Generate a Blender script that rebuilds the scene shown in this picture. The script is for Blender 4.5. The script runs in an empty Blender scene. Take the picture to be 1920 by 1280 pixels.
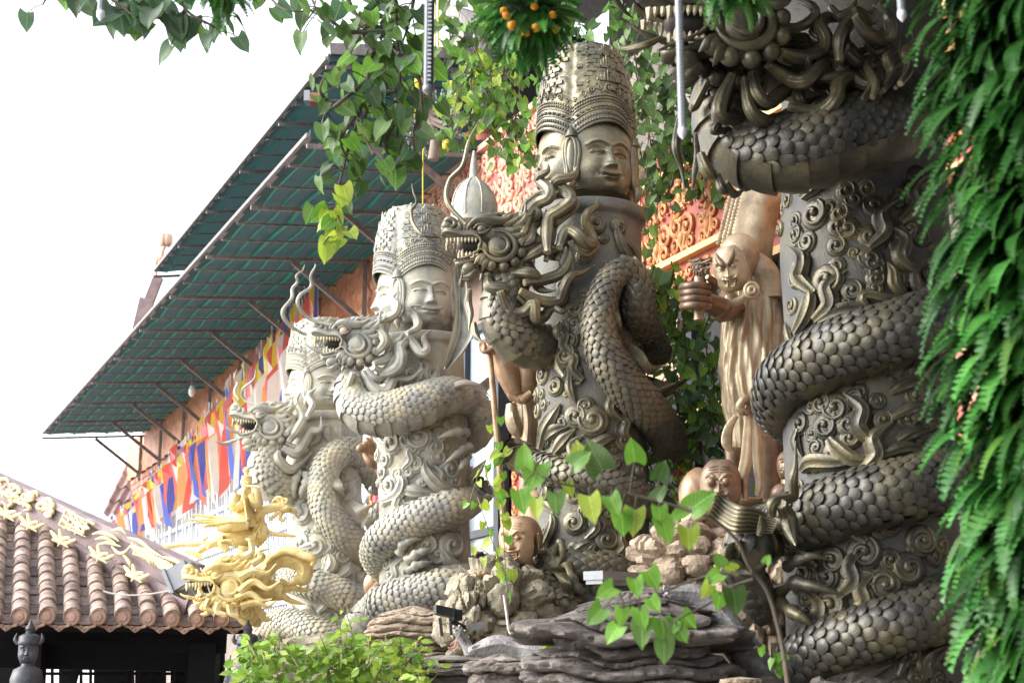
import bpy, math, random
import numpy as np
from mathutils import Vector, Matrix, noise as mnoise

random.seed(7)
rng = np.random.default_rng(7)
scene = bpy.context.scene
COL = scene.collection
rad = math.radians

# ------------------------------------------------------------------ camera
FPX = 2814.0                      # focal length in pixels of a 1920 px wide frame
PITCH = math.atan(660 / FPX)
CAM = np.array([0.0, 0.0, 1.6])
cam_data = bpy.data.cameras.new('camera')
cam_data.sensor_width = 36.0
cam_data.lens = FPX / 1920 * 36.0
cam_data.clip_start = 0.05
cam_data.clip_end = 3000
cam_data.dof.use_dof = True
cam_data.dof.focus_distance = 11.5
cam_data.dof.aperture_fstop = 4.0
cam = bpy.data.objects.new('camera', cam_data)
COL.objects.link(cam)
cam.location = CAM
cam.rotation_euler = (math.pi / 2 + PITCH, 0, 0)
scene.camera = cam

# ------------------------------------------------------------------ sky, sun, exposure
SUN_DIR = Vector((-0.86, -0.06, 0.56)).normalized()      # towards the sun: open sky on the left
world = bpy.data.worlds.new('World')
scene.world = world
world.use_nodes = True
wn = world.node_tree
wn.nodes.clear()
w_out = wn.nodes.new('ShaderNodeOutputWorld')
w_bg = wn.nodes.new('ShaderNodeBackground')
w_sky = wn.nodes.new('ShaderNodeTexSky')
w_sky.sky_type = 'NISHITA'
w_sky.sun_disc = False
w_sky.sun_elevation = math.asin(SUN_DIR.z)
w_sky.sun_rotation = math.atan2(SUN_DIR.x, SUN_DIR.y)
w_sky.air_density = 1.0
w_sky.dust_density = 1.5
w_sky.ozone_density = 1.0
w_hs = wn.nodes.new('ShaderNodeHueSaturation')
w_hs.inputs['Saturation'].default_value = 0.3
w_hs.inputs['Value'].default_value = 1.0
w_bg.inputs['Strength'].default_value = 0.15
wn.links.new(w_sky.outputs[0], w_hs.inputs['Color'])
wn.links.new(w_hs.outputs[0], w_bg.inputs['Color'])
wn.links.new(w_bg.outputs[0], w_out.inputs['Surface'])

sun_data = bpy.data.lights.new('sun', 'SUN')
sun_data.energy = 0.85
sun_data.angle = rad(40)
sun_data.color = (1.0, 0.96, 0.88)
sun = bpy.data.objects.new('sun', sun_data)
COL.objects.link(sun)
sun.location = (-20, -10, 30)
sun.rotation_euler = SUN_DIR.to_track_quat('Z', 'Y').to_euler()

scene.view_settings.view_transform = 'Standard'
scene.view_settings.look = 'None'
scene.view_settings.exposure = 2.1
scene.view_settings.gamma = 1.0
scene.render.engine = 'CYCLES'
scene.cycles.max_bounces = 6
scene.cycles.transparent_max_bounces = 6
scene.cycles.use_denoising = True

# ------------------------------------------------------------------ geometry helpers
CP, SP = math.cos(PITCH), math.sin(PITCH)
def ray(u, v):
    a = (u - 960) / FPX; b = (640 - v) / FPX
    return np.array([a, CP - b * SP, SP + b * CP])
def P(u, v, d):
    """point seen at photo pixel (u, v), d metres in front of the camera (along +Y)"""
    r = ray(u, v)
    return CAM + r * (d / r[1])
def PX(d):
    return d / FPX
def proj(p):
    q = np.asarray(p, float) - CAM
    z = q[1] * CP + q[2] * SP
    b = -q[1] * SP + q[2] * CP
    return 960 + FPX * q[0] / z, 640 - FPX * b / z
def unit(a):
    a = np.asarray(a, float)
    n = np.linalg.norm(a)
    return a / n if n > 1e-12 else a
def spline(pts, n=8):
    """Catmull-Rom through rows of pts (any number of columns)"""
    p = np.asarray(pts, float)
    if len(p) < 3:
        t = np.linspace(0, 1, n + 1)[:, None]
        return p[0] * (1 - t) + p[-1] * t
    q = np.vstack([2 * p[0] - p[1], p, 2 * p[-1] - p[-2]])
    out = []
    for i in range(1, len(q) - 2):
        t = np.linspace(0, 1, n, endpoint=False)[:, None]
        a, b, c, d = q[i - 1], q[i], q[i + 1], q[i + 2]
        out.append(0.5 * (2 * b + (c - a) * t + (2 * a - 5 * b + 4 * c - d) * t ** 2 + (-a + 3 * b - 3 * c + d) * t ** 3))
    out.append(p[-1:])
    return np.vstack(out)
def frames(p, up=None):
    T = np.gradient(p, axis=0)
    T /= np.maximum(np.linalg.norm(T, axis=1, keepdims=True), 1e-9)
    N = np.zeros_like(T)
    ref = np.array([0, 0, 1.0]) if up is None else unit(up)
    if abs(T[0] @ ref) > 0.95: ref = np.array([0, -1.0, 0]) if up is None else np.array([1.0, .1, 0])
    n = unit(ref - T[0] * (T[0] @ ref))
    for i in range(len(p)):
        n = unit(n - T[i] * (T[i] @ n))
        N[i] = n
    return T, N, np.cross(T, N)

class MB:
    """collects geometry; build() links it as one mesh object"""
    def __init__(self): self.V = []; self.F = []; self.n = 0
    def add(self, V, F):
        V = np.asarray(V, float).reshape(-1, 3)
        if isinstance(F, np.ndarray): F = [F]
        for f in F:
            f = np.asarray(f, dtype=np.int64)
            if f.size: self.F.append(f + self.n)
        self.V.append(V); self.n += len(V)
        return self
    def grid(self, G, cu=False, cv=False):
        """G (a,b,3) grid of points"""
        a, b = G.shape[:2]
        i = np.arange(a if cu else a - 1); j = np.arange(b if cv else b - 1)
        I, J = np.meshgrid(i, j, indexing='ij')
        I2, J2 = (I + 1) % a, (J + 1) % b
        F = np.stack([I * b + J, I2 * b + J, I2 * b + J2, I * b + J2], -1).reshape(-1, 4)
        return self.add(G.reshape(-1, 3), F)
    def tube(self, pts, r, n=8, sm=6, ridge=0.0, nr=5, flat=1.0, up=None, cap=True, smooth=True):
        pts = np.asarray(pts, float); r = np.broadcast_to(np.asarray(r, float), (len(pts),))
        A = np.column_stack([pts, r])
        if smooth and len(pts) > 2: A = spline(A, sm)
        p, rr = A[:, :3], np.maximum(A[:, 3], 1e-4)
        T, N, B = frames(p, up)
        th = np.linspace(0, 2 * math.pi, n, endpoint=False)
        k = 1 + ridge * np.cos(nr * th)
        c, s = np.cos(th) * k, np.sin(th) * k * flat
        G = p[:, None] + rr[:, None, None] * (N[:, None] * c[None, :, None] + B[:, None] * s[None, :, None])
        self.grid(G, False, True)
        if cap:
            m = len(p)
            self.F.append(np.array([list(range(n))[::-1]]) + self.n - m * n)
            self.F.append(np.array([list(range(n))]) + self.n - n)
        return self
    def blob(self, c, r, nu=14, nv=9, R=None, fn=None):
        r = np.broadcast_to(np.asarray(r, float), (3,))
        th = np.linspace(0, 2 * math.pi, nu, endpoint=False); ph = np.linspace(-math.pi / 2, math.pi / 2, nv)
        ph[0] += .02; ph[-1] -= .02
        G = np.stack([np.cos(ph)[:, None] * np.cos(th), np.cos(ph)[:, None] * np.sin(th), np.sin(ph)[:, None] + 0 * th], -1)
        if fn is not None: G = G * fn(G)[..., None]
        G = G * r
        if R is not None: G = G @ np.asarray(R, float).T
        base = self.n
        self.grid(G + np.asarray(c, float), False, True)
        self.F.append(np.array([list(range(nu))[::-1]]) + base)
        self.F.append(np.array([list(range(nu))]) + base + (nv - 1) * nu)
        return self
    def lathe(self, prof, c=(0, 0, 0), n=24, ax=None, fn=None, cap=True):
        """prof rows (radius, height)"""
        prof = np.asarray(prof, float)
        th = np.linspace(0, 2 * math.pi, n, endpoint=False)
        k = np.ones((len(prof), n)) if fn is None else fn(th[None, :], prof[:, 1][:, None])
        G = np.stack([prof[:, :1] * np.cos(th) * k, prof[:, :1] * np.sin(th) * k, prof[:, 1:2] + 0 * th], -1)
        if ax is not None: G = G @ np.array(Vector((0, 0, 1)).rotation_difference(Vector(ax)).to_matrix()).T
        base = self.n
        self.grid(G + np.asarray(c, float), False, True)
        if cap:
            self.F.append(np.array([list(range(n))[::-1]]) + base)
            self.F.append(np.array([list(range(n))]) + base + (len(prof) - 1) * n)
        return self
    def box(self, c, s, X=(1, 0, 0), Y=(0, 1, 0), Z=(0, 0, 1)):
        M = np.array([X, Y, Z], float)
        k = np.array([[x, y, z] for x in (-.5, .5) for y in (-.5, .5) for z in (-.5, .5)]) * np.asarray(s, float)
        return self.add(k @ M + np.asarray(c, float), np.array([[0, 1, 3, 2], [4, 6, 7, 5], [0, 4, 5, 1], [2, 3, 7, 6], [0, 2, 6, 4], [1, 5, 7, 3]]))
    def bar(self, a, b, w, h, up=(0, 0, 1)):
        a = np.asarray(a, float); b = np.asarray(b, float)
        X = unit(b - a); up = np.asarray(up, float)
        Y = np.cross(up, X)
        Y = unit(Y) if np.linalg.norm(Y) > 1e-6 else np.array([0, 1.0, 0])
        return self.box((a + b) / 2, (np.linalg.norm(b - a), w, h), X, Y, np.cross(X, Y))
    def hexa(self, k):
        """8 corners: bottom 0-3 ccw, top 4-7"""
        return self.add(np.asarray(k, float), np.array([[3, 2, 1, 0], [4, 5, 6, 7], [0, 1, 5, 4], [1, 2, 6, 5], [2, 3, 7, 6], [3, 0, 4, 7]]))
    def inst(self, V, F, M):
        """many transformed copies of one small mesh: M (k,4,4)"""
        M = np.asarray(M, float)
        if len(M) == 0: return self
        V = np.asarray(V, float); k = len(M)
        W = np.einsum('kij,nj->kni', M[:, :3, :3], V) + M[:, None, :3, 3]
        off = (np.arange(k) * len(V))
        Fs = [(f[None] + off[:, None, None]).reshape(-1, f.shape[1]) for f in F]
        return self.add(W.reshape(-1, 3), Fs)
    def mesh(self, name, mat=None, smooth=True, angle=None):
        me = bpy.data.meshes.new(name)
        V = np.vstack(self.V) if self.V else np.zeros((0, 3))
        fs = self.F
        me.vertices.add(len(V)); me.vertices.foreach_set('co', V.astype(np.float32).ravel())
        loops = np.concatenate([f.ravel() for f in fs]); sizes = np.concatenate([np.full(len(f), f.shape[1]) for f in fs])
        starts = np.concatenate([[0], np.cumsum(sizes)[:-1]])
        me.loops.add(len(loops)); me.loops.foreach_set('vertex_index', loops.astype(np.int32))
        me.polygons.add(len(sizes)); me.polygons.foreach_set('loop_start', starts.astype(np.int32))
        me.polygons.foreach_set('use_smooth', np.full(len(sizes), smooth))
        me.update(calc_edges=True); me.validate()
        if smooth and angle is not None: me.set_sharp_from_angle(angle=rad(angle))
        if mat is not None: me.materials.append(MAT[mat])
        return me
    def build(self, name, mat, parent=None, smooth=True, angle=55, label=None):
        return put(self.mesh(name, mat, smooth, angle), name, parent, label=label)

ROOTLOC = {}
def put(me, name, parent=None, M=None, label=None):
    o = bpy.data.objects.new(name, me); COL.objects.link(o)
    L = ROOTLOC.get(parent.name, None) if parent is not None else None
    if M is None: m = Matrix.Identity(4)
    else: m = Matrix([list(map(float, r)) for r in M])
    if L is not None: m = Matrix.Translation((-L[0], -L[1], -L[2])) @ m
    o.matrix_basis = m
    if parent is not None: o.parent = parent
    if label: o['label'] = label
    return o
def tag(o, label, cat, group=None, kind=None):
    if label: o['label'] = label
    if cat: o['category'] = cat
    if group: o['group'] = group
    if kind: o['kind'] = kind
    return o
def thing(name, label, cat, loc, group=None):
    o = bpy.data.objects.new(name, None); COL.objects.link(o)
    o.location = [float(x) for x in loc]; o.empty_display_size = 0.1
    ROOTLOC[o.name] = [float(x) for x in loc]
    return tag(o, label, cat, group)
def struct(o):
    o['kind'] = 'structure'; return o
def stuff(o):
    o['kind'] = 'stuff'; return o
def M4(c, X, Y, Z, s=1.0):
    m = np.eye(4); s = np.broadcast_to(np.asarray(s, float), (3,))
    m[:3, 0] = np.asarray(X) * s[0]; m[:3, 1] = np.asarray(Y) * s[1]; m[:3, 2] = np.asarray(Z) * s[2]; m[:3, 3] = c
    return m
def nz(p, sc=1.0, oct=3):
    """fractal noise, cheap"""
    v = 0; a = 1
    for _ in range(oct):
        v += a * mnoise.noise(Vector(p) * sc); sc *= 2.1; a *= .5
    return v
def sstep(a, b, x):
    t = np.clip((x - a) / (b - a), 0, 1); return t * t * (3 - 2 * t)
def gauss(x, s): return np.exp(-(x / s) ** 2)

# ------------------------------------------------------------------ materials
MAT = {}
def mat(name, cols, scale=6.0, rough=.6, metal=0.0, bump=.25, bscale=60.0, var=.12, spec=.5, trans=0.0, edge=None, stretch=None, rvar=.15, coat=0.0, vein=False):
    m = bpy.data.materials.new(name); m.use_nodes = True; MAT[name] = m
    t = m.node_tree; N = t.nodes; L = t.links
    b = N['Principled BSDF']; out = N['Material Output']
    geo = N.new('ShaderNodeNewGeometry')
    src = geo.outputs['Position']
    if stretch:
        vm = N.new('ShaderNodeVectorMath'); vm.operation = 'MULTIPLY'; vm.inputs[1].default_value = stretch
        L.new(src, vm.inputs[0]); src = vm.outputs[0]
    n1 = N.new('ShaderNodeTexNoise'); n1.inputs['Scale'].default_value = scale; n1.inputs['Detail'].default_value = 6; n1.inputs['Roughness'].default_value = .62
    L.new(src, n1.inputs['Vector'])
    ramp = N.new('ShaderNodeValToRGB'); el = ramp.color_ramp.elements
    k = len(cols)
    for i, c in enumerate(cols):
        pos = .3 + .4 * i / max(1, k - 1)
        e = el[i] if i < 2 else el.new(pos)
        e.position = pos; e.color = (*c, 1)
    if k == 1: el[1].color = (*cols[0], 1); el[1].position = .7
    L.new(n1.outputs['Fac'], ramp.inputs[0])
    col = ramp.outputs[0]
    if edge:                                     # dry-brushed paint caught on convex edges
        rp = N.new('ShaderNodeValToRGB'); rp.color_ramp.elements[0].position = .49; rp.color_ramp.elements[1].position = .57
        L.new(geo.outputs['Pointiness'], rp.inputs[0])
        mx = N.new('ShaderNodeMix'); mx.data_type = 'RGBA'
        L.new(rp.outputs[0], mx.inputs[0]); L.new(col, mx.inputs[6]); mx.inputs[7].default_value = (*edge, 1)
        col = mx.outputs[2]
    if vein:                                     # pale midrib and side veins in leaf coordinates
        tc = N.new('ShaderNodeTexCoord'); sp = N.new('ShaderNodeSeparateXYZ'); L.new(tc.outputs['Object'], sp.inputs[0])
        def mth(op, a, b=None, c=None):
            n = N.new('ShaderNodeMath'); n.operation = op
            for i_, v_ in enumerate((a, b, c)):
                if v_ is None: continue
                if isinstance(v_, (int, float)): n.inputs[i_].default_value = v_
                else: L.new(v_, n.inputs[i_])
            return n.outputs[0]
        ax_ = mth('ABSOLUTE', sp.outputs['X']); mid = mth('LESS_THAN', ax_, .016)
        fr_ = mth('FRACT', mth('MULTIPLY', mth('ADD', sp.outputs['Y'], mth('MULTIPLY', ax_, .75)), 6.0)); sv = mth('MULTIPLY', mth('LESS_THAN', fr_, .10), .45)
        fac = mth('MINIMUM', mth('ADD', mth('MULTIPLY', mid, .8), sv), .8)
        ns_ = N.new('ShaderNodeTexNoise'); ns_.inputs['Scale'].default_value = 38; ns_.inputs['Detail'].default_value = 3; L.new(geo.outputs['Position'], ns_.inputs['Vector'])
        rs_ = N.new('ShaderNodeValToRGB'); rs_.color_ramp.elements[0].position = .66; rs_.color_ramp.elements[1].position = .72; L.new(ns_.outputs['Fac'], rs_.inputs[0])
        mb_ = N.new('ShaderNodeMix'); mb_.data_type = 'RGBA'; L.new(rs_.outputs[0], mb_.inputs[0]); L.new(col, mb_.inputs[6]); mb_.inputs[7].default_value = (.17, .12, .04, 1); col = mb_.outputs[2]
        mx = N.new('ShaderNodeMix'); mx.data_type = 'RGBA'; L.new(fac, mx.inputs[0]); L.new(col, mx.inputs[6]); mx.inputs[7].default_value = (*[min(1, x * 1.5 + .05) for x in cols[-1]], 1)
        col = mx.outputs[2]
    oi = N.new('ShaderNodeObjectInfo'); hs = N.new('ShaderNodeHueSaturation')
    mr = N.new('ShaderNodeMapRange'); mr.inputs['To Min'].default_value = 1 - var; mr.inputs['To Max'].default_value = 1 + var
    L.new(oi.outputs['Random'], mr.inputs[0]); L.new(mr.outputs[0], hs.inputs['Value']); L.new(col, hs.inputs['Color'])
    L.new(hs.outputs[0], b.inputs['Base Color'])
    n2 = N.new('ShaderNodeTexNoise'); n2.inputs['Scale'].default_value = bscale; n2.inputs['Detail'].default_value = 4
    L.new(src, n2.inputs['Vector'])
    if bump:
        bp = N.new('ShaderNodeBump'); bp.inputs['Strength'].default_value = bump; bp.inputs['Distance'].default_value = .6 / bscale
        L.new(n2.outputs['Fac'], bp.inputs['Height']); L.new(bp.outputs[0], b.inputs['Normal'])
    r2 = N.new('ShaderNodeMapRange'); r2.inputs['To Min'].default_value = max(.05, rough - rvar); r2.inputs['To Max'].default_value = min(1, rough + rvar)
    L.new(n1.outputs['Fac'], r2.inputs[0]); L.new(r2.outputs[0], b.inputs['Roughness'])
    b.inputs['Metallic'].default_value = metal
    b.inputs['Specular IOR Level'].default_value = spec
    b.inputs['Coat Weight'].default_value = coat
    if trans:
        tr = N.new('ShaderNodeBsdfTranslucent'); L.new(hs.outputs[0], tr.inputs[0])
        ms = N.new('ShaderNodeMixShader'); ms.inputs[0].default_value = trans
        L.new(b.outputs[0], ms.inputs[1]); L.new(tr.outputs[0], ms.inputs[2]); L.new(ms.outputs[0], out.inputs['Surface'])
    return m

G_ = (.30, .25, .135)
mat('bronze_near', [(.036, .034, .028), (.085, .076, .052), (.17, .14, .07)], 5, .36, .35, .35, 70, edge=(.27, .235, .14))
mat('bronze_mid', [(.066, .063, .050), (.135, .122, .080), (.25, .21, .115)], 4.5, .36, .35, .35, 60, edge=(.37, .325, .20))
mat('bronze_pale', [(.15, .15, .135), (.32, .315, .27), (.46, .42, .30)], 5.5, .5, .1, .4, 55, edge=(.56, .54, .46))  # pale and far sets: weathered tone, lightened further by glare put into the colour
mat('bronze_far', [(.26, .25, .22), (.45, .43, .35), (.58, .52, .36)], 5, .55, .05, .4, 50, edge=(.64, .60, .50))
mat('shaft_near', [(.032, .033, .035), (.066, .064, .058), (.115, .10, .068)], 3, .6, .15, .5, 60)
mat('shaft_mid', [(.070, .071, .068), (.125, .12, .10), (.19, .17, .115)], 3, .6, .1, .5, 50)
mat('shaft_pale', [(.15, .152, .14), (.30, .29, .245), (.44, .39, .27)], 4, .65, .05, .5, 45)  # shaft tones of the same two pillars, glare brightness included
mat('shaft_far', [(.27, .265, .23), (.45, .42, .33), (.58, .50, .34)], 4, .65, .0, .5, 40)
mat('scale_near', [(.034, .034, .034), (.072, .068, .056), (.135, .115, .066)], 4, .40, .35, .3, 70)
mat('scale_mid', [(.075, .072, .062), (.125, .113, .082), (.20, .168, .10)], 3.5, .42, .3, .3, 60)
mat('scale_pale', [(.19, .19, .175), (.34, .325, .275), (.49, .435, .275)], 3.5, .55, .1, .3, 55)  # scale tones of those pillars likewise carry the glare
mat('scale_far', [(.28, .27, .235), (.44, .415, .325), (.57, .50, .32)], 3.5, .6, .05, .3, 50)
mat('mouth_dark', [(.02, .014, .012)], 8, .6)
mat('tooth', [(.36, .31, .2), (.5, .44, .3)], 10, .4, .1)
mat('bulb_eye', [(.55, .33, .2), (.7, .45, .3)], 12, .3)
mat('statue_gold', [(.17, .12, .075), (.33, .255, .16), (.43, .35, .23)], 6, .4, .25, .3, 60, edge=(.52, .44, .31))
mat('statue_brown', [(.07, .044, .028), (.15, .098, .063), (.25, .17, .11)], 7, .42, .3, .15, 60, edge=(.42, .31, .21))
mat('statue_copper', [(.16, .09, .05), (.31, .19, .11), (.42, .28, .175)], 7, .38, .3, .25, 60, edge=(.5, .35, .23))
mat('gold_paint', [(.52, .34, .09), (.78, .61, .26), (.87, .75, .42)], 9, .42, .05, .1, 60, edge=(.88, .78, .48))
mat('gold_pale', [(.66, .54, .24), (.76, .65, .34), (.82, .74, .46)], 8, .5, .05, .15, 60)
mat('rock_dark', [(.05, .041, .036), (.15, .127, .112), (.31, .27, .235)], 6, .85, 0, 1.0, 38, stretch=(1, 1, 5))
mat('rock_tan', [(.10, .08, .06), (.27, .235, .17), (.42, .385, .28)], 6, .9, 0, .9, 40)
mat('rock_brown', [(.16, .12, .085), (.27, .21, .15), (.38, .31, .22)], 5, .9, 0, .8, 40)
mat('root_white', [(.14, .13, .125), (.27, .255, .25), (.42, .40, .39)], 14, .85, 0, .9, 60)
mat('tile', [(.11, .085, .075), (.29, .21, .175), (.50, .385, .32)], 9, .75, 0, .5, 60, var=.34)
mat('tile_end', [(.26, .15, .11), (.36, .22, .16), (.46, .31, .24)], 9, .75, 0, .6, 80, var=.15)
mat('ridge_paint', [(.22, .155, .165), (.29, .215, .225), (.36, .28, .28)], 5, .6, 0, .3, 50)
mat('black_wood', [(.004, .004, .005), (.009, .008, .009)], 8, .75, 0, .3, 60, spec=.12)
mat('black_stone', [(.026, .026, .03), (.05, .05, .058), (.10, .10, .112)], 7, .45, .1, .3, 70)
mat('net', [(.026, .055, .060), (.042, .082, .085), (.062, .112, .112)], 30, .8, 0, .6, 160, trans=.2)
mat('net_tape', [(.015, .36, .23), (.03, .46, .31)], 10, .5, 0, .1, 60, trans=.35)
mat('iron', [(.13, .10, .095), (.20, .16, .15), (.28, .235, .22)], 12, .6, .2, .3, 60)
mat('white_steel', [(.55, .58, .62), (.68, .70, .73)], 4, .45, .1, .1, 60)
mat('grey_steel', [(.36, .39, .43), (.46, .49, .53)], 4, .5, .2, .1, 60)
mat('copper_sheet', [(.42, .14, .07), (.58, .25, .13), (.70, .42, .28)], 16, .5, .15, .8, 26, stretch=(1, 1, .35))
mat('brick', [(.33, .13, .09), (.43, .19, .13), (.52, .27, .19)], 6, .85, 0, .5, 60, var=.2)
mat('mortar', [(.34, .25, .21), (.42, .32, .27)], 12, .9, 0, .4, 60)
mat('frieze_red', [(.36, .085, .06), (.45, .12, .08)], 7, .6, 0, .2, 60)
mat('frieze_gold', [(.42, .15, .055), (.54, .23, .085), (.62, .33, .14)], 8, .5, .1, .2, 70, edge=(.78, .50, .22))
mat('pink_red', [(.60, .16, .14), (.66, .22, .18)], 7, .6, 0, .2, 60)
mat('pink_gold', [(.64, .36, .24), (.72, .46, .32)], 8, .55, 0, .2, 70)
mat('plaster', [(.16, .135, .115), (.23, .195, .17), (.31, .27, .235)], 2.5, .9, 0, .4, 40)
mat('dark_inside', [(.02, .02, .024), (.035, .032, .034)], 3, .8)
mat('frame_navy', [(.02, .024, .036), (.035, .04, .055)], 5, .4, .2, .1, 50)
mat('glass', [(.42, .50, .60), (.58, .66, .74), (.72, .77, .82)], 1.1, .12, 0, 0, 50, stretch=(1, 1, .5))
mat('door_red', [(.36, .035, .05), (.46, .06, .08)], 6, .5, 0, .2, 60)
mat('roof_sheet', [(.20, .13, .125), (.29, .20, .19), (.38, .28, .26)], 5, .8, 0, .4, 40)
mat('wood_grey', [(.20, .175, .165), (.29, .26, .25), (.37, .34, .33)], 7, .8, 0, .6, 40, stretch=(3, 3, .5))
mat('twig', [(.20, .15, .12), (.30, .24, .20)], 10, .85, 0, .5, 60)
mat('board', [(.32, .13, .085), (.39, .175, .12)], 4, .6, 0, .2, 50)
mat('green_paint', [(.05, .16, .05), (.07, .2, .07)], 8, .6)
mat('pot_red', [(.36, .09, .06), (.43, .13, .09)], 8, .6)
mat('lantern', [(.5, .02, .015), (.66, .04, .025)], 10, .4, trans=.3)
mat('yellow', [(.62, .50, .03), (.72, .60, .06)], 10, .6, trans=.2)
mat('flower', [(.62, .20, .01), (.76, .32, .02), (.82, .44, .05)], 40, .7, 0, .8, 180, trans=.15)
for nm, c in (('cloth_blue', (.13, .18, .58)), ('cloth_yellow', (.84, .68, .10)), ('cloth_red', (.74, .17, .13)), ('cloth_white', (.78, .76, .74)), ('cloth_orange', (.84, .43, .18)), ('cloth_pale', (.82, .76, .30)), ('cloth_pink', (.80, .30, .34))):
    mat(nm, [tuple(x * .88 for x in c), c], 5, .8, 0, .2, 90, var=.14, trans=.55)
mat('leaf_vine', [(.06, .13, .03), (.10, .20, .045), (.17, .28, .07)], 5, .42, 0, .15, 90, var=.45, trans=.5, vein=True)
mat('leaf_cool', [(.05, .11, .055), (.075, .15, .075), (.12, .20, .095)], 5, .4, 0, .15, 90, var=.4, trans=.45, vein=True)
mat('leaf_bright', [(.10, .24, .025), (.145, .33, .035), (.21, .41, .06)], 7, .42, 0, .15, 90, var=.28, trans=.45, vein=True)
mat('leaf_lime', [(.24, .36, .03), (.34, .46, .05), (.44, .54, .09)], 7, .45, 0, .15, 90, var=.2, trans=.5, vein=True)
mat('leaf_bush', [(.15, .28, .03), (.24, .40, .05), (.34, .50, .09)], 6, .45, 0, .15, 90, var=.3, trans=.45)
mat('leaf_teal', [(.17, .27, .22), (.25, .36, .29), (.34, .44, .36)], 6, .6, 0, .15, 90, var=.25, trans=.3)
mat('leaf_shade', [(.04, .095, .024), (.07, .155, .034), (.12, .22, .05)], 5, .45, 0, .15, 90, var=.45, trans=.45, vein=True)
mat('fern', [(.018, .085, .014), (.038, .155, .025), (.08, .23, .045)], 9, .38, 0, .1, 90, var=.55, trans=.25, spec=.4)
mat('fern_young', [(.05, .15, .02), (.09, .22, .03), (.14, .28, .05)], 9, .42, 0, .1, 90, var=.4, trans=.35)
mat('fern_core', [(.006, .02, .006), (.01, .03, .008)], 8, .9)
mat('stem', [(.07, .055, .04), (.12, .09, .065)], 12, .8, 0, .4, 80)
mat('stem_green', [(.16, .17, .07), (.22, .23, .09)], 12, .7, 0, .2, 80)
mat('led_glass', [(.26, .285, .32), (.34, .365, .40)], 6, .15, 0, 0, 60, trans=.2)
mat('led_dark', [(.05, .055, .07), (.085, .09, .11)], 8, .3, .2, 0, 60)
mat('led_dot', [(.7, .72, .75)], 8, .3)
mat('lamp_grey', [(.17, .175, .185), (.25, .255, .265)], 6, .4, .3, .1, 60)
mat('lamp_white', [(.26, .27, .29), (.34, .35, .37)], 6, .4, .1, .1, 60)
mat('black_plastic', [(.015, .015, .018), (.028, .028, .032)], 8, .35, 0, .1, 60)
mat('cable', [(.55, .50, .45), (.64, .59, .53)], 10, .6)
mat('cable_red', [(.5, .16, .16), (.6, .22, .22)], 10, .6)
mat('earth', [(.08, .065, .05), (.13, .11, .085), (.19, .165, .13)], 1.5, .95, 0, .6, 20)
mat('paving', [(.20, .185, .17), (.27, .25, .23)], 1.2, .9, 0, .4, 20)
mat('bulb_glass', [(.78, .78, .76)], 5, .2)
# ================================================================== setting: ground and platform
g = MB(); g.grid(np.array([[(x, y, 0.0) for y in np.linspace(-400, 1600, 9)] for x in np.linspace(-1000, 1000, 9)]))
struct(g.build('ground', 'paving', smooth=False))

# ------------------------------------------------------------------ temple front: local axes s (along, away from camera), o (outwards), z
FA = np.array([.09, 17.0, 0]); FD = unit([-.455, 1, 0]); FN = np.array([-FD[1], FD[0], 0]); ZZ = np.array([0, 0, 1.0])
def F(s, o, z): return FA + FD * s + FN * o + ZZ * z
def W(u, v, o):
    r = ray(u, v); t = (o - (CAM - FA) @ FN) / (r @ FN)
    return CAM + t * r
def fbox(mb, s0, s1, o0, o1, z0, z1):
    return mb.box(F((s0 + s1) / 2, (o0 + o1) / 2, (z0 + z1) / 2), (abs(s1 - s0), abs(o1 - o0), abs(z1 - z0)), FD, FN, ZZ)
def sz(u, v, o):
    q = W(u, v, o); return (q - FA) @ FD, q[2]

temple = thing('temple', 'long temple building with green netted eaves and orange frieze behind the dragon pillars', 'temple', F(8, -2, 0))
m = MB()
fbox(m, -14, 25, -.6, -.2, 0, 8.2)
fbox(m, 24.6, 25, -8, -.6, 0, 8.0)
m.build('wall', 'plaster', temple, False)
# orange hammered copper fascia under the eave
for s0, s1, z0 in ((1.2, 25, 7.05),):
    m = MB(); ns = 180; nzv = 14
    G = np.zeros((ns, nzv, 3))
    for i, s in enumerate(np.linspace(s0, s1, ns)):
        for j, z in enumerate(np.linspace(z0, 8.05, nzv)):
            G[i, j] = F(s, .05 + .05 * mnoise.noise(Vector((s * 4, z * 6, 1))) + .03 * math.sin(s * 9) * (1 - (z - z0)), z)
    m.grid(G)
    m.build('copper_fascia', 'copper_sheet', temple)
# brick band below it (bricks as far as one can tell them apart: the course blocks of the far end)
bw = MB(); fbox(bw, 1.2, 25, -.2, -.03, 5.9, 7.05); bwo = bw.build('brick_wall', 'mortar', temple, False)
bm_ = MB(); bm_.box((0, 0, 0), (.40, .05, .13)); brick_me = bm_.mesh('brick', 'brick', False)
cnt = 0
for r_ in range(7):
    for k in range(44):
        s = 25 - .3 - k * .43 - (.21 if r_ % 2 else 0); z = 7.05 - .09 - r_ * .155
        if cnt < 300:
            put(brick_me, 'brick', bwo, M4(F(s, -.02 + random.uniform(0, .012), z), FD, FN, ZZ)); cnt += 1
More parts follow.
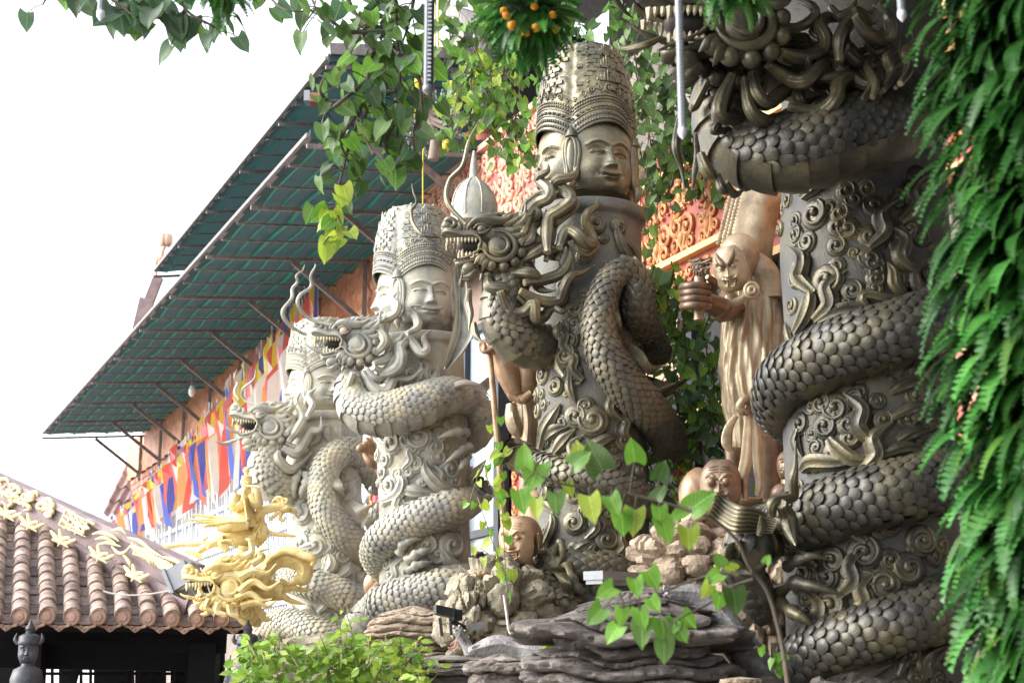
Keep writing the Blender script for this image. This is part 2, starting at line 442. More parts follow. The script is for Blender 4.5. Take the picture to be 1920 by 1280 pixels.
# railing of pale vertical bars behind the flags, its bars joined below
lower = MB()
for k in range(150):
    s = 2 + k * .155
    fbox(lower, s, s + .05, .0, .05, 3.0, 6.3)
gate = thing('bar_screen', 'tall pale grey screen of vertical bars below the row of flags', 'screen', F(13, 0, 0))
for k in range(150):
    if k == 0:
        q = MB(); q.box((0, 0, 0), (.06, .05, 3.4)); bar_me = q.mesh('bar', 'white_steel', False)
    s = 2 + k * .155
    put(bar_me, 'bar', gate, M4(F(s, .02, 4.6), FD, FN, ZZ))
for z in (3.1, 4.35, 5.15, 6.25):
    q = MB(); fbox(q, 1.9, 25.4, -.03, .1, z - .045, z + .045); q.build('rail', 'white_steel', gate, False)
q = MB(); fbox(q, 1.9, 25.4, -.12, -.08, 2.9, 6.2); q.build('back_sheet', 'grey_steel', gate, False)

# ------------------------------------------------------------------ eaves with green shade net
def eave(name, label, s0, s1, o0, o1, z0, z1, nraft, brackets=True, tapes=9, edge='wood_grey', tip=0.0):
    e = thing(name, label, 'eave', F((s0 + s1) / 2, o1, z1))
    m = MB(); G = np.zeros((70, 14, 3))
    for i, s in enumerate(np.linspace(s0, s1, 70)):
        for j, t in enumerate(np.linspace(0, 1, 14)):
            sag = -.05 * abs(math.sin(i * 1.9)) * math.sin(t * 12) ** 2 * .6
            G[i, j] = F(s, o0 + (o1 - o0) * t, z0 + (z1 - z0) * t + sag + .05)
    m.grid(G); m.build('shade_net', 'net', e)
    for k in range(tapes):
        t = (k + .5) / tapes
        m = MB(); ss = np.linspace(s0, s1, 60)
        a = np.array([F(s, o0 + (o1 - o0) * t + .02 * math.sin(s * 3 + k), z0 + (z1 - z0) * t + .0 + .012 * math.sin(s * 5 + k)) for s in ss])
        w = .03 if k % 3 else .055
        m.grid(np.stack([a - FN * w / 2, a + FN * w / 2], 1)); m.build('net_tape', 'net_tape', e)
    for k in range(nraft + 1):
        s = s0 + (s1 - s0) * k / nraft
        m = MB(); m.bar(F(s, o0, z0 - .06), F(s, o1 + .03, z1 - .06), .04, .05); m.build('rafter', 'iron', e, False)
        if k < nraft:
            for j in (1, 2):
                s2 = s + (s1 - s0) / nraft * j / 3
                m = MB(); m.bar(F(s2, o0, z0 - .03), F(s2, o1, z1 - .03), .022, .025); m.build('batten', 'iron', e, False)
        if brackets:
            m = MB(); m.bar(F(s, .10, z0 - 1.05), F(s, o0 + (o1 - o0) * .5, z0 + (z1 - z0) * .5 - .1), .06, .07); m.build('bracket', 'iron', e, False)
            m = MB(); m.bar(F(s, .12, z0 - 1.2), F(s, .12, z0 - .05), .06, .06, up=(1, 0, 0)); m.build('bracket_post', 'iron', e, False)
    m = MB(); m.bar(F(s0 - .02, o1, z1 + .07), F(s1, o1, z1 + .07), .09, .05); m.build('edge_trim', edge, e, False)
    m = MB(); m.bar(F(s0 - .02, o0, z0 + .07), F(s0 - .02, o1, z1 + .07), .05, .12); m.build('end_trim', 'net', e, False)
    return e
eave('lower_eave', 'broad lower eave lined with dark green shade net on iron rafters', .35, 22.6, .0, 2.5, 8.02, 7.78, 9)
eave('upper_eave', 'narrow upper eave with dark netting above the broad lower eave', 3.0, 14.6, -.9, 1.5, 10.35, 9.98, 5, brackets=False, tapes=6)
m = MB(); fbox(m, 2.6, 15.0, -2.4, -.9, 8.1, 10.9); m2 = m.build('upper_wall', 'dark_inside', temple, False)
m = MB()
for (s, o, z) in ((2.95, 1.5, 10.05),):
    m.bar(F(s, o, z + .12), F(s, -1.4, z + .55), .08, .16)
m.build('roof_end_board', 'wood_grey', temple, False)
# red and white reflector box on the upper eave end
q = thing('warning_box', 'small red and white box on the corner of the upper eave', 'box', P(583, 186, 19.3))
m = MB(); m.box(P(577, 184, 19.3), (.08, .2, .15)); m.build('pale_end', 'lamp_white', q, False)
m = MB(); m.box(P(592, 187, 19.3), (.14, .2, .13)); m.build('red_end', 'pot_red', q, False)

# lotus finials at the far roof end
for k, (u, v, h) in enumerate(((303, 462, 62), (292, 498, 40))):
    d = 30.0; c = P(u, v + h / 2, d); s = PX(d) * h
    f = thing('lotus_finial', ('tall pale lotus finial on the far roof ridge', 'shorter pale lotus finial at the far roof corner')[k], 'finial', c, 'lotus finials on the far roof')
    m = MB(); m.tube([c, c + [0, 0, s * .35], c + [s * .1, 0, s * .6]], [s * .10, s * .07, s * .06], 8); m.build('stalk', 'pink_gold', f)
    t = c + [s * .1, 0, s * .75]
    for j in range(6):
        a = j * math.pi / 3
        m = MB(); m.blob(t + [math.cos(a) * s * .13, math.sin(a) * s * .13, 0], (s * .10, s * .10, s * .22), 8, 6); m.build('petal', 'pink_gold', f)
m = MB(); m.bar(P(270, 590, 30.2), P(297, 520, 30.2), .12, .2); m.bar(P(262, 620, 30.1), P(276, 560, 30.1), .1, .3)
tag(m.build('far_roof_corner', 'roof_sheet', None, False), 'far reddish roof corner edge below the lotus finials', 'roof edge')

# side shed roof of corrugated tiles at the far end
sh = thing('side_roof', 'brown corrugated lean-to roof at the far end of the temple', 'roof', F(25.3, 0, 5.5))
ps = [P(252, 836, 40), P(318, 836, 40), P(262, 958, 38.6), P(192, 958, 38.6)]
for k in range(5):
    m = MB(); G = np.zeros((26, 5, 3)); t0, t1 = k / 5, (k + 1) / 5 + .02
    for i in range(26):
        a = i / 25
        for j in range(5):
            t = t0 + (t1 - t0) * j / 4
            G[i, j] = (ps[0] * (1 - t) + ps[3] * t) * (1 - a) + (ps[1] * (1 - t) + ps[2] * t) * a + np.array([0, -.06 * (j / 4), .05 * math.sin(a * 26) - .02 * k + .03 * (j < 1)])
    m.grid(G); m.build('corrugated_sheet', 'roof_sheet', sh)
m = MB(); m.bar(P(330, 870, 39), P(225, 985, 38), .08, .08); m.build('gutter', 'grey_steel', sh, False)

# hanging bulb under the lower eave
b = thing('light_bulb', 'bare white bulb hanging on a cord under the lower eave', 'bulb', P(360, 735, 29))
m = MB(); m.tube([P(361, 690, 29), P(360, 722, 29)], .012, 5, smooth=False); m.build('cord', 'iron', b)
m = MB(); m.blob(P(360, 733, 29), (.07, .07, .12), 10, 8); m.build('bulb', 'bulb_glass', b)

# ------------------------------------------------------------------ carved friezes
def scroll(mb, c, X, Y, Nn, r, turns=1.4, w=.16, flip=1, start=0.0, thick=.5):
    t = np.linspace(0, 1, 16)
    a = start + flip * t * turns * 2 * math.pi; q = r * (1 - .82 * t)
    pts = np.asarray(c) + np.outer(np.cos(a) * q, X) + np.outer(np.sin(a) * q, Y) + np.outer(t * r * .12, Nn)
    mb.tube(pts, np.linspace(w * r * 1.15, w * r * .8, 16), 6, smooth=False, up=Nn)
    mb.blob(pts[-1], r * .22, 7, 5)
def carved_panel(name, label, s0, s1, o, z0, z1, mg, mr, rows=2, cell=.42, parent=None, band=True):
    e = thing(name, label, 'carved frieze', F((s0 + s1) / 2, o, z0)) if parent is None else parent
    m = MB(); fbox(m, s0, s1, o - .12, o, z0, z1); m.build('panel', mr, e, False)
    nx = max(1, int((s1 - s0) / cell)); cw = (s1 - s0) / nx; ch = (z1 - z0) / rows
    X = -FD
    for i in range(nx):
        for j in range(rows):
            c = F(s0 + (i + .5) * cw, o + .015, z0 + (j + .5) * ch)
            mb = MB(); r = min(cw, ch) * .30; ja = random.uniform(.8, 1.25); jb = random.uniform(.75, 1.2); jf = random.choice((-1, 1))
            for f in (-1, 1):
                scroll(mb, c + X * f * cw * .24 * jb + ZZ * ch * (.14 + .06 * f * jf), X, ZZ, FN, r * .85 * ja, 1.3, .22, f * jf, math.pi / 2 + random.uniform(-.8, .8))
                scroll(mb, c + X * f * cw * .26 * ja - ZZ * ch * (.27 - .05 * f * jf), X, ZZ, FN, r * .75 * jb, 1.2, .24, -f, -math.pi / 2 + random.uniform(-.8, .8))
                mb.tube([c - ZZ * ch * .45, c + X * f * cw * .12 - ZZ * ch * .1, c + X * f * cw * .06 + ZZ * ch * .4], [r * .16, r * .2, r * .1], 6, 4)
            mb.blob(c - ZZ * ch * .12, (r * .42, r * .42, r * .6), 8, 6); mb.blob(c + ZZ * ch * .3, (r * .4, r * .4, r * .34), 8, 6)
            for k in range(12):
                q = c + X * random.uniform(-.46, .46) * cw + ZZ * random.uniform(-.46, .46) * ch
                mb.blob(q, r * random.uniform(.1, .24), 6, 5)
            mb.build('scroll_carving', mg, e)
    if band:
        for zz, h in ((z0 - .04, .06), (z1 + .04, .07)):
            q = MB(); fbox(q, s0, s1, o - .1, o + .07, zz - h / 2, zz + h / 2); q.build('moulding', mg, e, False)
    return e
fr = carved_panel('carved_frieze', 'red frieze carved with orange scrolls behind the robed statue', -8.6, -2.2, .05, 5.62, 6.42, 'frieze_gold', 'frieze_red', 2, .44)
q = MB(); fbox(q, -8.6, -2.2, -.1, .03, 5.28, 5.58); q.build('lower_band', 'frieze_red', fr, False)
for i in range(22):
    mb = MB(); c = F(-8.5 + i * .285, .04, 5.43)
    for f in (-1, 1): scroll(mb, c + FD * f * .07, -FD, ZZ, FN, .075, 1.1, .25, f, 0)
    mb.blob(c, .03, 6, 5); mb.build('band_scroll', 'frieze_gold', fr)
q = MB(); fbox(q, -8.6, -2.2, -.1, .08, 5.2, 5.27); q.build('moulding', 'frieze_gold', fr, False)
pk = carved_panel('carved_gable', 'pink panel crowded with carved curls beside the green eave end', -1.6, 2.2, .35, 6.72, 7.95, 'pink_gold', 'pink_red', 3, .46)
carved_panel('lower_carving', 'pink carved panel glimpsed between near pillar and ferns', -8.2, -6.6, .3, 3.0, 4.2, 'pink_gold', 'pink_red', 3, .4)

# ------------------------------------------------------------------ doors and windows of the hall
def window(name, label, s0, s1, z0, z1, o=.0, nv=2, nh=3):
    e = thing(name, label, 'window', F((s0 + s1) / 2, o, z0))
    w = (s1 - s0) / nv; h = (z1 - z0) / nh
    for i in range(nv):
        for j in range(nh):
            q = MB(); fbox(q, s0 + i * w + .05, s0 + (i + 1) * w - .05, o - .03, o - .015, z0 + j * h + .04, z0 + (j + 1) * h - .04); q.build('pane', 'glass', e, False)
    for i in range(nv + 1):
        q = MB(); fbox(q, s0 + i * w - .07, s0 + i * w + .07, o - .08, o + .06, z0, z1); q.build('frame_post', 'frame_navy', e, False)
    for j in range(nh + 1):
        q = MB(); fbox(q, s0 - .05, s1 + .05, o - .07, o + .045, z0 + j * h - .045, z0 + j * h + .045); q.build('frame_rail', 'frame_navy', e, False)
    return e
window('hall_window', 'tall navy framed window behind the bronze staff', .55, 2.6, 2.2, 6.0, .0, 2, 3)
window('hall_window', 'navy framed window in the gap between the two left pale pillars', 4.0, 5.6, 2.2, 6.0, .0, 2, 3)
for k, (u, d_, lab) in enumerate(((968, 0, 'red and gold door post beside the bronze arm'), (697, 0, 'red and gold door post between the two pale pillars'))):
    s, z = sz(u, 950, .12)
    e = thing('door_post', lab, 'door post', F(s, .12, 1.8), 'red and gold door posts')
    q = MB(); fbox(q, s - .16, s + .10, .0, .13, 1.8, 5.3); q.build('post', 'door_red', e, False)
    for j in range(16):
        q = MB(); c = F(s + .0, .14, 2.0 + j * .2)
        scroll(q, c, -FD, ZZ, FN, .07, 1.2, .25, 1 if j % 2 else -1); q.blob(c + ZZ * .1, .03, 6, 5); q.build('scroll_carving', 'frieze_gold', e)
    q = MB(); fbox(q, s - .25, s - .17, .0, .16, 1.8, 5.3); q.build('edge_strip', 'cloth_pink', e, False)
# doorway behind the shrubs; a solid sheet carries the inner shade in its colour
dw = thing('doorway', 'dark open doorway behind the leafy shrubs right of centre', 'doorway', F(-4.4, .0, 1.5))
q = MB(); fbox(q, -6.6, -2.6, -.05, .02, 1.5, 5.15); q.build('painted_shade', 'dark_inside', dw, False)
for s in (-6.6, -5.2, -3.9, -2.6):
    q = MB(); fbox(q, s - .06, s + .06, -.02, .1, 1.5, 5.15); q.build('door_jamb', 'frame_navy', dw, False)
q = MB(); fbox(q, -6.6, -2.6, -.02, .12, 4.0, 4.1); q.build('door_head', 'frieze_gold', dw, False)
q = MB(); fbox(q, -3.7, -2.7, .03, .08, 4.35, 5.0); q.build('tan_sign', 'statue_copper', dw, False)
ln = thing('red_lantern', 'small red lantern hanging in the dark doorway', 'lantern', P(1272, 880, 13.2))
m = MB(); m.lathe([(.03, -.14), (.1, -.1), (.13, 0), (.1, .1), (.03, .14)], P(1272, 862, 13.2), 14, fn=lambda th, z: 1 + .05 * np.cos(th * 7)); m.build('shade', 'lantern', ln)
m = MB(); m.tube([P(1272, 880, 13.2), P(1273, 905, 13.2)], [.03, .012], 6, smooth=False); m.build('tassel', 'lantern', ln)

# ------------------------------------------------------------------ roof terrace above: posts, board, dark hall
ut = thing('terrace_hall', 'dark upper terrace hall with grey timber posts above the lower roof', 'building', F(-4, -2, 6.6))
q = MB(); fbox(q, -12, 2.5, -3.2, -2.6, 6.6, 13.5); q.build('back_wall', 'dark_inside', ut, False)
q = MB(); fbox(q, -12, 1.2, -2.6, -.2, 6.5, 6.6); q.build('floor_slab', 'plaster', ut, False)
q = MB(); fbox(q, -12, 3.5, -2.8, .8, 11.6, 11.8); q.build('roof_slab', 'wood_grey', ut, False)
for u in (905, 745, 1290, 860):
    s, z = sz(u, 200, -.9)
    q = MB(); q.lathe([(.16, 6.6), (.15, 9), (.145, 11.6)], (*F(s, -.9, 0)[:2], 0), 12); q.build('post', 'wood_grey', ut)
q = MB(); q.bar(W(790, 240, -.85), W(880, 60, -.85), .2, .2); q.build('brace', 'wood_grey', ut, False)
q = MB(); q.bar(W(840, 20, -.7), W(960, 60, -.7), .16, .2); q.build('beam', 'wood_grey', ut, False)
sb = thing('wall_board', 'orange brown board with green stripes on the upper terrace', 'board', W(858, 190, -.75))
a, c2 = W(828, 190, -.75), W(893, 124, -.75)
q = MB(); fbox(q, (a - FA) @ FD, (c2 - FA) @ FD, -.8, -.74, a[2], c2[2]); q.build('board', 'board', sb, False)
for u in (848, 860, 875):
    b0, b1 = W(u, 183, -.735), W(u, 138, -.735)
    q = MB(); q.bar(b0, b1, .03, .01, up=FN); q.build('green_stripe', 'green_paint', sb, False)
for k, (u, v) in enumerate(((905, 285),)):
    c = W(u, v + 14, -.2)
    e = tag(MB().lathe([(.1, 0), (.2, .05), (.24, .18), (.22, .28), (.26, .32), (.2, .33)], c, 18).build('plant_pot', 'pot_red'), 'round red clay pot on the terrace edge above the pink carving', 'pot')
for k, (u, v) in enumerate(((1262, 330),)):
    c = W(u, v + 10, -.1)
    tag(MB().lathe([(.12, 0), (.2, .05), (.22, .2), (.2, .26), (.24, .3), (.18, .31)], c, 18).build('plant_pot', 'pot_red'), 'red clay pot above the frieze under the near dragon jaw', 'pot')
tag(MB().blob(W(1225, 335, -.2), (.5, .35, .3), 18, 12, fn=lambda g: 1 + .12 * np.sin(g[..., 0] * 9 + g[..., 2] * 7)).build('terrace_rock', 'rock_brown'), 'brown garden rock on the terrace above the red frieze', 'rock')
for k, u in enumerate((817, 822, 800)):
    tag(MB().tube([P(u, -30, 16.5), P(u, 110 - 8 * k, 16.5)], .012, 6, smooth=False).build('yellow_ribbon', 'yellow'), ('right', 'middle', 'left')[k] + 'most thin yellow ribbon hanging beside the dark LED tube', 'ribbon', 'thin yellow ribbons')
tag(MB().tube([P(796, 262, 14.6), P(793, 300, 14.6), P(793, 383, 14.6)], .009, 6).build('yellow_wire', 'yellow'), 'thin yellow wire hanging down to the pale statue crown', 'wire')

# ------------------------------------------------------------------ flags
def flag(i, s, o, ztop, length, combo, lean):
    names = ('blue', 'yellow', 'red', 'white', 'orange')
    lab = FLAGLAB[i]
    e = thing('flag', lab, 'flag', F(s, o, ztop - length - .6), 'flags hung along the temple railing')
    top = F(s, o, ztop); foot = F(s - lean * .1, o - .12, 4.7)
    MB().tube([foot, top], [.018, .014], 6, smooth=False).build('pole', 'white_steel', e)
    down = unit(foot - top)
    side = unit(-FD * .55 + FN * .6)
    nb = len(combo); ph = random.uniform(0, 6); amp = random.uniform(.08, .16)
    for k, cname in enumerate(combo):
        G = np.zeros((5, 10, 3))
        for a in range(5):
            b = (k + a / 4) / nb
            for j in range(10):
                c = j / 9
                fall = b ** 1.15 * length * .62
                wave = amp * math.sin(b * 11 + ph + c * 1.5) * (.3 + b)
                G[a, j] = top + down * (.04 + c * length * (.78 - .12 * b) + fall) + side * (b * (.26 + .07 * length) * (1 - .25 * c)) + np.cross(down, side) * (wave + .02) 
        MB().grid(G).build('stripe', 'cloth_' + cname, e)
ORD = ('first', 'second', 'third', 'fourth', 'fifth', 'sixth', 'seventh', 'eighth', 'ninth', 'tenth', 'eleventh', 'twelfth', 'thirteenth', 'fourteenth', 'fifteenth', 'sixteenth', 'seventeenth', 'eighteenth', 'nineteenth', 'twentieth')
NF = 56
full = ['blue', 'yellow', 'red', 'white', 'orange']
combos = []; FLAGLAB = []
ka = kb = kc = 0
for i in range(NF):
    if i % 5 == 2:
        combos.append(['pale', 'yellow', 'pale', 'white']); FLAGLAB.append(f'plain yellow hanging flag, {ORD[ka]} yellow one from the far left end'); ka += 1
    elif i % 5 == 4:
        combos.append(['red', 'pink', 'red']); FLAGLAB.append(f'plain red hanging flag, {ORD[kb]} red one from the far left end'); kb += 1
    else:
        combos.append([full[:], ['blue', 'yellow', 'red', 'white', 'pink', 'blue'], ['white', 'blue', 'yellow', 'red', 'white'], ['blue', 'white', 'yellow', 'pink', 'white', 'orange', 'blue']][(i * 7) % 4]); kc += 1
        if kc <= 20: FLAGLAB.append(f'many-coloured striped flag, {ORD[kc - 1]} striped one from the far left end')
        else: FLAGLAB.append(f'many-coloured striped flag near the pale dragon, {ORD[(kc - 21)]} counted on past the twentieth')
for i in range(NF):
    t = i / (NF - 1)
    s = 24.2 - t * 17.6
    zt = float(np.interp(s, [7.2, 10.3, 15.7, 23.3], [8.1, 7.63, 6.9, 6.05])) + random.uniform(-.12, .12)
    flag(i, s, .45 + random.uniform(-.05, .05), zt, (zt - 5.0) * random.uniform(.62, .78), combos[i], random.uniform(-1, 1))
# ================================================================== faces
def face_depth(x, z, k):
    """forward depth of a carved face; x in -1..1 across, z 0 chin .. 1 hairline; k = style dict"""
    X = np.abs(x)
    base = np.sqrt(np.clip(1 - (.93 * x) ** 2, 0, 1)) * .86
    jaw = np.where(z < .22, np.sqrt(np.clip(1 - ((.22 - z) / .25) ** 2, 0.02, 1)), 1.0)
    top = np.where(z > .8, np.sqrt(np.clip(1 - ((z - .8) / .65) ** 2, 0, 1)), 1.0)
    if k.get('dome'): top = np.where(z > .6, np.sqrt(np.clip(1 - ((z - .6) / .53) ** 2, 0, 1)), 1.0)
    h = base * jaw * top
    nl = k.get('nose', 1.0)
    t = np.clip((.74 - z) / .36, 0, 1)
    h += nl * (.05 + .24 * t ** 1.3) * np.exp(-1.6 * (x / (.075 + .075 * t)) ** 2) * sstep(.345, .39, z) * (1 - sstep(.70, .80, z))
    h += nl * .13 * gauss(X - .125, .065) * gauss(z - .405, .035)
    h -= .05 * gauss(X - .07, .03) * gauss(z - .37, .015)
    fz = k.get('frown', 0.0)
    zb = .725 + .055 * np.sin(np.clip((X - .05) / .62, 0, 1) * math.pi) - fz * (.10 * (1 - np.clip(X / .45, 0, 1)))
    h += k.get('brow', .085) * gauss(z - zb, .02 + .012 * fz) * sstep(.03, .1, X) * (1 - sstep(.6, .72, X))
    h -= .15 * gauss(X - .36, .23) * gauss(z - .640, .068)
    es = k.get('eye', 1.0)
    h += .205 * es * gauss(X - .355, .175 * max(1, es * .8)) * gauss(z - .622, .052 * es)
    h += .05 * gauss(z - (.640 - .7 * (X - .355) ** 2), .011) * (1 - sstep(.2, .28, np.abs(X - .355)))
    h -= .05 * gauss(z - (.682 - .7 * (X - .355) ** 2), .009) * (1 - sstep(.22, .3, np.abs(X - .355)))
    h -= .10 * gauss(z - (.590 + .35 * (X - .355) ** 2), .009) * (1 - sstep(.17, .26, np.abs(X - .355)))
    if es > 1.2:
        rr = np.hypot((X - .335) * 1.0, (z - .625) * 1.7)
        h += .10 * gauss(rr - .17, .024) - .05 * gauss(rr - .12, .02)
    h += .08 * gauss(X - .5, .24) * gauss(z - .40, .12)
    h -= .03 * gauss(X - (.22 + (.42 - z) * .9), .03) * sstep(.2, .3, z) * (1 - sstep(.38, .44, z)) * k.get('fold', 1.0)
    mo = k.get('mouth', 'smile')
    if mo == 'smile':
        zl = .238 + .30 * x ** 2
        h += .12 * gauss(z - zl - .027, .021) * (1 - sstep(.22, .4, X)) + .145 * gauss(z - zl + .033, .027) * (1 - sstep(.16, .36, X))
        h -= .12 * gauss(z - zl, .009) * (1 - sstep(.32, .44, X))
        h -= .05 * gauss(X - .42, .05) * gauss(z - .27, .03)
    else:
        zl = .235 + .20 * x ** 2
        op = (1 - sstep(.30, .42, X))
        h -= .16 * gauss(z - zl, .05) * op
        h += .09 * gauss(z - zl - .085, .025) * (1 - sstep(.36, .5, X)) + .10 * gauss(z - zl + .085, .028) * (1 - sstep(.30, .44, X))
    h -= .04 * gauss(x, .2) * gauss(z - .155, .03)
    h += .07 * gauss(x, .18) * gauss(z - .075, .06)
    return h
def face(mb, c, yaw, w, hgt, k=None, pitch=0.0, roll=0.0, nx=56, nzv=72, zlo=0.0, zhi=1.08):
    """adds a face surface; c = point midway between ears at chin level, yaw 0 looks to the camera (-Y), + to image right"""
    k = k or {}
    xs = np.sin(np.linspace(-1, 1, nx) * math.pi / 2); zs = np.linspace(zlo, zhi, nzv)
    Xg, Zg = np.meshgrid(xs, zs, indexing='xy')
    wid = .70 + .30 * sstep(-.08, .40, Zg)
    if k.get('dome'): wid = wid * np.where(Zg > .62, np.sqrt(np.clip(1 - ((Zg - .62) / .53) ** 2, .01, 1)), 1.0)
    dep = face_depth(Xg, Zg, k)
    R = Matrix.Rotation(yaw, 3, 'Z') @ Matrix.Rotation(-pitch, 3, 'X') @ Matrix.Rotation(roll, 3, 'Y')
    L = np.stack([Xg * wid * w, -dep * w, Zg * hgt], -1)
    W_ = L @ np.array(R).T + np.asarray(c)
    mb.grid(W_)
    return np.array(R)
def on_face(c, R, w, hgt, x, z, k=None, out=0.0):
    wid = .70 + .30 * sstep(-.08, .40, np.array(z))
    d = face_depth(np.array(x), np.array(z), k or {})
    return np.asarray(c) + R @ np.array([x * wid * w, -(d + out) * w, z * hgt])
def face_teeth(e, c, R, w, hgt, k, m='tooth', n=8):
    for row, z in ((1, .265), (-1, .205)):
        for i in range(n):
            x = -.26 + .52 * i / (n - 1)
            p = on_face(c, R, w, hgt, x, z + .2 * x * x, k, .05)
            q = MB(); q.blob(p, (w * .045, w * .05, hgt * .035), 7, 6, R=R); q.build('tooth', m, e)
def ear(mb, c, R, h, side):
    X = R[:, 0] * side; Zv = R[:, 2]; Yv = R[:, 1]
    pts = [(.0, -.45), (.05, -.2), (.0, .1), (.10, .38), (.26, .46), (.34, .25), (.24, -.05), (.16, -.35), (.10, -.6), (.0, -.62), (-.03, -.45)]
    mb.tube([np.asarray(c) + X * .02 * h + Yv * (a - .1) * h * .8 + Zv * b * h for a, b in pts], h * .055, 7, 4)
    mb.tube([np.asarray(c) + Yv * (a - .1) * h * .8 + Zv * b * h for a, b in ((.1, .22), (.18, .28), (.2, .1), (.1, -.1))], h * .05, 6, 4)
    mb.blob(np.asarray(c) - X * .02 * h + Yv * .06 * h, (h * .14, h * .14, h * .5), 10, 8, R=R)

# ================================================================== dragon scales
def scale_mesh(kind):
    if kind == 'round':
        ol = [(-.5, -.62), (.5, -.62), (.54, .05), (.42, .40), (.16, .56), (-.16, .56), (-.42, .40), (-.54, .05)]
    else:
        ol = [(-.5, -.62), (.5, -.62), (.54, .02), (.34, .34), (.07, .62), (-.07, .62), (-.34, .34), (-.54, .02)]
    hz = [-.10, -.10, .06, .18, .22, .22, .18, .06]
    V = [(x, y, z) for (x, y), z in zip(ol, hz)]
    V += [(x * .55, y * .6 - .02, z * .75 + .13) for (x, y), z in zip(ol, hz)]
    V += [(x * .98, y * .97, -.16) for (x, y) in ol]
    Q = [[i, (i + 1) % 8, 8 + (i + 1) % 8, 8 + i] for i in range(8)] + [[16 + i, 16 + (i + 1) % 8, (i + 1) % 8, i] for i in range(1, 8)]
    T = [[8, 9, 10, 11, 12, 13, 14, 15]]
    return np.array(V, float), [np.array(Q), np.array(T)]
SC_ROUND = scale_mesh('round'); SC_SHARP = scale_mesh('sharp')
def visible(p, n):
    v = CAM - p; L = np.linalg.norm(v)
    f = (n @ v) / L
    u, w = proj(p)
    if f < .12 or u < -10 or u > 1930 or w < -10 or w > 1290: return 0
    return f / L
class Dragon:
    """scaled body of one pillar dragon: arcs are added, then finish() splits the scales into pieces and rest"""
    def __init__(self, root, matb, sharp, scale_len, bodylabel=None):
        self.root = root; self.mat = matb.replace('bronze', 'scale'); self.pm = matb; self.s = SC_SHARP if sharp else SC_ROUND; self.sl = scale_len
        self.core = MB(); self.M = []; self.score = []; self.plates = []
    def arc(self, pts, r, belly, taper=None, plates=True, rev=False, spine=0.0):
        """pts (n,3) centre line, r radius per point, belly: fn(T, point)->direction"""
        pts = np.asarray(pts, float); r = np.broadcast_to(np.asarray(r, float), (len(pts),))
        A = spline(np.column_stack([pts, r]), 14); p, rr = A[:, :3], A[:, 3]
        seg = np.linalg.norm(np.diff(p, axis=0), axis=1); S = np.concatenate([[0], np.cumsum(seg)])
        n = max(8, int(S[-1] / (self.sl * .5)))
        t = np.linspace(0, S[-1], n)
        p = np.column_stack([np.interp(t, S, p[:, k]) for k in range(3)]); rr = np.interp(t, S, rr)
        T = np.gradient(p, axis=0); T /= np.linalg.norm(T, axis=1, keepdims=True)
        U = np.array([unit(-(b - Ti * (b @ Ti))) for Ti, b in zip(T, [np.asarray(belly(Ti, pi), float) for Ti, pi in zip(T, p)])])
        B = np.cross(T, U)
        th = np.linspace(0, 2 * math.pi, 24, endpoint=False)
        G = p[:, None] + (rr * .97)[:, None, None] * (U[:, None] * np.cos(th)[None, :, None] + B[:, None] * np.sin(th)[None, :, None])
        self.core.grid(G, False, True)
        sgn = -1 if rev else 1
        nring = int(S[-1] / (self.sl * .72))
        for i in range(nring):
            q = (i + .5) / nring * (n - 1); a = int(q); f = q - a; b2 = min(a + 1, n - 1)
            c = p[a] * (1 - f) + p[b2] * f; R_ = rr[a] * (1 - f) + rr[b2] * f
            Ti = unit(T[a] * (1 - f) + T[b2] * f); Ui = unit(U[a] * (1 - f) + U[b2] * f); Bi = np.cross(Ti, Ui)
            na = max(7, int(round(2 * math.pi * R_ / (self.sl * 1.02))))
            for j in range(na):
                ang = (j + .5 * (i % 2)) / na * 2 * math.pi
                if ang > math.pi: ang -= 2 * math.pi
                if plates and abs(ang) > 2.28: continue
                nn = Ui * math.cos(ang) + Bi * math.sin(ang)
                pos = c + nn * R_
                Y = Ti * sgn; X = np.cross(Y, nn)
                w = 2 * math.pi * R_ / na
                jit = .2
                n2 = unit(nn + X * random.uniform(-jit, jit) * .6 + Y * random.uniform(-.04, .04)); X2 = unit(np.cross(Y, n2)); Y2 = np.cross(n2, X2)
                self.M.append(M4(pos + nn * self.sl * .03 + Y * self.sl * random.uniform(-.09, .09), X2, Y2, n2, (w * random.uniform(.9, 1.08), self.sl * random.uniform(.93, 1.1), self.sl * random.uniform(.85, 1.1))))
                self.score.append(visible(pos, nn))
        if plates:
            npl = max(3, int(S[-1] / (self.sl * 1.75)))
            aa = np.linspace(2.15, 2 * math.pi - 2.15, 9)
            for i in range(npl):
                G = np.zeros((3, 9, 3))
                for e_, (tt, lift) in enumerate(((0, 1.0), (.55, 1.07), (1.04, 1.12))):
                    q = min((i + tt) / npl, 1) * (n - 1); a = min(int(q), n - 1); f = q - a; b2 = min(a + 1, n - 1)
                    c = p[a] * (1 - f) + p[b2] * f; R_ = rr[a] * (1 - f) + rr[b2] * f
                    Ui, Bi = unit(U[a] * (1 - f) + U[b2] * f), unit(B[a] * (1 - f) + B[b2] * f)
                    G[e_] = c + R_ * lift * (Ui * np.cos(aa)[:, None] + Bi * np.sin(aa)[:, None])
                Gi = G[2] * .0 + (G[2] - 0)
                c0 = G[2].mean(0)
                inn = G[2] + (p[min(int((i + 1) / npl * (n - 1)), n - 1)] - G[2]) * .14
                self.plates.append(np.stack([G[0], G[1], G[2], inn]))
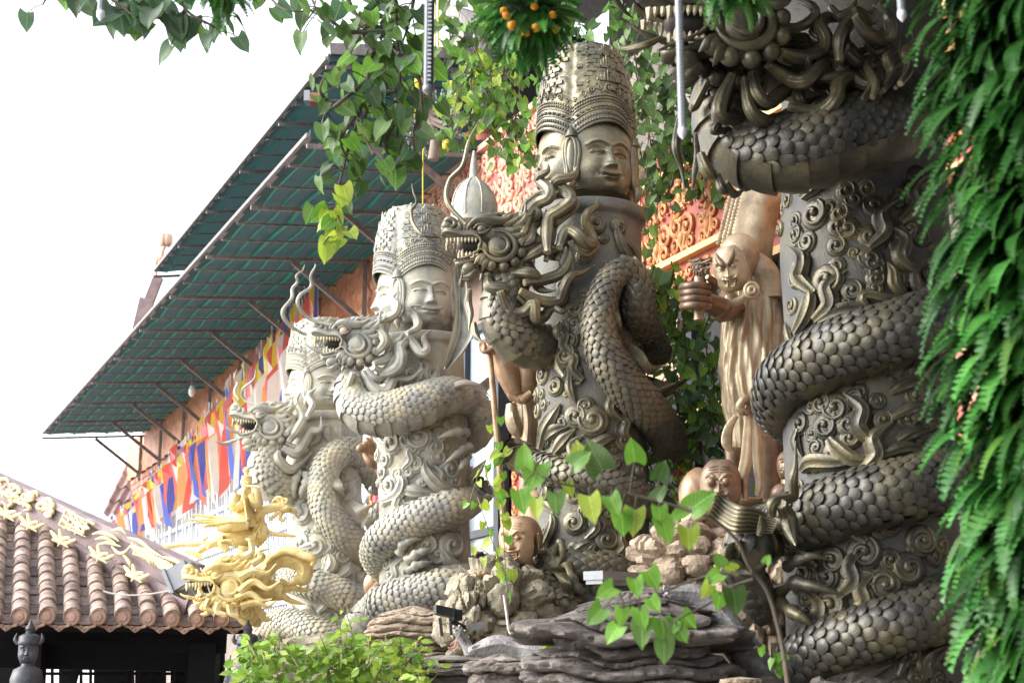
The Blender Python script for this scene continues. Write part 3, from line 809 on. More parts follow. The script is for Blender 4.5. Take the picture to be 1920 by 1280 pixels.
    def finish(self, bodymat=None):
        core = self.core.build('dragon_body', bodymat or self.mat, self.root)
        me = MB().add(*self.s).mesh('scale', self.mat, True, 50)
        order = np.argsort(-np.array(self.score)); sc = np.array(self.score)
        pick = [i for i in order[:300] if sc[i] > 0]; ps = set(pick)
        for i in pick: put(me, 'scale', core, self.M[i])
        rest = [self.M[i] for i in range(len(self.M)) if i not in ps]
        if rest:
            o = MB().inst(self.s[0], self.s[1], np.array(rest)).build('scale_field', self.mat, core, True, 50); stuff(o)
        for G in self.plates: MB().grid(G).build('belly_plate', self.pm, core, True, 50)
        return core

# ================================================================== dragon head (units: 1 = one unit of the traced profile, x forward, y sideways, z up)
def dragon_head(root, origin, fwd, up, s, m_, teeth='tooth', eye=None, name='dragon_head', crest=True, far=True, simple=False):
    Xf = unit(fwd); Zu = unit(np.asarray(up) - Xf * (np.asarray(up) @ Xf)); Ys = np.cross(Zu, Xf)
    origin = np.asarray(origin, float)
    def H(x, y, z): return origin + s * (Xf * x + Ys * y + Zu * z)
    # near side of the head = the side that faces the camera
    ns = 1.0 if (Ys @ (CAM - origin)) > 0 else -1.0
    sides = (ns, -ns) if far else (ns,)
    m = MB()
    # skull loft
    sec = [(-110, 45, 60, 55), (-60, 60, 88, 82), (0, 70, 92, 88), (60, 78, 86, 76), (110, 74, 72, 54), (160, 74, 62, 36), (210, 82, 56, 32), (255, 98, 50, 38), (282, 104, 38, 30), (296, 104, 18, 14)]
    A = spline(np.array(sec, float), 4); th = np.linspace(0, 2 * math.pi, 22, endpoint=False)
    G = np.array([[H(x, hw * math.cos(t), zc + hh * math.sin(t) * (1 if math.sin(t) > 0 else .8)) for t in th] for x, zc, hw, hh in A])
    m.grid(G, False, True)
    # nose bulbs and nostril rolls
    for sd in (1, -1):
        m.blob(H(262, sd * 26, 122), np.array([36, 27, 30]) * s, 12, 9, R=np.column_stack([Xf, Ys, Zu]))
        m.tube([H(285, sd * 22, 132), H(262, sd * 46, 152), H(232, sd * 52, 140), H(230, sd * 56, 114), H(250, sd * 58, 106)], np.array([10, 15, 15, 13, 8]) * s, 8, 4)
        m.tube([H(225, sd * 40, 128), H(205, sd * 58, 120), H(200, sd * 62, 98), H(218, sd * 64, 92)], np.array([8, 13, 12, 7]) * s, 8, 4)
    head = m.build(name, m_, root)
    # flared upper lip
    for sd in sides:
        q = MB(); G = np.zeros((12, 5, 3))
        C = spline(np.array([(292, 6, 92), (280, 40, 92), (235, 62, 84), (190, 72, 66), (150, 80, 66), (118, 92, 58), (98, 98, 30), (104, 92, -2)], float), 3)
        idx = np.linspace(0, len(C) - 1, 12).astype(int)
        for i, k in enumerate(idx):
            x, y, z = C[k]
            for j, (dy, dz) in enumerate(((-12, 24), (8, 10), (16, -8), (8, -16), (-10, -10))):
                G[i, j] = H(x, (y + dy) * sd, z + dz)
        q.grid(G); q.tube([H(C[k][0], (C[k][1] + 13) * sd, C[k][2] - 9) for k in idx], 6 * s, 6, 2); q.build('upper_lip', m_, head)
    # mouth cave
    q = MB(); q.blob(H(130, 0, 22), np.array([86, 52, 46]) * s, 12, 8, R=np.column_stack([Xf, Ys, Zu])); q.build('mouth', 'mouth_dark', head)
    # lower jaw
    q = MB(); sec = [(20, -18, 70, 40), (80, -40, 62, 30), (130, -62, 54, 22), (180, -78, 46, 18), (212, -80, 34, 16), (226, -74, 14, 9)]
    A = spline(np.array(sec, float), 4)
    G = np.array([[H(x, hw * math.cos(t), zc + hh * math.sin(t)) for t in th] for x, zc, hw, hh in A]); q.grid(G, False, True)
    for sd in sides:
        q.tube([H(226, 8 * sd, -62), H(205, 38 * sd, -58), (H(165, 54 * sd, -52)), H(120, 64 * sd, -30), H(95, 74 * sd, -4)], np.array([7, 8, 8, 8, 9]) * s, 7, 3)
        q.blob(H(150, 34 * sd, -104), np.array([40, 26, 30]) * s, 10, 8, R=np.column_stack([Xf, Ys, Zu]))
        q.tube([H(120, 30 * sd, -118), H(150, 34 * sd, -150), H(185, 30 * sd, -150)], np.array([22, 16, 3]) * s, 8, 4)
    q.build('lower_jaw', m_, head)
    # tongue tusk
    for sd in sides[:1]:
        MB().tube([H(150, 20 * sd, -40), H(200, 34 * sd, -52), H(250, 44 * sd, -44), H(290, 46 * sd, -30), H(312, 46 * sd, -14)], np.array([10, 13, 11, 8, 5]) * s, 8, 4, flat=.6).build('tongue', m_, head)
    # teeth
    for sd in sides:
        for i, x in enumerate((118, 136, 154, 172, 190, 208, 226, 246, 264)):
            L = 44 if x in (208, 264) else 28
            yy = 72 - max(0, x - 150) * .28
            q = MB(); q.tube([H(x, sd * yy, 46), H(x + 2, sd * (yy + 2), 46 - L * .6), H(x + (6 if L > 30 else 3), sd * (yy - 2), 46 - L)], np.array([9 if L < 30 else 12, 7, 1]) * s, 6, 3); q.build('tooth', teeth, head)
        for i, x in enumerate((112, 130, 148, 166, 188, 206)):
            L = 40 if x == 188 else 24
            yy = 60 - max(0, x - 130) * .25
            q = MB(); q.tube([H(x, sd * yy, -46 - (x - 112) * .12), H(x, sd * yy, -46 + L * .6), H(x - 2, sd * yy, -46 + L)], np.array([9, 7, 1]) * s, 6, 3); q.build('tooth', teeth, head)
    # cheek disc, crescents and balls
    for sd in sides:
        Rm = np.column_stack([Xf, Ys, Zu])
        q = MB(); q.blob(H(0, 84 * sd, -6), np.array([64, 30, 62]) * s, 22, 12, R=Rm); q.build('cheek', m_, head)
        q = MB()
        for rr_, a0, a1, th_, yy in ((82, -2.9, 1.9, 17, 92), (46, -2.6, 1.6, 10, 112)):
            aa = np.linspace(a0, a1, 16)
            w = th_ * np.sin(np.linspace(.12, math.pi - .12, 16)) + 2
            q.tube([H(-rr_ * math.cos(a), yy * sd, rr_ * math.sin(a) * .95) for a in aa], w * s, 8, 2)
        q.build('cheek_crescent', m_, head)
        for a in (-.25, .28, .82, 1.36, 1.9, 2.4):
            q = MB(); R0 = 118
            q.blob(H(-R0 * math.cos(a - .0), 74 * sd, -R0 * math.sin(a) * .92), np.array([29, 29, 29]) * s, 14, 10); q.build('cheek_ball', m_, head)
        # jaw frill leaves
        for (x0, z0, x1, z1) in ((70, -60, 130, -100), (50, -80, 90, -140), (100, 10, 60, -50)):
            q = MB(); q.tube([H(x0, 76 * sd, z0), H((x0 + x1) / 2, 92 * sd, (z0 + z1) / 2 + 8), H(x1, 84 * sd, z1)], np.array([24, 20, 2]) * s, 8, 5, flat=.5); q.build('jaw_frill', m_, head)
        # eye, lids, brow
        q = MB(); q.blob(H(88, 76 * sd, 90), 29 * s, 14, 10); q.build('eye', eye or m_, head)
        q = MB(); q.tube([H(128, 70 * sd, 72), H(110, 88 * sd, 64), H(84, 94 * sd, 66), H(58, 92 * sd, 82), H(40, 88 * sd, 100)], np.array([4, 8, 9, 8, 4]) * s, 7, 4)
        q.tube([H(134, 66 * sd, 92), H(112, 86 * sd, 112), H(82, 92 * sd, 114), H(50, 90 * sd, 102), H(20, 88 * sd, 112)], np.array([5, 10, 11, 9, 5]) * s, 7, 4); q.build('eyelid', m_, head)
        q = MB(); q.tube([H(150, 58 * sd, 112), H(124, 80 * sd, 134), H(80, 92 * sd, 142), H(30, 92 * sd, 132), H(-30, 90 * sd, 140), H(-70, 88 * sd, 176)], np.array([8, 20, 27, 27, 19, 4]) * s, 16, 5, ridge=.1, nr=4); q.build('brow', m_, head)
        # cheek flame and ear fin behind the eye
        for (x0, z0, x1, z1, x2, z2, w) in ((-30, 90, -80, 84, -120, 120, 18), (-50, 62, -110, 60, -150, 96, 16), (-70, 110, -120, 134, -140, 180, 15), (-20, 118, -70, 130, -104, 160, 14)):
            q = MB(); q.tube([H(x0, 86 * sd, z0), H(x1, 100 * sd, z1), H(x2, 96 * sd, z2)], np.array([w, w * .9, 2]) * s, 8, 6, ridge=.12, nr=4, flat=.6); q.build('ear_fin', m_, head)
        q = MB(); aa = np.linspace(0, 4.6, 14)
        q.tube([H(-96 - 26 * (1 - k_ / 16) * math.cos(a), 92 * sd, 92 + 26 * (1 - k_ / 16) * math.sin(a)) for k_, a in enumerate(aa)], 7 * s, 6, smooth=False); q.build('ear_curl', m_, head)
        # antler horn
        q = MB(); q.tube([H(-20, 56 * sd, 130), H(-90, 66 * sd, 150), H(-132, 70 * sd, 180), H(-138, 74 * sd, 236)], np.array([17, 14, 12, 4]) * s, 8, 5)
        q.tube([H(-112, 68 * sd, 160), H(-160, 72 * sd, 176), H(-176, 74 * sd, 210)], np.array([11, 9, 3]) * s, 7, 4); q.build('horn', m_, head)
        # snout wrinkles
        q = MB()
        for i in range(4):
            q.tube([H(140 + i * 18, 54 * sd, 104 - i * 2), H(146 + i * 18, 68 * sd, 92 - i * 2), H(150 + i * 18, 66 * sd, 76)], np.array([5, 7, 4]) * s, 6, 3)
        q.build('snout_wrinkle', m_, head)
    if crest:
        for i in range(26):
            a = i / 25; x = 160 - 190 * a; y0 = (random.uniform(-60, 60)); z = 128 + 52 * math.sin(a * 2.3) - abs(y0) * .35
            q = MB(); q.tube([H(x, y0, z - 8), H(x - 16, y0 * 1.06, z + 16), H(x - 38, y0 * 1.08, z + 18), H(x - 50, y0 * 1.1, z + 6), H(x - 40, y0 * 1.12, z - 2)], np.array([11, 13, 11, 8, 4]) * s, 7, 4)
            q.build('crest_curl', m_, head)
        for i in range(5):
            x = 60 - i * 40
            q = MB(); q.tube([H(x, 0, 150), H(x - 30, 0, 186), H(x - 70, 0, 196), H(x - 92, 0, 220)], np.array([18, 17, 12, 2]) * s, 8, 5, ridge=.12, nr=4, flat=.6); q.build('crest_flame', m_, head)
    return head, H
def strand(root, pts, r0, m_, d, zmap, parent=None, dd=0.0, tipk=.5, name='mane_strand'):
    """wavy ribbed lock of mane traced in photo pixels; d depth, dd depth change along it"""
    n = len(pts); w = np.array([P(*zmap(x, y), d + dd * i / max(1, n - 1) + .05 * math.sin(i * 1.7 + pts[0][0])) for i, (x, y) in enumerate(pts)])
    rr = np.array([r0 * 1.12 * (1 - (1 - tipk) * (i / (n - 1)) ** 2.4) for i in range(n)]); rr[-1] = r0 * .12; rr[0] *= .6
    if n > 4: rr[-2] *= .68
    q = MB(); q.tube(w, rr * .94, 28, 7, ridge=.085, nr=7, up=(0, -1, .2)); q.build(name, m_, parent or root)
    if name == 'mane_strand' and n > 4:          # a thinner lock running beside it
        g_ = random.Random(int(pts[0][0] * 7 + pts[-1][1])); px_ = r0 * 1.5
        off = np.array([g_.uniform(-1, 1), .9, g_.uniform(-1, 1)]) * px_
        w2 = w + off + np.array([[math.sin(i * 2.1 + n) * px_ * .5, 0, math.cos(i * 1.7 + n) * px_ * .5] for i in range(n)])
        q = MB(); q.tube(w2[:-1], (rr * .62)[:-1] * np.linspace(1, .35, n - 1), 21, 7, ridge=.085, nr=7, up=(0, -1, .2)); q.build(name, m_, parent or root)
def Z(x0, y0, k): return lambda x, y: (x0 + x * k, y0 + y * k)
ZA, ZB, ZC, ZD, ZE, ZF, ZG, ZH = Z(780, 80, .3125), Z(780, 380, .375), Z(860, 800, .375), Z(500, 360, .3125), Z(380, 700, .375), Z(1150, 0, .328), Z(1340, 340, .3595), Z(1320, 780, .3906)
ZR, ZS, ZV, Z5, Z6 = Z(0, 860, .328), Z(60, 380, .5), Z(1240, 380, .469), Z(660, 800, .2735), Z(860, 620, .3906)

class Pillar:
    def __init__(self, name, label, d, top, bot, rpx, mats, group='dragon pillars in a row'):
        self.d = d; self.top, self.bot = top, bot; self.R = rpx * PX(d); self.m, self.ms = mats
        self.root = thing(name, label, 'pillar', P(*bot, d), group)
    def ax(self, v):
        t = (v - self.bot[1]) / (self.top[1] - self.bot[1])
        return P(self.bot[0] + (self.top[0] - self.bot[0]) * t, v, self.d)
    def on(self, u, v, rho=None, back=False, off=0.0):
        """point on the pillar's skin (radius rho) seen at pixel u, v; beyond the outline it stays beside the axis"""
        rho = (rho or self.R) + off
        c = self.ax(v); x = P(u, v, self.d)[0] - c[0]
        for _ in range(3):
            y = -math.sqrt(max(0, rho * rho - x * x)) * (-1 if back else 1)
            x = P(u, v, self.d + y)[0] - c[0]
        y = -math.sqrt(max(0, rho * rho - x * x)) * (-1 if back else 1)
        return P(u, v, self.d + y)
    def nrm(self, p):
        z0 = self.ax(self.bot[1]); z1 = self.ax(self.top[1]); a = unit(z1 - z0)
        q = np.asarray(p) - z0; q = q - a * (q @ a)
        return unit(q), a
    def shaft(self, v0, v1, name='shaft', flare=0.0):
        a, b = self.ax(v0), self.ax(v1); L = np.linalg.norm(b - a)
        m = MB(); n = 40; hs = np.linspace(0, L, n)
        pr = [(self.R * (1 + flare * (1 - h / L) ** 2 + .012 * math.sin(h * 7)), h) for h in hs]
        m.lathe(pr, a, 56, ax=unit(b - a), fn=lambda th, z: 1 + .012 * np.sin(th * 5 + z * 4) + .008 * np.sin(th * 13 - z * 9)); return m.build(name, self.ms, self.root)
    def cloud(self, zm, items, kpx, lift=.055, tail=None):
        """one cloud: discs with raised spirals; items (x, y, r) in zoomed pixels"""
        q = MB()
        for i, (x, y, r) in enumerate(items):
            u, v = zm(x, y); p = self.on(u, v); n, a = self.nrm(p); t = np.cross(a, n); R_ = r * 1.3 * kpx * PX(self.d)
            q.lathe([(R_ * 1.02, -R_ * .25), (R_, R_ * .12), (R_ * .86, R_ * .25), (R_ * .5, R_ * .30), (R_ * .1, R_ * .30)], p, 18, ax=n)
            f = 1 if i % 2 else -1
            aa = np.linspace(0, 1, 22); an = 1.2 + i * 1.7 + f * aa * 6.6; rr = R_ * (.88 - .66 * aa)
            pts = p + np.outer(np.cos(an) * rr, t) + np.outer(np.sin(an) * rr, a) + np.outer(R_ * (.20 + .16 * np.sqrt(aa)), n)
            q.tube(pts, R_ * np.linspace(.13, .20, 22), 8, smooth=False, up=n)
            q.blob(p + n * R_ * .32 + (t * math.cos(an[-1]) + a * math.sin(an[-1])) * R_ * .1, R_ * .27, 10, 8)
        q.build('cloud_relief', self.m, self.root)
    def fill(self, seed, v0, v1, n, rpx):
        """low background clouds and tongues that cover the rest of the shaft"""
        r = random.Random(seed); ident = lambda x, y: (x, y); w = self.R / PX(self.d)
        for k in range(n):
            v = v0 + (v1 - v0) * (k + r.random()) / n; uc = self.bot[0] + (self.top[0] - self.bot[0]) * (v - self.bot[1]) / (self.top[1] - self.bot[1])
            u = uc + r.uniform(-.92, .92) * w
            if k % 3 < 2:
                it = [(u, v, rpx * r.uniform(.6, 1))]
                for _ in range(r.randint(1, 3)): it.append((it[-1][0] + r.uniform(-1.5, 1.5) * rpx, it[-1][1] + r.uniform(.3, 1.5) * rpx, rpx * r.uniform(.45, .85)))
                self.cloud(ident, it, .77)
            else:
                s_ = r.choice((-1, 1)); self.flame(ident, [(u, v), (u + s_ * rpx * 1.2, v - rpx * 1.2), (u + s_ * rpx * 1.0, v - rpx * 2.6), (u + s_ * rpx * 2.4, v - rpx * 3.8)], rpx * .75, 1.0)
    def flame(self, zm, pts, w, kpx, lift=.02, name='flame_relief'):
        ww = np.array([self.on(*zm(x, y), off=lift) for x, y in pts]); n = len(pts); R_ = w * kpx * PX(self.d)
        rr = R_ * np.array([1 - .35 * (i / (n - 1)) for i in range(n)]); rr[-1] = R_ * .08; rr[0] *= .45
        q = MB(); nn = self.nrm(ww[0])[0]
        q.tube(ww, rr, 16, 7, ridge=.13, nr=8, flat=1.0, up=nn); q.build(name, self.m, self.root)
    def toe(self, zm, pts, w, kpx, lift=.06, parent=None):
        ww = np.array([self.on(*zm(x, y), off=lift + .05 * math.sin(i / (len(pts) - 1) * 3.1)) for i, (x, y) in enumerate(pts)]); R_ = w * kpx * PX(self.d)
        A = spline(ww, 5); n = len(A); t = np.linspace(0, 1, n)
        rr = R_ * np.where(t < .55, .95 + .22 * np.cos(t * 20), np.clip((1 - t) / .45, .04, 1) ** .75 * .8)
        q = MB(); q.tube(A, rr, 10, smooth=False); q.build('toe_claw', self.m, parent or self.root)
    def fin(self, pts_a, pts_b, d0, zm, name='fin', thick=.018, wav=.05):
        """ribbed fin stretched between two traced edges"""
        a = spline(np.array(pts_a, float), 6); b = spline(np.array(pts_b, float), 6); n = 26
        ia = np.linspace(0, len(a) - 1, n); A = np.column_stack([np.interp(ia, np.arange(len(a)), a[:, k]) for k in (0, 1)])
        ib = np.linspace(0, len(b) - 1, n); B = np.column_stack([np.interp(ib, np.arange(len(b)), b[:, k]) for k in (0, 1)])
        m_ = 40; G = np.zeros((n, m_, 3)); G2 = G.copy()
        for i in range(n):
            for j in range(m_):
                t = j / (m_ - 1); x, y = A[i] * (1 - t) + B[i] * t
                dz = wav * math.sin(i * .35) + .0045 * math.cos(j * 1.05) - .03 * math.sin(math.pi * j / 39)
                d = (d0(t) if callable(d0) else d0) + dz
                G[i, j] = P(*zm(x, y), d); G2[i, j] = P(*zm(x, y), d + thick * 2)
        q = MB(); q.grid(G); q.grid(G2[::-1]); 
        for E1, E2 in ((G[:, 0], G2[:, 0]), (G2[:, -1], G[:, -1]), (G2[0], G[0]), (G[-1], G2[-1])): q.grid(np.stack([E1, E2], 0))
        q.build(name, self.m, self.root)
    def path(self, zm, pts, embed=.35, r=None):
        """centre line from traced points (x, y[, 'b'|depth offset])"""
        out = []
        for q in pts:
            u, v = zm(q[0], q[1]); k = q[2] if len(q) > 2 else None
            rho = self.R + r * embed
            if k == 'b': out.append(self.on(u, v, rho, True))
            elif k is None: out.append(self.on(u, v, rho))
            else: out.append(P(u, v, self.d + k))
        return np.array(out)
def coil(pl):
    def f(T, p):
        n, a = pl.nrm(p); b = np.cross(n, T)
        if f.sg is None: f.sg = -1.0 if b[2] > 0 else 1.0
        return b * f.sg - n * .45
    f.sg = None
    return f
def left_turn(T, p): return np.array([T[2], 0, -T[0]])

# ================================================================== four-faced heads
def four_faces(pl, vslab, vneck, vhair, vtop, yaw0, head_mat, u_axis_top):
    """slab, neck, four faces with ears, crown bands and tower on the pillar top; returns nothing"""
    c = pl.ax(vslab); k = PX(pl.d)
    up = unit(pl.ax(vtop) - pl.ax(vslab)) * 1.0
    H_ = lambda v: np.linalg.norm(pl.ax(v) - c) * (1 if v < vslab else -1)
    R = pl.R
    m = MB(); m.lathe([(R * .96, -.10), (R * .99, -.06), (R * 1.08, -.045), (R * 1.10, -.02), (R * 1.10, .03), (R * 1.07, .05), (R * .9, .055), (R * .7, .06)], c, 56, ax=up); m.build('collar', pl.ms, pl.root)
    hn = H_(vneck); m = MB(); prof = []
    for i in range(9): prof += [(R * (.86 - .10 * i / 8) + .012, .05 + (hn + .02) * i / 8), (R * (.85 - .10 * i / 8) - .012, .05 + (hn + .02) * (i + .5) / 8)]
    m.lathe(prof, c, 48, ax=up); m.build('neck', head_mat, pl.root)
    hh = H_(vhair) - hn; w = R * .67; off = R * .38
    hd = MB(); hd.lathe([(R * .62, hn - .02), (R * .74, hn + hh * .3), (R * .80, hn + hh * .7), (R * .8, hn + hh * 1.1)], c, 40, ax=up)
    head = hd.build('four_faced_head', head_mat, pl.root)
    for i in range(4):
        yw = yaw0 + i * math.pi / 2
        fdir = np.array([math.sin(yw), -math.cos(yw), 0])
        q = MB(); cc = c + up * (hn - .03) + fdir * off
        Rm = face(q, cc, yw, w, hh * 1.0, {'fold': .5}, nx=64, nzv=84, zhi=1.18)
        q.build('face', head_mat, head)
        # ears sit on the seam between neighbouring faces
        ya = yw + math.pi / 4; ed = np.array([math.sin(ya), -math.cos(ya), 0])
        q = MB(); ce = c + up * (hn + hh * .50) + ed * (R * .94)
        Rr = np.array(Matrix.Rotation(ya - math.pi / 2 * 0, 3, 'Z'))
        h_ = hh * .62
        loop = [(.0, .52), (.26, .36), (.32, .05), (.24, -.25), (.2, -.5), (.0, -.62), (-.2, -.5), (-.24, -.25), (-.32, .05), (-.26, .36), (0, .52)]
        t_ = np.array([math.cos(ya), math.sin(ya), 0])
        q.tube([ce + t_ * a * h_ * .62 + up * b * h_ for a, b in loop], h_ * .06, 8, 4)
        q.tube([ce + t_ * a * h_ * .4 + up * b * h_ + ed * .01 for a, b in loop], h_ * .05, 8, 4)
        q.blob(ce - ed * .02, (h_ * .17, h_ * .17, h_ * .55), 12, 9)
        q.tube([ce + up * h_ * -.5, ce + up * h_ * -.75 + ed * .02, ce + up * h_ * -1.0], [h_ * .08, h_ * .11, h_ * .03], 8, 4)
        q.tube([ce + up * h_ * .5, ce + up * h_ * .66, ce + up * h_ * .8], [h_ * .16, h_ * .1, h_ * .01], 8, 4)
        q.build('ear', head_mat, head)
        # third small ornament below the ear
    # crown: four lobes; bands of beads arch over each face
    zt0 = hn + hh * .93; ztop = H_(vtop)
    def lobe(phi, z):
        a = ((phi - (yaw0 - math.pi / 2) + math.pi / 4) % (math.pi / 2)) - math.pi / 4
        f = np.clip((z - zt0) / (ztop - zt0), 0, 1)
        base = R * (.97 - .12 * f - .26 * f ** 4.0)
        return base * (1 + (.05 * (1 - f)) * np.cos(4 * a) - (.06 * (1 - f * .7)) * gauss(np.abs(a) - math.pi / 4, .07)), a
    th = np.linspace(0, 2 * math.pi, 128, endpoint=False); zs = np.linspace(0, 1, 60)
    # lower edge arches: high over the brow, low at the ears
    G = np.zeros((60, 128, 3)); t1 = unit(np.cross(up, [0, 1, 0])); t2 = np.cross(up, t1)
    ex = unit(np.array([1, 0, 0]) - up * up[0]); ey = np.cross(up, ex)
    for j, phi in enumerate(th):
        a = ((phi - (yaw0 - math.pi / 2) + math.pi / 4) % (math.pi / 2)) - math.pi / 4
        zl = zt0 + .10 * math.cos(a * 2) * hh - .16 * hh * (abs(a) / (math.pi / 4)) ** 2
        for i, t in enumerate(zs):
            z = zl + (ztop - zl) * t
            r_, _ = lobe(phi, z)
            if t > .96: r_ *= 1 - (t - .96) / .04 * .85
            # carved courses of the tower
            if t > .34 and t < .97:
                cw = int((t - .34) * 16); bx = math.sin((phi * 14 + cw * 2.3)) + .6 * math.sin(phi * 31 + cw)
                r_ *= 1 + .012 * (1 if bx > .2 else -.6) - .016 * (((t - .34) * 16) % 1 < .22)
            G[i, j] = c + up * z + (ex * math.cos(phi) + ey * math.sin(phi)) * r_
    q = MB(); q.grid(G, False, True); q.F.append(np.array([[59 * 128 + k_ for k_ in range(128)]]))
    crown = q.build('crown', head_mat, pl.root)
    # bead rows and mouldings
    for row, (t, kind) in enumerate(((.012, 'roll'), (.05, 'bead'), (.105, 'tall'), (.155, 'roll'), (.185, 'flower'), (.235, 'roll'), (.265, 'bead'), (.30, 'bead'))):
        q = MB(); npz = 30
        for i in range(4):
            for jn in range(npz):
                a = (-.5 + (jn + .5) / npz) * math.pi / 2; phi = yaw0 - math.pi / 2 + i * math.pi / 2 + a
                zl = zt0 + .10 * math.cos(a * 2) * hh - .16 * hh * (abs(a) / (math.pi / 4)) ** 2
                z = zl + (ztop - zl) * t; r_, _ = lobe(phi, z)
                pnt = c + up * z + (ex * math.cos(phi) + ey * math.sin(phi)) * r_ * 1.012
                dd_ = ex * math.cos(phi) + ey * math.sin(phi)
                s_ = R * .026
                if kind == 'bead': q.blob(pnt, s_ * 1.05, 7, 5)
                elif kind == 'tall': q.blob(pnt, (s_ * .8, s_ * .8, s_ * 1.5), 6, 5)
                elif kind == 'flower' and jn % 2 == 0:
                    q.blob(pnt, s_ * 1.25, 6, 5); tt_ = np.cross(up, dd_)
                    for e_ in (-1, 1): q.blob(pnt + tt_ * e_ * s_ * 1.5, (s_ * .7,) * 3, 6, 4)
                elif kind == 'roll':
                    a2 = a + math.pi / 2 / npz; phi2 = yaw0 - math.pi / 2 + i * math.pi / 2 + a2
                    a2 = min(a2, math.pi / 4)
                    zl2 = zt0 + .10 * math.cos(a2 * 2) * hh - .16 * hh * (abs(a2) / (math.pi / 4)) ** 2
                    z2 = zl2 + (ztop - zl2) * t; r2, _ = lobe(phi2, z2)
                    q.tube([pnt, c + up * z2 + (ex * math.cos(phi2) + ey * math.sin(phi2)) * r2 * 1.012], s_ * .55, 6, smooth=False, cap=False)
        q.build('bead_band' if kind != 'roll' else 'moulding', head_mat, crown)
    # leafy curls that top each diadem
    for i in range(4):
        q = MB()
        for jn in range(9):
            a = (-.45 + .9 * jn / 8) * math.pi / 2; phi = yaw0 - math.pi / 2 + i * math.pi / 2 + a
            hgt = 1.35 - abs(jn - 4) * .16
            zl = zt0 + .10 * math.cos(a * 2) * hh - .16 * hh * (abs(a) / (math.pi / 4)) ** 2
            z = zl + (ztop - zl) * .335; r_, _ = lobe(phi, z); dd_ = ex * math.cos(phi) + ey * math.sin(phi); tt_ = np.cross(up, dd_)
            scroll(q, c + up * (z + R * .07 * hgt) + dd_ * r_ * 1.01, tt_, up, dd_, R * .075 * hgt, 1.3, .24, 1 if jn % 2 else -1, -1.5)
        q.build('diadem_curl', head_mat, crown)
    # carved blocks and little pediments on the tower
    q = MB()
    for row in range(11):
        t = .42 + row * .048
        for j in range(34):
            if random.random() < .38: continue
            phi = (j + .5 * (row % 2)) / 34 * 2 * math.pi; z = zt0 + (ztop - zt0) * t; r_, a = lobe(phi, z)
            dd_ = ex * math.cos(phi) + ey * math.sin(phi); tt_ = np.cross(up, dd_)
            if abs(a) > .62: continue
            q.box(c + up * z + dd_ * (r_ + R * random.uniform(-.012, .012)), (R * random.uniform(.08, .16), R * .07, (ztop - zt0) * .036), tt_, dd_, up)
    q.build('tower_block', head_mat, crown, False)
    q = MB()
    for i in range(4):
        phi = yaw0 - math.pi / 2 + i * math.pi / 2
        for t, wd in ((.50, .22), (.66, .18), (.80, .14)):
            z = zt0 + (ztop - zt0) * t
            for e_ in np.linspace(-1, 1, 7):
                ph = phi + e_ * wd; r_, _ = lobe(ph, z); dd_ = ex * math.cos(ph) + ey * math.sin(ph)
                hgt = (1 - abs(e_)) * .10 + .04
                q.tube([c + up * z + dd_ * r_, c + up * (z + R * hgt * 1.6) + dd_ * r_ * 1.01], [R * .035, R * .012], 6, smooth=False)
        for e_ in (-1, 1):
            for t in np.linspace(.4, .95, 14):
                z = zt0 + (ztop - zt0) * t; ph = phi + e_ * .42; r_, _ = lobe(ph, z); dd_ = ex * math.cos(ph) + ey * math.sin(ph)
                q.blob(c + up * z + dd_ * r_, R * .035, 6, 5)
    q.build('tower_pediment', head_mat, crown)
# ================================================================== the four dragon pillars
# ---- near pillar (right)
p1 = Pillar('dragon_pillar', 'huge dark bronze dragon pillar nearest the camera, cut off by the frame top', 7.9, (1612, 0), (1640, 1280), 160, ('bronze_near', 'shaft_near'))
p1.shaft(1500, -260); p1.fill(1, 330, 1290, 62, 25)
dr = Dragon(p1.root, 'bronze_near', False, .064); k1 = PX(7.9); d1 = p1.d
# neck sweeping from the head round to the right
dr.arc(p1.path(ZF, [(760, 250, -.55), (640, 480, -.62), (635, 680, -.66), (740, 850, -.72), (980, 880, -.80), (1280, 800, -.80), (1560, 710, -.66), (1790, 600, -.35), (1960, 480, .1)], r=.18),
       np.array([50, 54, 58, 62, 68, 70, 68, 64, 60]) * k1, left_turn, rev=False)
dr.arc(p1.path(ZG, [(1420, 560, 'b'), (1330, 640, -.1), (1180, 710), (980, 790), (760, 850), (560, 930), (410, 1010), (345, 1100), (350, 1190, .2), (440, 1270, .55)], r=56 * k1),
       np.array([52, 54, 56, 58, 58, 56, 53, 50, 48, 46]) * k1, coil(p1), rev=True)
dr.arc(p1.path(ZH, [(1500, 160, 'b'), (1360, 240, -.1), (1200, 300), (950, 360), (700, 420), (500, 490), (340, 540), (230, 620, -.30), (190, 730, -.25), (250, 860, -.2), (290, 960, -.15)], r=52 * k1),
       np.array([50, 52, 53, 54, 54, 52, 46, 40, 35, 30, 20]) * k1, coil(p1), rev=True)
dr.arc(p1.path(ZH, [(1500, 800, 'b'), (1360, 850, -.1), (1180, 930), (900, 1010), (650, 1090), (500, 1160), (440, 1250), (520, 1360, .3)], r=46 * k1),
       np.array([44, 46, 48, 48, 48, 46, 44, 42]) * k1, coil(p1), rev=True)
dr.finish()
hd, H1 = dragon_head(p1.root, P(1380, 66, d1 - .95), (-1, -.10, .02), (0, 0, 1), .375 * PX(d1 - .95) * 1.85, 'bronze_near')
kz = .328 * PX(d1 - .9)
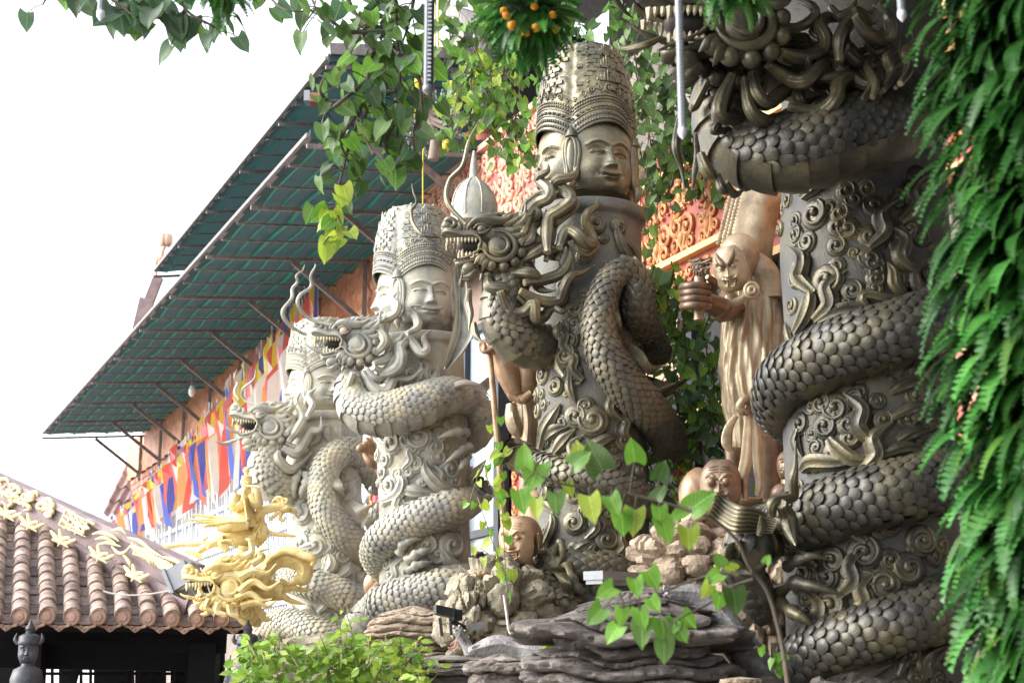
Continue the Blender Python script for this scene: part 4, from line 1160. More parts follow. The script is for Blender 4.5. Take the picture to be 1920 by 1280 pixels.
for pts, r in (([(980, 170), (1080, 150), (1150, 90), (1130, 30), (1050, 0), (990, -20)], 30),
               ([(960, 300), (1090, 330), (1190, 290), (1215, 220), (1180, 140), (1230, 100), (1310, 90), (1370, 40), (1390, -5)], 42),
               ([(1380, 90), (1440, 180), (1530, 230), (1585, 180), (1570, 100), (1530, 30), (1590, -20)], 40),
               ([(880, 370), (1000, 450), (1090, 470), (1160, 400), (1210, 350), (1270, 370), (1300, 410), (1360, 400), (1440, 375)], 42),
               ([(800, 420), (820, 540), (880, 590), (960, 530), (1040, 490), (1070, 580), (1120, 580), (1200, 545)], 44),
               ([(680, 430), (625, 560), (610, 660), (720, 680), (760, 740), (830, 710), (900, 745)], 44),
               ([(750, 450), (780, 620), (850, 690), (950, 680), (1010, 650), (1020, 720), (1060, 780), (1120, 740), (1200, 740), (1290, 745)], 36),
               ([(1000, 610), (1180, 640), (1270, 570), (1290, 480), (1360, 450), (1440, 490), (1500, 470), (1520, 400), (1600, 380), (1710, 400)], 42),
               ([(1290, 350), (1290, 230), (1340, 130), (1400, 90), (1470, 130), (1520, 110)], 36),
               ([(1100, 330), (1150, 430), (1260, 440), (1330, 400), (1400, 320)], 30),
               ([(1540, 520), (1590, 420), (1560, 330), (1620, 270), (1640, 200)], 30),
               ([(1640, 480), (1690, 390), (1660, 300), (1720, 240), (1700, 160)], 30),
               ([(1480, 560), (1500, 480), (1450, 380), (1480, 310), (1420, 270)], 26)):
    strand(p1.root, pts, r * kz, 'bronze_near', d1 - 1.0, ZF, dd=.25)
MB().tube([P(1380, 80, d1 - .7), P(1450, 110, d1 - .55), P(1540, 150, d1 - .35)], np.array([52, 64, 60]) * k1, 20, 8).build('neck_core', 'bronze_near', p1.root)
for pts, r in (([(1180, 180), (1250, 260), (1330, 250), (1390, 300), (1470, 280), (1530, 330)], 30), ([(1240, 40), (1300, 100), (1380, 60), (1450, 90), (1500, 40), (1560, 60)], 30), ([(1080, 420), (1160, 500), (1240, 480), (1300, 540), (1400, 520)], 28), ([(1330, 300), (1400, 360), (1470, 340), (1560, 400), (1640, 360), (1700, 300)], 30), ([(1440, 240), (1500, 300), (1580, 270), (1640, 310), (1690, 260)], 26), ([(930, 220), (1010, 240), (1090, 210), (1130, 250), (1190, 230)], 26)):
    strand(p1.root, pts, r * kz, 'bronze_near', d1 - .86, ZF, dd=.2)
# whisker barbels hanging in front, and pointed frills under the neck
for pts, r in (([(385, 640), (370, 760), (360, 850), (390, 960), (410, 1100)], 26), ([(470, 760), (480, 880), (465, 990), (450, 1090)], 18), ([(540, 460), (470, 600), (440, 640)], 30), ([(500, 880), (540, 980), (600, 1030)], 40), ([(600, 1000), (620, 1080), (660, 1115)], 26), ([(640, 1040), (690, 1110), (750, 1085)], 26)):
    strand(p1.root, pts, r * kz, 'bronze_near', d1 - .85, ZF, dd=.0, tipk=.5, name='neck_frill')
for pts, r in (([(120, 110), (60, 60), (0, -20), (-60, -80)], 16), ([(20, 230), (60, 280), (180, 260), (280, 215)], 22)):
    strand(p1.root, pts[::-1], r * kz, 'bronze_near', d1 - 1.15, ZF, tipk=.4, name='whisker')
for it in ([(530, 175, 68), (600, 140, 40)], [(430, 280, 48), (490, 315, 48)], [(450, 425, 46), (430, 505, 48), (410, 650, 40)], [(595, 520, 72), (640, 440, 40)], [(640, 340, 46), (700, 250, 50)], [(812, 290, 52), (812, 405, 52), (850, 470, 40)], [(370, 150, 40), (345, 250, 34)], [(790, 40, 40), (830, 130, 46)], [(960, 330, 50), (1010, 250, 46)], [(1100, 1045, 50), (1040, 1120, 46)], [(560, 1160, 52), (640, 1180, 62), (740, 1130, 44)]):
    p1.cloud(ZG, it, .3595)
for it in ([(585, 50, 52), (525, 85, 36), (545, 150, 40)], [(700, 40, 52), (640, 0, 40)], [(620, 695, 54), (600, 770, 46)], [(770, 655, 64), (720, 745, 48), (790, 790, 50)], [(890, 690, 42), (980, 730, 60), (870, 805, 56)], [(615, 910, 62)], [(1040, 600, 60), (1130, 620, 44)], [(1080, 20, 44), (1130, -40, 40)], [(860, 20, 40)]):
    p1.cloud(ZH, it, .3906)
for pts, w in (([(420, 790), (480, 690), (500, 610), (475, 550)], 50), ([(540, 730), (640, 680), (740, 660), (830, 690)], 42), ([(800, 660), (770, 620), (790, 590), (900, 610), (1000, 600)], 30), ([(1000, 600), (940, 540), (930, 470), (900, 420)], 34), ([(1120, 600), (1060, 560), (1040, 490), (1060, 430)], 34), ([(400, 860), (380, 780), (370, 720)], 26), ([(920, 1100), (1000, 1060), (1130, 1030)], 34), ([(930, 1230), (1040, 1180), (1150, 1150)], 36)):
    p1.flame(ZG, pts, w, .3595)
for pts, w in (([(470, 260), (520, 220), (640, 220), (760, 210)], 44), ([(600, 110), (640, 160), (720, 210), (860, 200)], 44), ([(450, 60), (440, 130), (480, 220)], 34), ([(930, 120), (1000, 80), (1100, 60)], 38), ([(850, 190), (960, 150), (1100, 160)], 36), ([(600, 1280), (760, 1240), (900, 1190)], 50), ([(930, 1240), (960, 1180), (1000, 1160)], 30), ([(1080, 1250), (1060, 1190), (1100, 1150), (1180, 1100)], 46)):
    p1.flame(ZH, pts, w, .3906)
for pts, w in (([(350, 850), (430, 800), (500, 810), (580, 830), (680, 860)], 34), ([(400, 720), (460, 690), (530, 670), (600, 690)], 26), ([(370, 900), (430, 940), (480, 970), (560, 1040)], 32), ([(240, 900), (300, 960), (330, 1030)], 24)):
    p1.toe(ZH, pts, w, .3906, .1)
p1.fin([(360, 490), (250, 440), (150, 420), (70, 360)], [(330, 560), (220, 560), (120, 560), (20, 480)], 7.45, ZH)
p1.fin([(170, 590), (110, 620), (50, 690)], [(170, 680), (100, 700), (10, 720)], 7.45, ZH)
strand(p1.root, [(330, 480), (330, 420), (390, 400), (430, 380), (430, 300), (440, 240), (440, 120)], 24 * .39 * k1, 'bronze_near', 7.35, ZH, name='knot_band')
strand(p1.root, [(370, 420), (400, 480), (420, 560), (440, 620)], 36 * .39 * k1, 'bronze_near', 7.32, ZH, name='knot_band')
strand(p1.root, [(265, 570), (280, 520), (270, 480)], 20 * .39 * k1, 'bronze_near', 7.3, ZH, name='spine')
for pts, w in (([(1730, 900), (1780, 760), (1700, 560), (1740, 440)], 26),): strand(p1.root, pts, w * kz, 'bronze_near', d1 - .6, ZF)

# ---- second pillar
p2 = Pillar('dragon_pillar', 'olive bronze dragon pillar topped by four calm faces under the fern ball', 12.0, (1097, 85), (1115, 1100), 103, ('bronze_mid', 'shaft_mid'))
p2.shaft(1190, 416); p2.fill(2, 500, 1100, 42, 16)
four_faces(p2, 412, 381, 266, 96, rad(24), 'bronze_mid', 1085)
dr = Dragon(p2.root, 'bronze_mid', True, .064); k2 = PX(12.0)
dr.arc(p2.path(ZB, [(520, 300, -.5), (450, 440, -.5), (440, 590, -.48), (520, 690, -.42), (640, 720, -.2), (760, 700, .1)], r=.2), np.array([32, 38, 42, 42, 40, 38]) * k2, left_turn)
inw = lambda T, p: -p2.nrm(p)[0]
dr.arc(p2.path(ZB, [(1210, 760, .15), (1150, 640, -.2), (1115, 520, -.45), (1110, 400, -.50), (1050, 330, -.56), (965, 400, -.60), (925, 520, -.64), (915, 640, -.66), (950, 770, -.66), (1030, 890, -.60), (1130, 1000, -.44), (1220, 1110, -.15), (1270, 1220, .2)], r=.2), np.array([26, 27, 28, 26, 22, 24, 27, 30, 33, 34, 35, 34, 32]) * k2, inw, plates=False)
dr.arc(p2.path(ZC, [(250, 120, 'b'), (310, 150, .05), (370, 190), (500, 220), (650, 250), (800, 300), (940, 370), (1020, 420, .1), (1040, 460, 'b')], r=28 * k2), np.array([26, 27, 27, 27, 27, 27, 27, 26, 25]) * k2, coil(p2))
dr.arc(p2.path(ZC, [(1040, 700, 'b'), (990, 700, .1), (860, 720), (720, 700), (580, 690), (450, 690), (370, 720), (400, 790, -.5), (470, 850, -.55), (560, 900, -.55), (620, 960, -.4)], r=28 * k2), np.array([24, 25, 26, 26, 27, 28, 28, 27, 26, 22, 16]) * k2, coil(p2))
dr.finish()
hd, H2 = dragon_head(p2.root, P(934, 470, 11.42), (-1, -.08, .0), (0, 0, 1), .375 * PX(11.42), 'bronze_mid')
kz = .375 * PX(11.3); kza = .3125 * PX(11.3)
for pts, r in (([(600, 1220), (690, 1190), (690, 1110), (740, 1070), (730, 1010), (765, 985)], 26), ([(640, 1150), (680, 1020), (740, 960), (800, 930), (800, 880), (745, 830), (740, 800), (790, 770), (795, 730)], 36),
               ([(790, 1260), (785, 1150), (800, 1050), (870, 1000), (930, 950), (910, 900), (850, 850), (850, 820), (920, 810), (950, 780), (965, 745)], 38), ([(860, 1230), (890, 1150), (930, 1130), (980, 1160), (1030, 1210), (1060, 1180), (1020, 1080), (1030, 1020), (1080, 980), (1090, 935)], 36),
               ([(680, 1280), (760, 1220), (830, 1240), (870, 1200), (905, 1190)], 26), ([(620, 1120), (650, 1070), (640, 1020), (690, 980), (660, 940)], 22)):
    strand(p2.root, pts, r * kza, 'bronze_mid', 11.33, ZA, dd=.12)
for pts, r in (([(530, 290), (600, 250), (650, 230), (690, 270), (720, 230), (760, 205)], 26), ([(540, 400), (660, 380), (740, 340), (770, 260), (750, 190)], 28), ([(480, 350), (560, 350), (600, 370), (610, 420), (650, 440), (695, 440)], 28), ([(360, 370), (370, 420), (440, 430), (480, 450), (510, 410), (550, 435)], 30),
               ([(520, 440), (620, 490), (710, 490), (740, 420), (770, 370), (830, 350), (895, 312)], 28), ([(420, 440), (460, 540), (540, 545), (590, 500), (600, 580), (640, 570), (680, 520), (730, 545), (765, 532)], 30), ([(520, 200), (580, 150), (560, 100), (610, 60), (600, 20), (650, -30)], 26)):
    strand(p2.root, pts, r * kz, 'bronze_mid', 11.33, ZB, dd=.12)
for pts, r, zm in (([(300, 1090), (190, 960), (200, 830), (280, 740), (310, 620), (340, 540), (390, 460)], 16, ZA), ([(1040, 270), (940, 260), (880, 190), (870, 110), (900, 60), (880, 0), (870, -50)], 11, ZD)):
    strand(p2.root, pts, r * .3125 * PX(11.3), 'bronze_mid', 11.2, zm, tipk=.35, name='whisker')
for pts, r in (([(270, 430), (265, 500), (275, 560), (262, 640)], 16), ([(290, 600), (300, 660), (330, 700)], 20), ([(240, 380), (225, 410), (235, 330)], 14)):
    strand(p2.root, pts, r * kz, 'bronze_mid', 11.5, ZB, tipk=.5, name='neck_frill')
for it in ([(800, 535, 42), (795, 610, 36)], [(735, 640, 44), (770, 685, 42), (700, 690, 30)], [(600, 735, 34), (650, 800, 36), (640, 860, 42)], [(750, 765, 52), (790, 850, 38)], [(700, 920, 40), (610, 960, 34), (612, 1040, 32)], [(800, 1070, 48), (885, 1090, 62), (850, 1015, 38)], [(900, 110, 40), (1010, 120, 38), (940, 180, 22)], [(840, 270, 34)]):
    p2.cloud(ZB, it, .375)
for it in ([(580, 480, 46), (640, 420, 34)], [(740, 565, 48), (700, 490, 40)], [(450, 520, 36), (430, 600, 34)], [(860, 620, 44), (890, 560, 36)], [(820, 70, 40)], [(450, 20, 40), (520, -20, 36)]):
    p2.cloud(ZC, it, .375)
for pts, w in (([(620, 1230), (650, 1130), (690, 1060), (722, 1000)], 44), ([(690, 1250), (740, 1190), (795, 1130)], 40), ([(800, 1270), (900, 1210), (960, 1180), (1015, 1165)], 36), ([(770, 860), (770, 930), (800, 1010)], 30), ([(1090, 300), (1040, 240), (1010, 170), (1000, 90)], 30), ([(1110, 300), (1080, 230), (1040, 190)], 26), ([(960, 430), (960, 360), (945, 290)], 22), ([(1000, 420), (990, 340), (990, 280)], 26)):
    p2.flame(ZB, pts, w, .375)
for pts, w in (([(440, 60), (480, 20), (560, -10)], 40), ([(560, 640), (620, 600), (690, 560)], 34), ([(610, 640), (660, 610), (690, 570)], 28), ([(400, 620), (440, 560), (470, 480), (460, 430)], 30), ([(720, 620), (780, 640), (850, 660)], 26), ([(900, 680), (920, 620), (960, 600)], 24)):
    p2.flame(ZC, pts, w, .375)
p2.fin([(965, 420), (970, 520), (990, 620), (1010, 680)], [(1000, 400), (1010, 520), (1030, 620), (1020, 690)], 11.38, ZB)
p2.fin([(1010, 690), (1080, 760), (1150, 850), (1180, 860)], [(1050, 690), (1130, 740), (1180, 810), (1260, 805)], 11.5, ZB)
p2.fin([(1140, 860), (1190, 940), (1220, 1000)], [(1180, 870), (1290, 900), (1400, 860)], 11.75, ZB)
p2.fin([(1110, 520), (1150, 600), (1110, 640)], [(1140, 520), (1190, 520), (1230, 600)], 11.9, ZB)
for pts, r in (([(1100, 540), (1150, 560), (1200, 510)], 20), ([(1110, 600), (1160, 600), (1210, 570)], 18), ([(1110, 660), (1180, 650), (1240, 655)], 22), ([(720, 680), (700, 640), (720, 590)], 20), ([(740, 870), (710, 820), (700, 760)], 18)):
    strand(p2.root, pts, r * kz, 'bronze_mid', 11.45 if pts[0][0] < 800 else 12.1, ZB, tipk=.5, name='spine')
for pts, w in (([(420, 830), (400, 880), (430, 920), (480, 960)], 30), ([(480, 960), (420, 985), (380, 1000)], 34), ([(560, 960), (500, 1000), (450, 1020)], 34), ([(480, 620), (510, 580), (520, 640), (500, 700)], 22), ([(540, 690), (570, 770), (620, 820), (650, 800)], 30)):
    p2.toe(ZC, pts, w, .375, .16)
p2.fin([(440, 700), (500, 760), (520, 840)], [(530, 700), (560, 780), (560, 850)], 11.28, ZC)

# ---- third pillar
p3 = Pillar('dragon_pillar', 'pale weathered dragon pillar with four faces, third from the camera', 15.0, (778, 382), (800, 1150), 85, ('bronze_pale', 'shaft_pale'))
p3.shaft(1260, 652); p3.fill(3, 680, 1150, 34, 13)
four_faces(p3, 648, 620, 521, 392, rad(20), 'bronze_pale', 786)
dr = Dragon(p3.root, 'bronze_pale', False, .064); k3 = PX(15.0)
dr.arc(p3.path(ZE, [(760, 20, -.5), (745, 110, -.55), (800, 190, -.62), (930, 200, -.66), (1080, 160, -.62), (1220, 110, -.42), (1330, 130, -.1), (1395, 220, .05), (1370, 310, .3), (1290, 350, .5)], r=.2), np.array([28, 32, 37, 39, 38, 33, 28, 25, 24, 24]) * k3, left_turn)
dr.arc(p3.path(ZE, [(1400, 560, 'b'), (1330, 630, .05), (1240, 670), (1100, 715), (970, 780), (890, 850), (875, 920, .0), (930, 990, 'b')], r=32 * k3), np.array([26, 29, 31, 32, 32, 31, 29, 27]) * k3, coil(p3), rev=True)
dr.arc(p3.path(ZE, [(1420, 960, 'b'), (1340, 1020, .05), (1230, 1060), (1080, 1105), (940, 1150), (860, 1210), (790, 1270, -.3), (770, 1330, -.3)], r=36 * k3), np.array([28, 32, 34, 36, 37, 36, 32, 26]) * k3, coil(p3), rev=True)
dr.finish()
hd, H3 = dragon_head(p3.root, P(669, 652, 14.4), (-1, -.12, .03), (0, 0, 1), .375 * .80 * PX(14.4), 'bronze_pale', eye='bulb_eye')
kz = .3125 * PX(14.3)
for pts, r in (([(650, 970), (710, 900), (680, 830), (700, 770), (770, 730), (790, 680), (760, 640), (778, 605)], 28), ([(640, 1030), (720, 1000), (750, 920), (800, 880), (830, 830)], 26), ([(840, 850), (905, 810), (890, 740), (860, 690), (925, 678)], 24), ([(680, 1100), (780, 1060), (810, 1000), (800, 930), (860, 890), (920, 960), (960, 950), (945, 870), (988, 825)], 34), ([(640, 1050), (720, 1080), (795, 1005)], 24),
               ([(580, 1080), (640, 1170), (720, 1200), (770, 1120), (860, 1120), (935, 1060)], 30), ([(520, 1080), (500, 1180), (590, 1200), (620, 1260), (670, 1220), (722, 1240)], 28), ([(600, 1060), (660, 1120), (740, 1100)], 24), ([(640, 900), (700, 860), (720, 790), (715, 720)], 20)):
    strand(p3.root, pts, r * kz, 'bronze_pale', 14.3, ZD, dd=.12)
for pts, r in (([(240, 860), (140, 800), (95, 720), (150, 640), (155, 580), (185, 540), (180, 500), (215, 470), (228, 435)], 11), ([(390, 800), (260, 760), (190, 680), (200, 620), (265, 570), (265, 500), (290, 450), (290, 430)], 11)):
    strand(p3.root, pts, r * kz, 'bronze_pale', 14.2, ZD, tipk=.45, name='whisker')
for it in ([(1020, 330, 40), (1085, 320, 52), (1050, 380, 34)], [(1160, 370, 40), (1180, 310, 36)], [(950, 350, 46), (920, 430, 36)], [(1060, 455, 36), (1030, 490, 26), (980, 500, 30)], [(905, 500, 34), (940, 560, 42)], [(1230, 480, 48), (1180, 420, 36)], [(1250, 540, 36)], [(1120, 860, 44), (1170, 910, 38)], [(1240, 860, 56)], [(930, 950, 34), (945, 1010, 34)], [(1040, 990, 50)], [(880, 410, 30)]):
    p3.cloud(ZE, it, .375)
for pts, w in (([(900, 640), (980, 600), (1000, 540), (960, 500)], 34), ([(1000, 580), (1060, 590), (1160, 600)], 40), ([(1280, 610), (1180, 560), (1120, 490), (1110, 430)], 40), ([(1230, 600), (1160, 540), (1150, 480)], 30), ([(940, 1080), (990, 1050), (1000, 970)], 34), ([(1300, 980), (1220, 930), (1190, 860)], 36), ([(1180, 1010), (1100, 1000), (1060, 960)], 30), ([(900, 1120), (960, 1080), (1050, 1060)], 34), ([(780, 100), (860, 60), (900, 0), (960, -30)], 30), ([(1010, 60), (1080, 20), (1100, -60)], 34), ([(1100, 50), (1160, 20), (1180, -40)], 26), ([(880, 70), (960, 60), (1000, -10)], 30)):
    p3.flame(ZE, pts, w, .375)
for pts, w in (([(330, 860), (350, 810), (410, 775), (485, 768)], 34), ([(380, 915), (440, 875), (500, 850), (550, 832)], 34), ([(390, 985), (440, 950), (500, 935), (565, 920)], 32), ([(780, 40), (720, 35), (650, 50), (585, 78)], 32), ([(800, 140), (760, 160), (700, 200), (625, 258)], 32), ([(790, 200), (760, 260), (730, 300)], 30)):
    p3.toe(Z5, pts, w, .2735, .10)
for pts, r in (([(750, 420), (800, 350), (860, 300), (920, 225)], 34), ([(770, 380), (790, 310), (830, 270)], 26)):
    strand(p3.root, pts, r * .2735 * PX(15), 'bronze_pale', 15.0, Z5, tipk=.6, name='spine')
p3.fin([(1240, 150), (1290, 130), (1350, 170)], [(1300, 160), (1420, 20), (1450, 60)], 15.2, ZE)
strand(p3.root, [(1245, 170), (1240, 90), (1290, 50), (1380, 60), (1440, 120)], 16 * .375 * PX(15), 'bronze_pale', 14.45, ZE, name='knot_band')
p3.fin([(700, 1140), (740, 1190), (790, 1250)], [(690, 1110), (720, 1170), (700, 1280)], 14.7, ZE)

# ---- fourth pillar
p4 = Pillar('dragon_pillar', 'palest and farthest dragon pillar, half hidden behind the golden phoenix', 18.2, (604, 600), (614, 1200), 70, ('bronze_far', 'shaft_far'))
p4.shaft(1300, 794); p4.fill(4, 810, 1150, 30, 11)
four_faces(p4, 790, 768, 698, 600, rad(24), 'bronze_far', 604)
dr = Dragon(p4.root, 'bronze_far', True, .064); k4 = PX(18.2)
dr.arc(p4.path(ZE, [(370, 330, -.5), (320, 440, -.55), (350, 540, -.5), (430, 560, -.3), (540, 540, .1)], r=.2), np.array([26, 32, 34, 33, 30]) * k4, left_turn)
inw4 = lambda T, p: -p4.nrm(p)[0]
dr.arc(p4.path(ZE, [(880, 560, .3), (830, 470, .0), (770, 400, -.25), (700, 390, -.5), (625, 450, -.6), (600, 560, -.62), (620, 680, -.62), (700, 790, -.5), (780, 870, -.2), (830, 950, .2)], r=.2), np.array([22, 23, 24, 24, 25, 26, 27, 28, 28, 26]) * k4, inw4, plates=False)
dr.arc(p4.path(ZE, [(380, 960, 'b'), (430, 1010, .05), (520, 1040), (640, 1080), (740, 1130), (800, 1190, .1), (830, 1230, 'b')], r=26 * k4), np.array([24, 26, 27, 27, 27, 26, 24]) * k4, coil(p4))
dr.arc(p4.path(ZE, [(300, 1290, 'b'), (340, 1270, -.1), (440, 1250), (560, 1290), (660, 1330)], r=26 * k4), np.array([24, 26, 26, 26, 26]) * k4, coil(p4))
dr.finish()
hd, H4 = dragon_head(p4.root, P(506, 805, 17.6), (-1, -.22, .05), (0, 0, 1), .375 * .70 * PX(17.6), 'bronze_far')
kz = .375 * PX(17.5)
for pts, r in (([(430, 340), (480, 270), (500, 220), (470, 140), (490, 90)], 22), ([(400, 370), (470, 400), (510, 340), (540, 290), (590, 280), (592, 215)], 24), ([(310, 370), (300, 440), (340, 490), (370, 530), (412, 525)], 22), ([(380, 390), (380, 430), (440, 480), (510, 430), (545, 392)], 24), ([(420, 300), (450, 250), (430, 190), (440, 150)], 18), ([(520, 220), (550, 160), (530, 110), (570, 70)], 18), ([(345, 380), (350, 440), (400, 460)], 20)):
    strand(p4.root, pts, r * kz, 'bronze_far', 17.5, ZE, dd=.12)
for pts, r in (([(180, 130), (160, 90), (175, 50), (160, 20), (170, -20)], 7), ([(270, 160), (210, 130), (200, 80), (255, 30), (265, -20)], 7), ([(170, 330), (110, 350), (60, 340)], 10)):
    strand(p4.root, pts, r * kz, 'bronze_far', 17.4, ZE, tipk=.5, name='whisker')
for it in ([(500, 700, 44), (560, 655, 34), (480, 640, 30)], [(690, 910, 40), (640, 880, 34)], [(500, 850, 40), (570, 860, 44)], [(530, 480, 36), (480, 460, 30)]):
    p4.cloud(ZE, it, .375)
for pts, w in (([(600, 1010), (640, 950), (620, 880)], 40), ([(680, 1020), (720, 980), (740, 930)], 36), ([(470, 880), (540, 860), (600, 840)], 28), ([(480, 620), (530, 600), (540, 560)], 24), ([(640, 340), (620, 300), (640, 260)], 24), ([(690, 330), (680, 280), (690, 240)], 24), ([(460, 1240), (520, 1180), (560, 1200)], 30), ([(420, 1240), (450, 1200), (440, 1150)], 30)):
    p4.flame(ZE, pts, w, .375)
for pts, w in (([(490, 490), (465, 530), (455, 590), (462, 620)], 22), ([(520, 500), (515, 550), (495, 590), (490, 620)], 22), ([(450, 500), (440, 550), (445, 600)], 20)):
    p4.toe(ZE, pts, w, .375, .14)
p4.fin([(620, 470), (650, 560), (720, 630)], [(660, 480), (700, 560), (720, 640)], 17.5, ZE)
p4.fin([(700, 630), (760, 690), (800, 770)], [(730, 620), (820, 660), (885, 625)], 17.6, ZE)
p4.fin([(780, 760), (810, 760), (830, 800)], [(800, 690), (850, 690), (900, 705)], 17.7, ZE)

# ---- big bronze bud and leaf blade behind the second dragon
bd = thing('bronze_bud', 'greenish bronze bud with a tall spire behind the second dragon head', 'bronze bud', P(888, 420, 12.9))
c = P(888, 420, 12.9); k = PX(12.9)
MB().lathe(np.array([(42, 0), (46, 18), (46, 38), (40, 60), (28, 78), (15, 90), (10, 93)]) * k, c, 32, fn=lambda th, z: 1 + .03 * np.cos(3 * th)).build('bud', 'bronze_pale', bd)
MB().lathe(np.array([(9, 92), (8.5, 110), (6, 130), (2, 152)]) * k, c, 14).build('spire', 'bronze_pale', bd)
q = MB()
for a in (-1.9, -1.2, -2.6): q.tube([c + np.array([math.cos(a) * r_ * k, math.sin(a) * r_ * k, z * k]) for r_, z in ((46, 10), (47, 38), (41, 60), (29, 78), (12, 93))], 1.6 * k, 6, 4)
q.build('petal_edge', 'bronze_pale', bd)
lf = thing('bronze_leaf_blade', 'long pale bronze leaf blade hanging beside the third pillar face', 'leaf blade', P(845, 690, 13.4))
EL = [(852, 482), (850, 510), (852, 540), (855, 570), (852, 600), (846, 630), (838, 660), (834, 692)]
ER = [(866, 482), (872, 510), (876, 545), (872, 572), (882, 600), (888, 622), (870, 655), (837, 694)]
G = np.zeros((len(EL), 7, 3)); G2 = G.copy()
for i in range(len(EL)):
    for j in range(7):
        t = j / 6; u = EL[i][0] * (1 - t) + ER[i][0] * t; v = EL[i][1] * (1 - t) + ER[i][1] * t
        G[i, j] = P(u, v, 13.3 + .10 * math.sin(t * 3) + .05 * math.sin(i)); G2[i, j] = G[i, j] + [0, .03, 0]
G = np.stack([spline(G[:, j], 5) for j in range(7)], 1); G2 = np.stack([spline(G2[:, j], 5) for j in range(7)], 1)
q = MB(); q.grid(G); q.grid(G2[::-1]); q.grid(np.stack([G[:, 0], G2[:, 0]], 0)); q.grid(np.stack([G2[:, -1], G[:, -1]], 0)); q.build('blade', 'bronze_pale', lf)
MB().tube(G[:, 2] - [0, .012, 0], .012, 6, smooth=False).build('rib', 'bronze_pale', lf)
# ================================================================== tiled pavilion roof (lower left)
pav = thing('pavilion', 'dark timber pavilion with brown barrel-tiled roof at lower left', 'pavilion', P(200, 1280, 14.8))
PIT = .58
def roof_top(bot, u, v):
    """climb the roof slope above eave point bot until it is seen at pixel row v"""
    lo, hi = 0.0, 4.0
    for _ in range(40):
        h = (lo + hi) / 2; y = bot[1] + h / PIT
        if proj((bot[0], y, bot[2] + h))[1] > v: lo = h
        else: hi = h
    q = np.array([bot[0], bot[1] + lo / PIT, bot[2] + lo]); r = P(u, v, q[1]); q[0] = r[0]
    return q
bots = [(-180, 915), (-35, 920), (115, 930), (272, 927), (413, 932), (563, 933), (705, 932), (848, 937), (985, 943), (1128, 943), (1270, 945), (1410, 945)]
tops = [(-120, 150), (0, 290), (130, 365), (260, 432), (395, 492), (530, 540), (675, 615), (810, 690), (950, 760), (1100, 815), (1240, 880), (1385, 900)]
colb, colt = [], []
for (a, b), (c_, d_) in zip(bots, tops):
    dd = 13.9 + (a + 35) / 1445 * .7
    B_ = P(*ZR(a, b), dd); colb.append(B_); colt.append(roof_top(B_, *ZR(c_, d_)))
TL = .205
def half_tile(r, L, conv=True, n=8):
    a = np.linspace(0, math.pi, n) if conv else np.linspace(math.pi, 2 * math.pi, n)
    G = np.zeros((4, n, 3))
    for i, (y, k) in enumerate(((0, 1.06), (L, .98))):
        for e_, t in enumerate((0, .018)):
            rr = (r - t) * k
            G[i if e_ == 0 else 3 - i, :, 0] = np.cos(a) * rr; G[i if e_ == 0 else 3 - i, :, 2] = np.sin(a) * rr * (1 if conv else .42)
            G[i if e_ == 0 else 3 - i, :, 1] = y
    return MB().grid(G, True, False)
rb = .078
cov = half_tile(rb, TL * 1.18).mesh('cover_tile', 'tile', True, 60); pan = half_tile(.092, TL * 1.18, False).mesh('pan_tile', 'tile', True, 60)
def tile_mats(a, b):
    L = np.linalg.norm(b - a); Y = unit(b - a); X = unit(np.cross(Y, [0, 0, 1])); Zv = np.cross(X, Y)
    k = max(1, int(round(L / TL)))
    out = []
    for i in range(k):
        tilt = -.06
        Y2 = unit(Y + Zv * tilt); Z2 = np.cross(X, Y2)
        out.append(M4(a + Y * i * TL + Zv * (.035 + random.uniform(-.004, .004)) + X * random.uniform(-.004, .004), X, Y2, Z2))
    return out
under = MB()
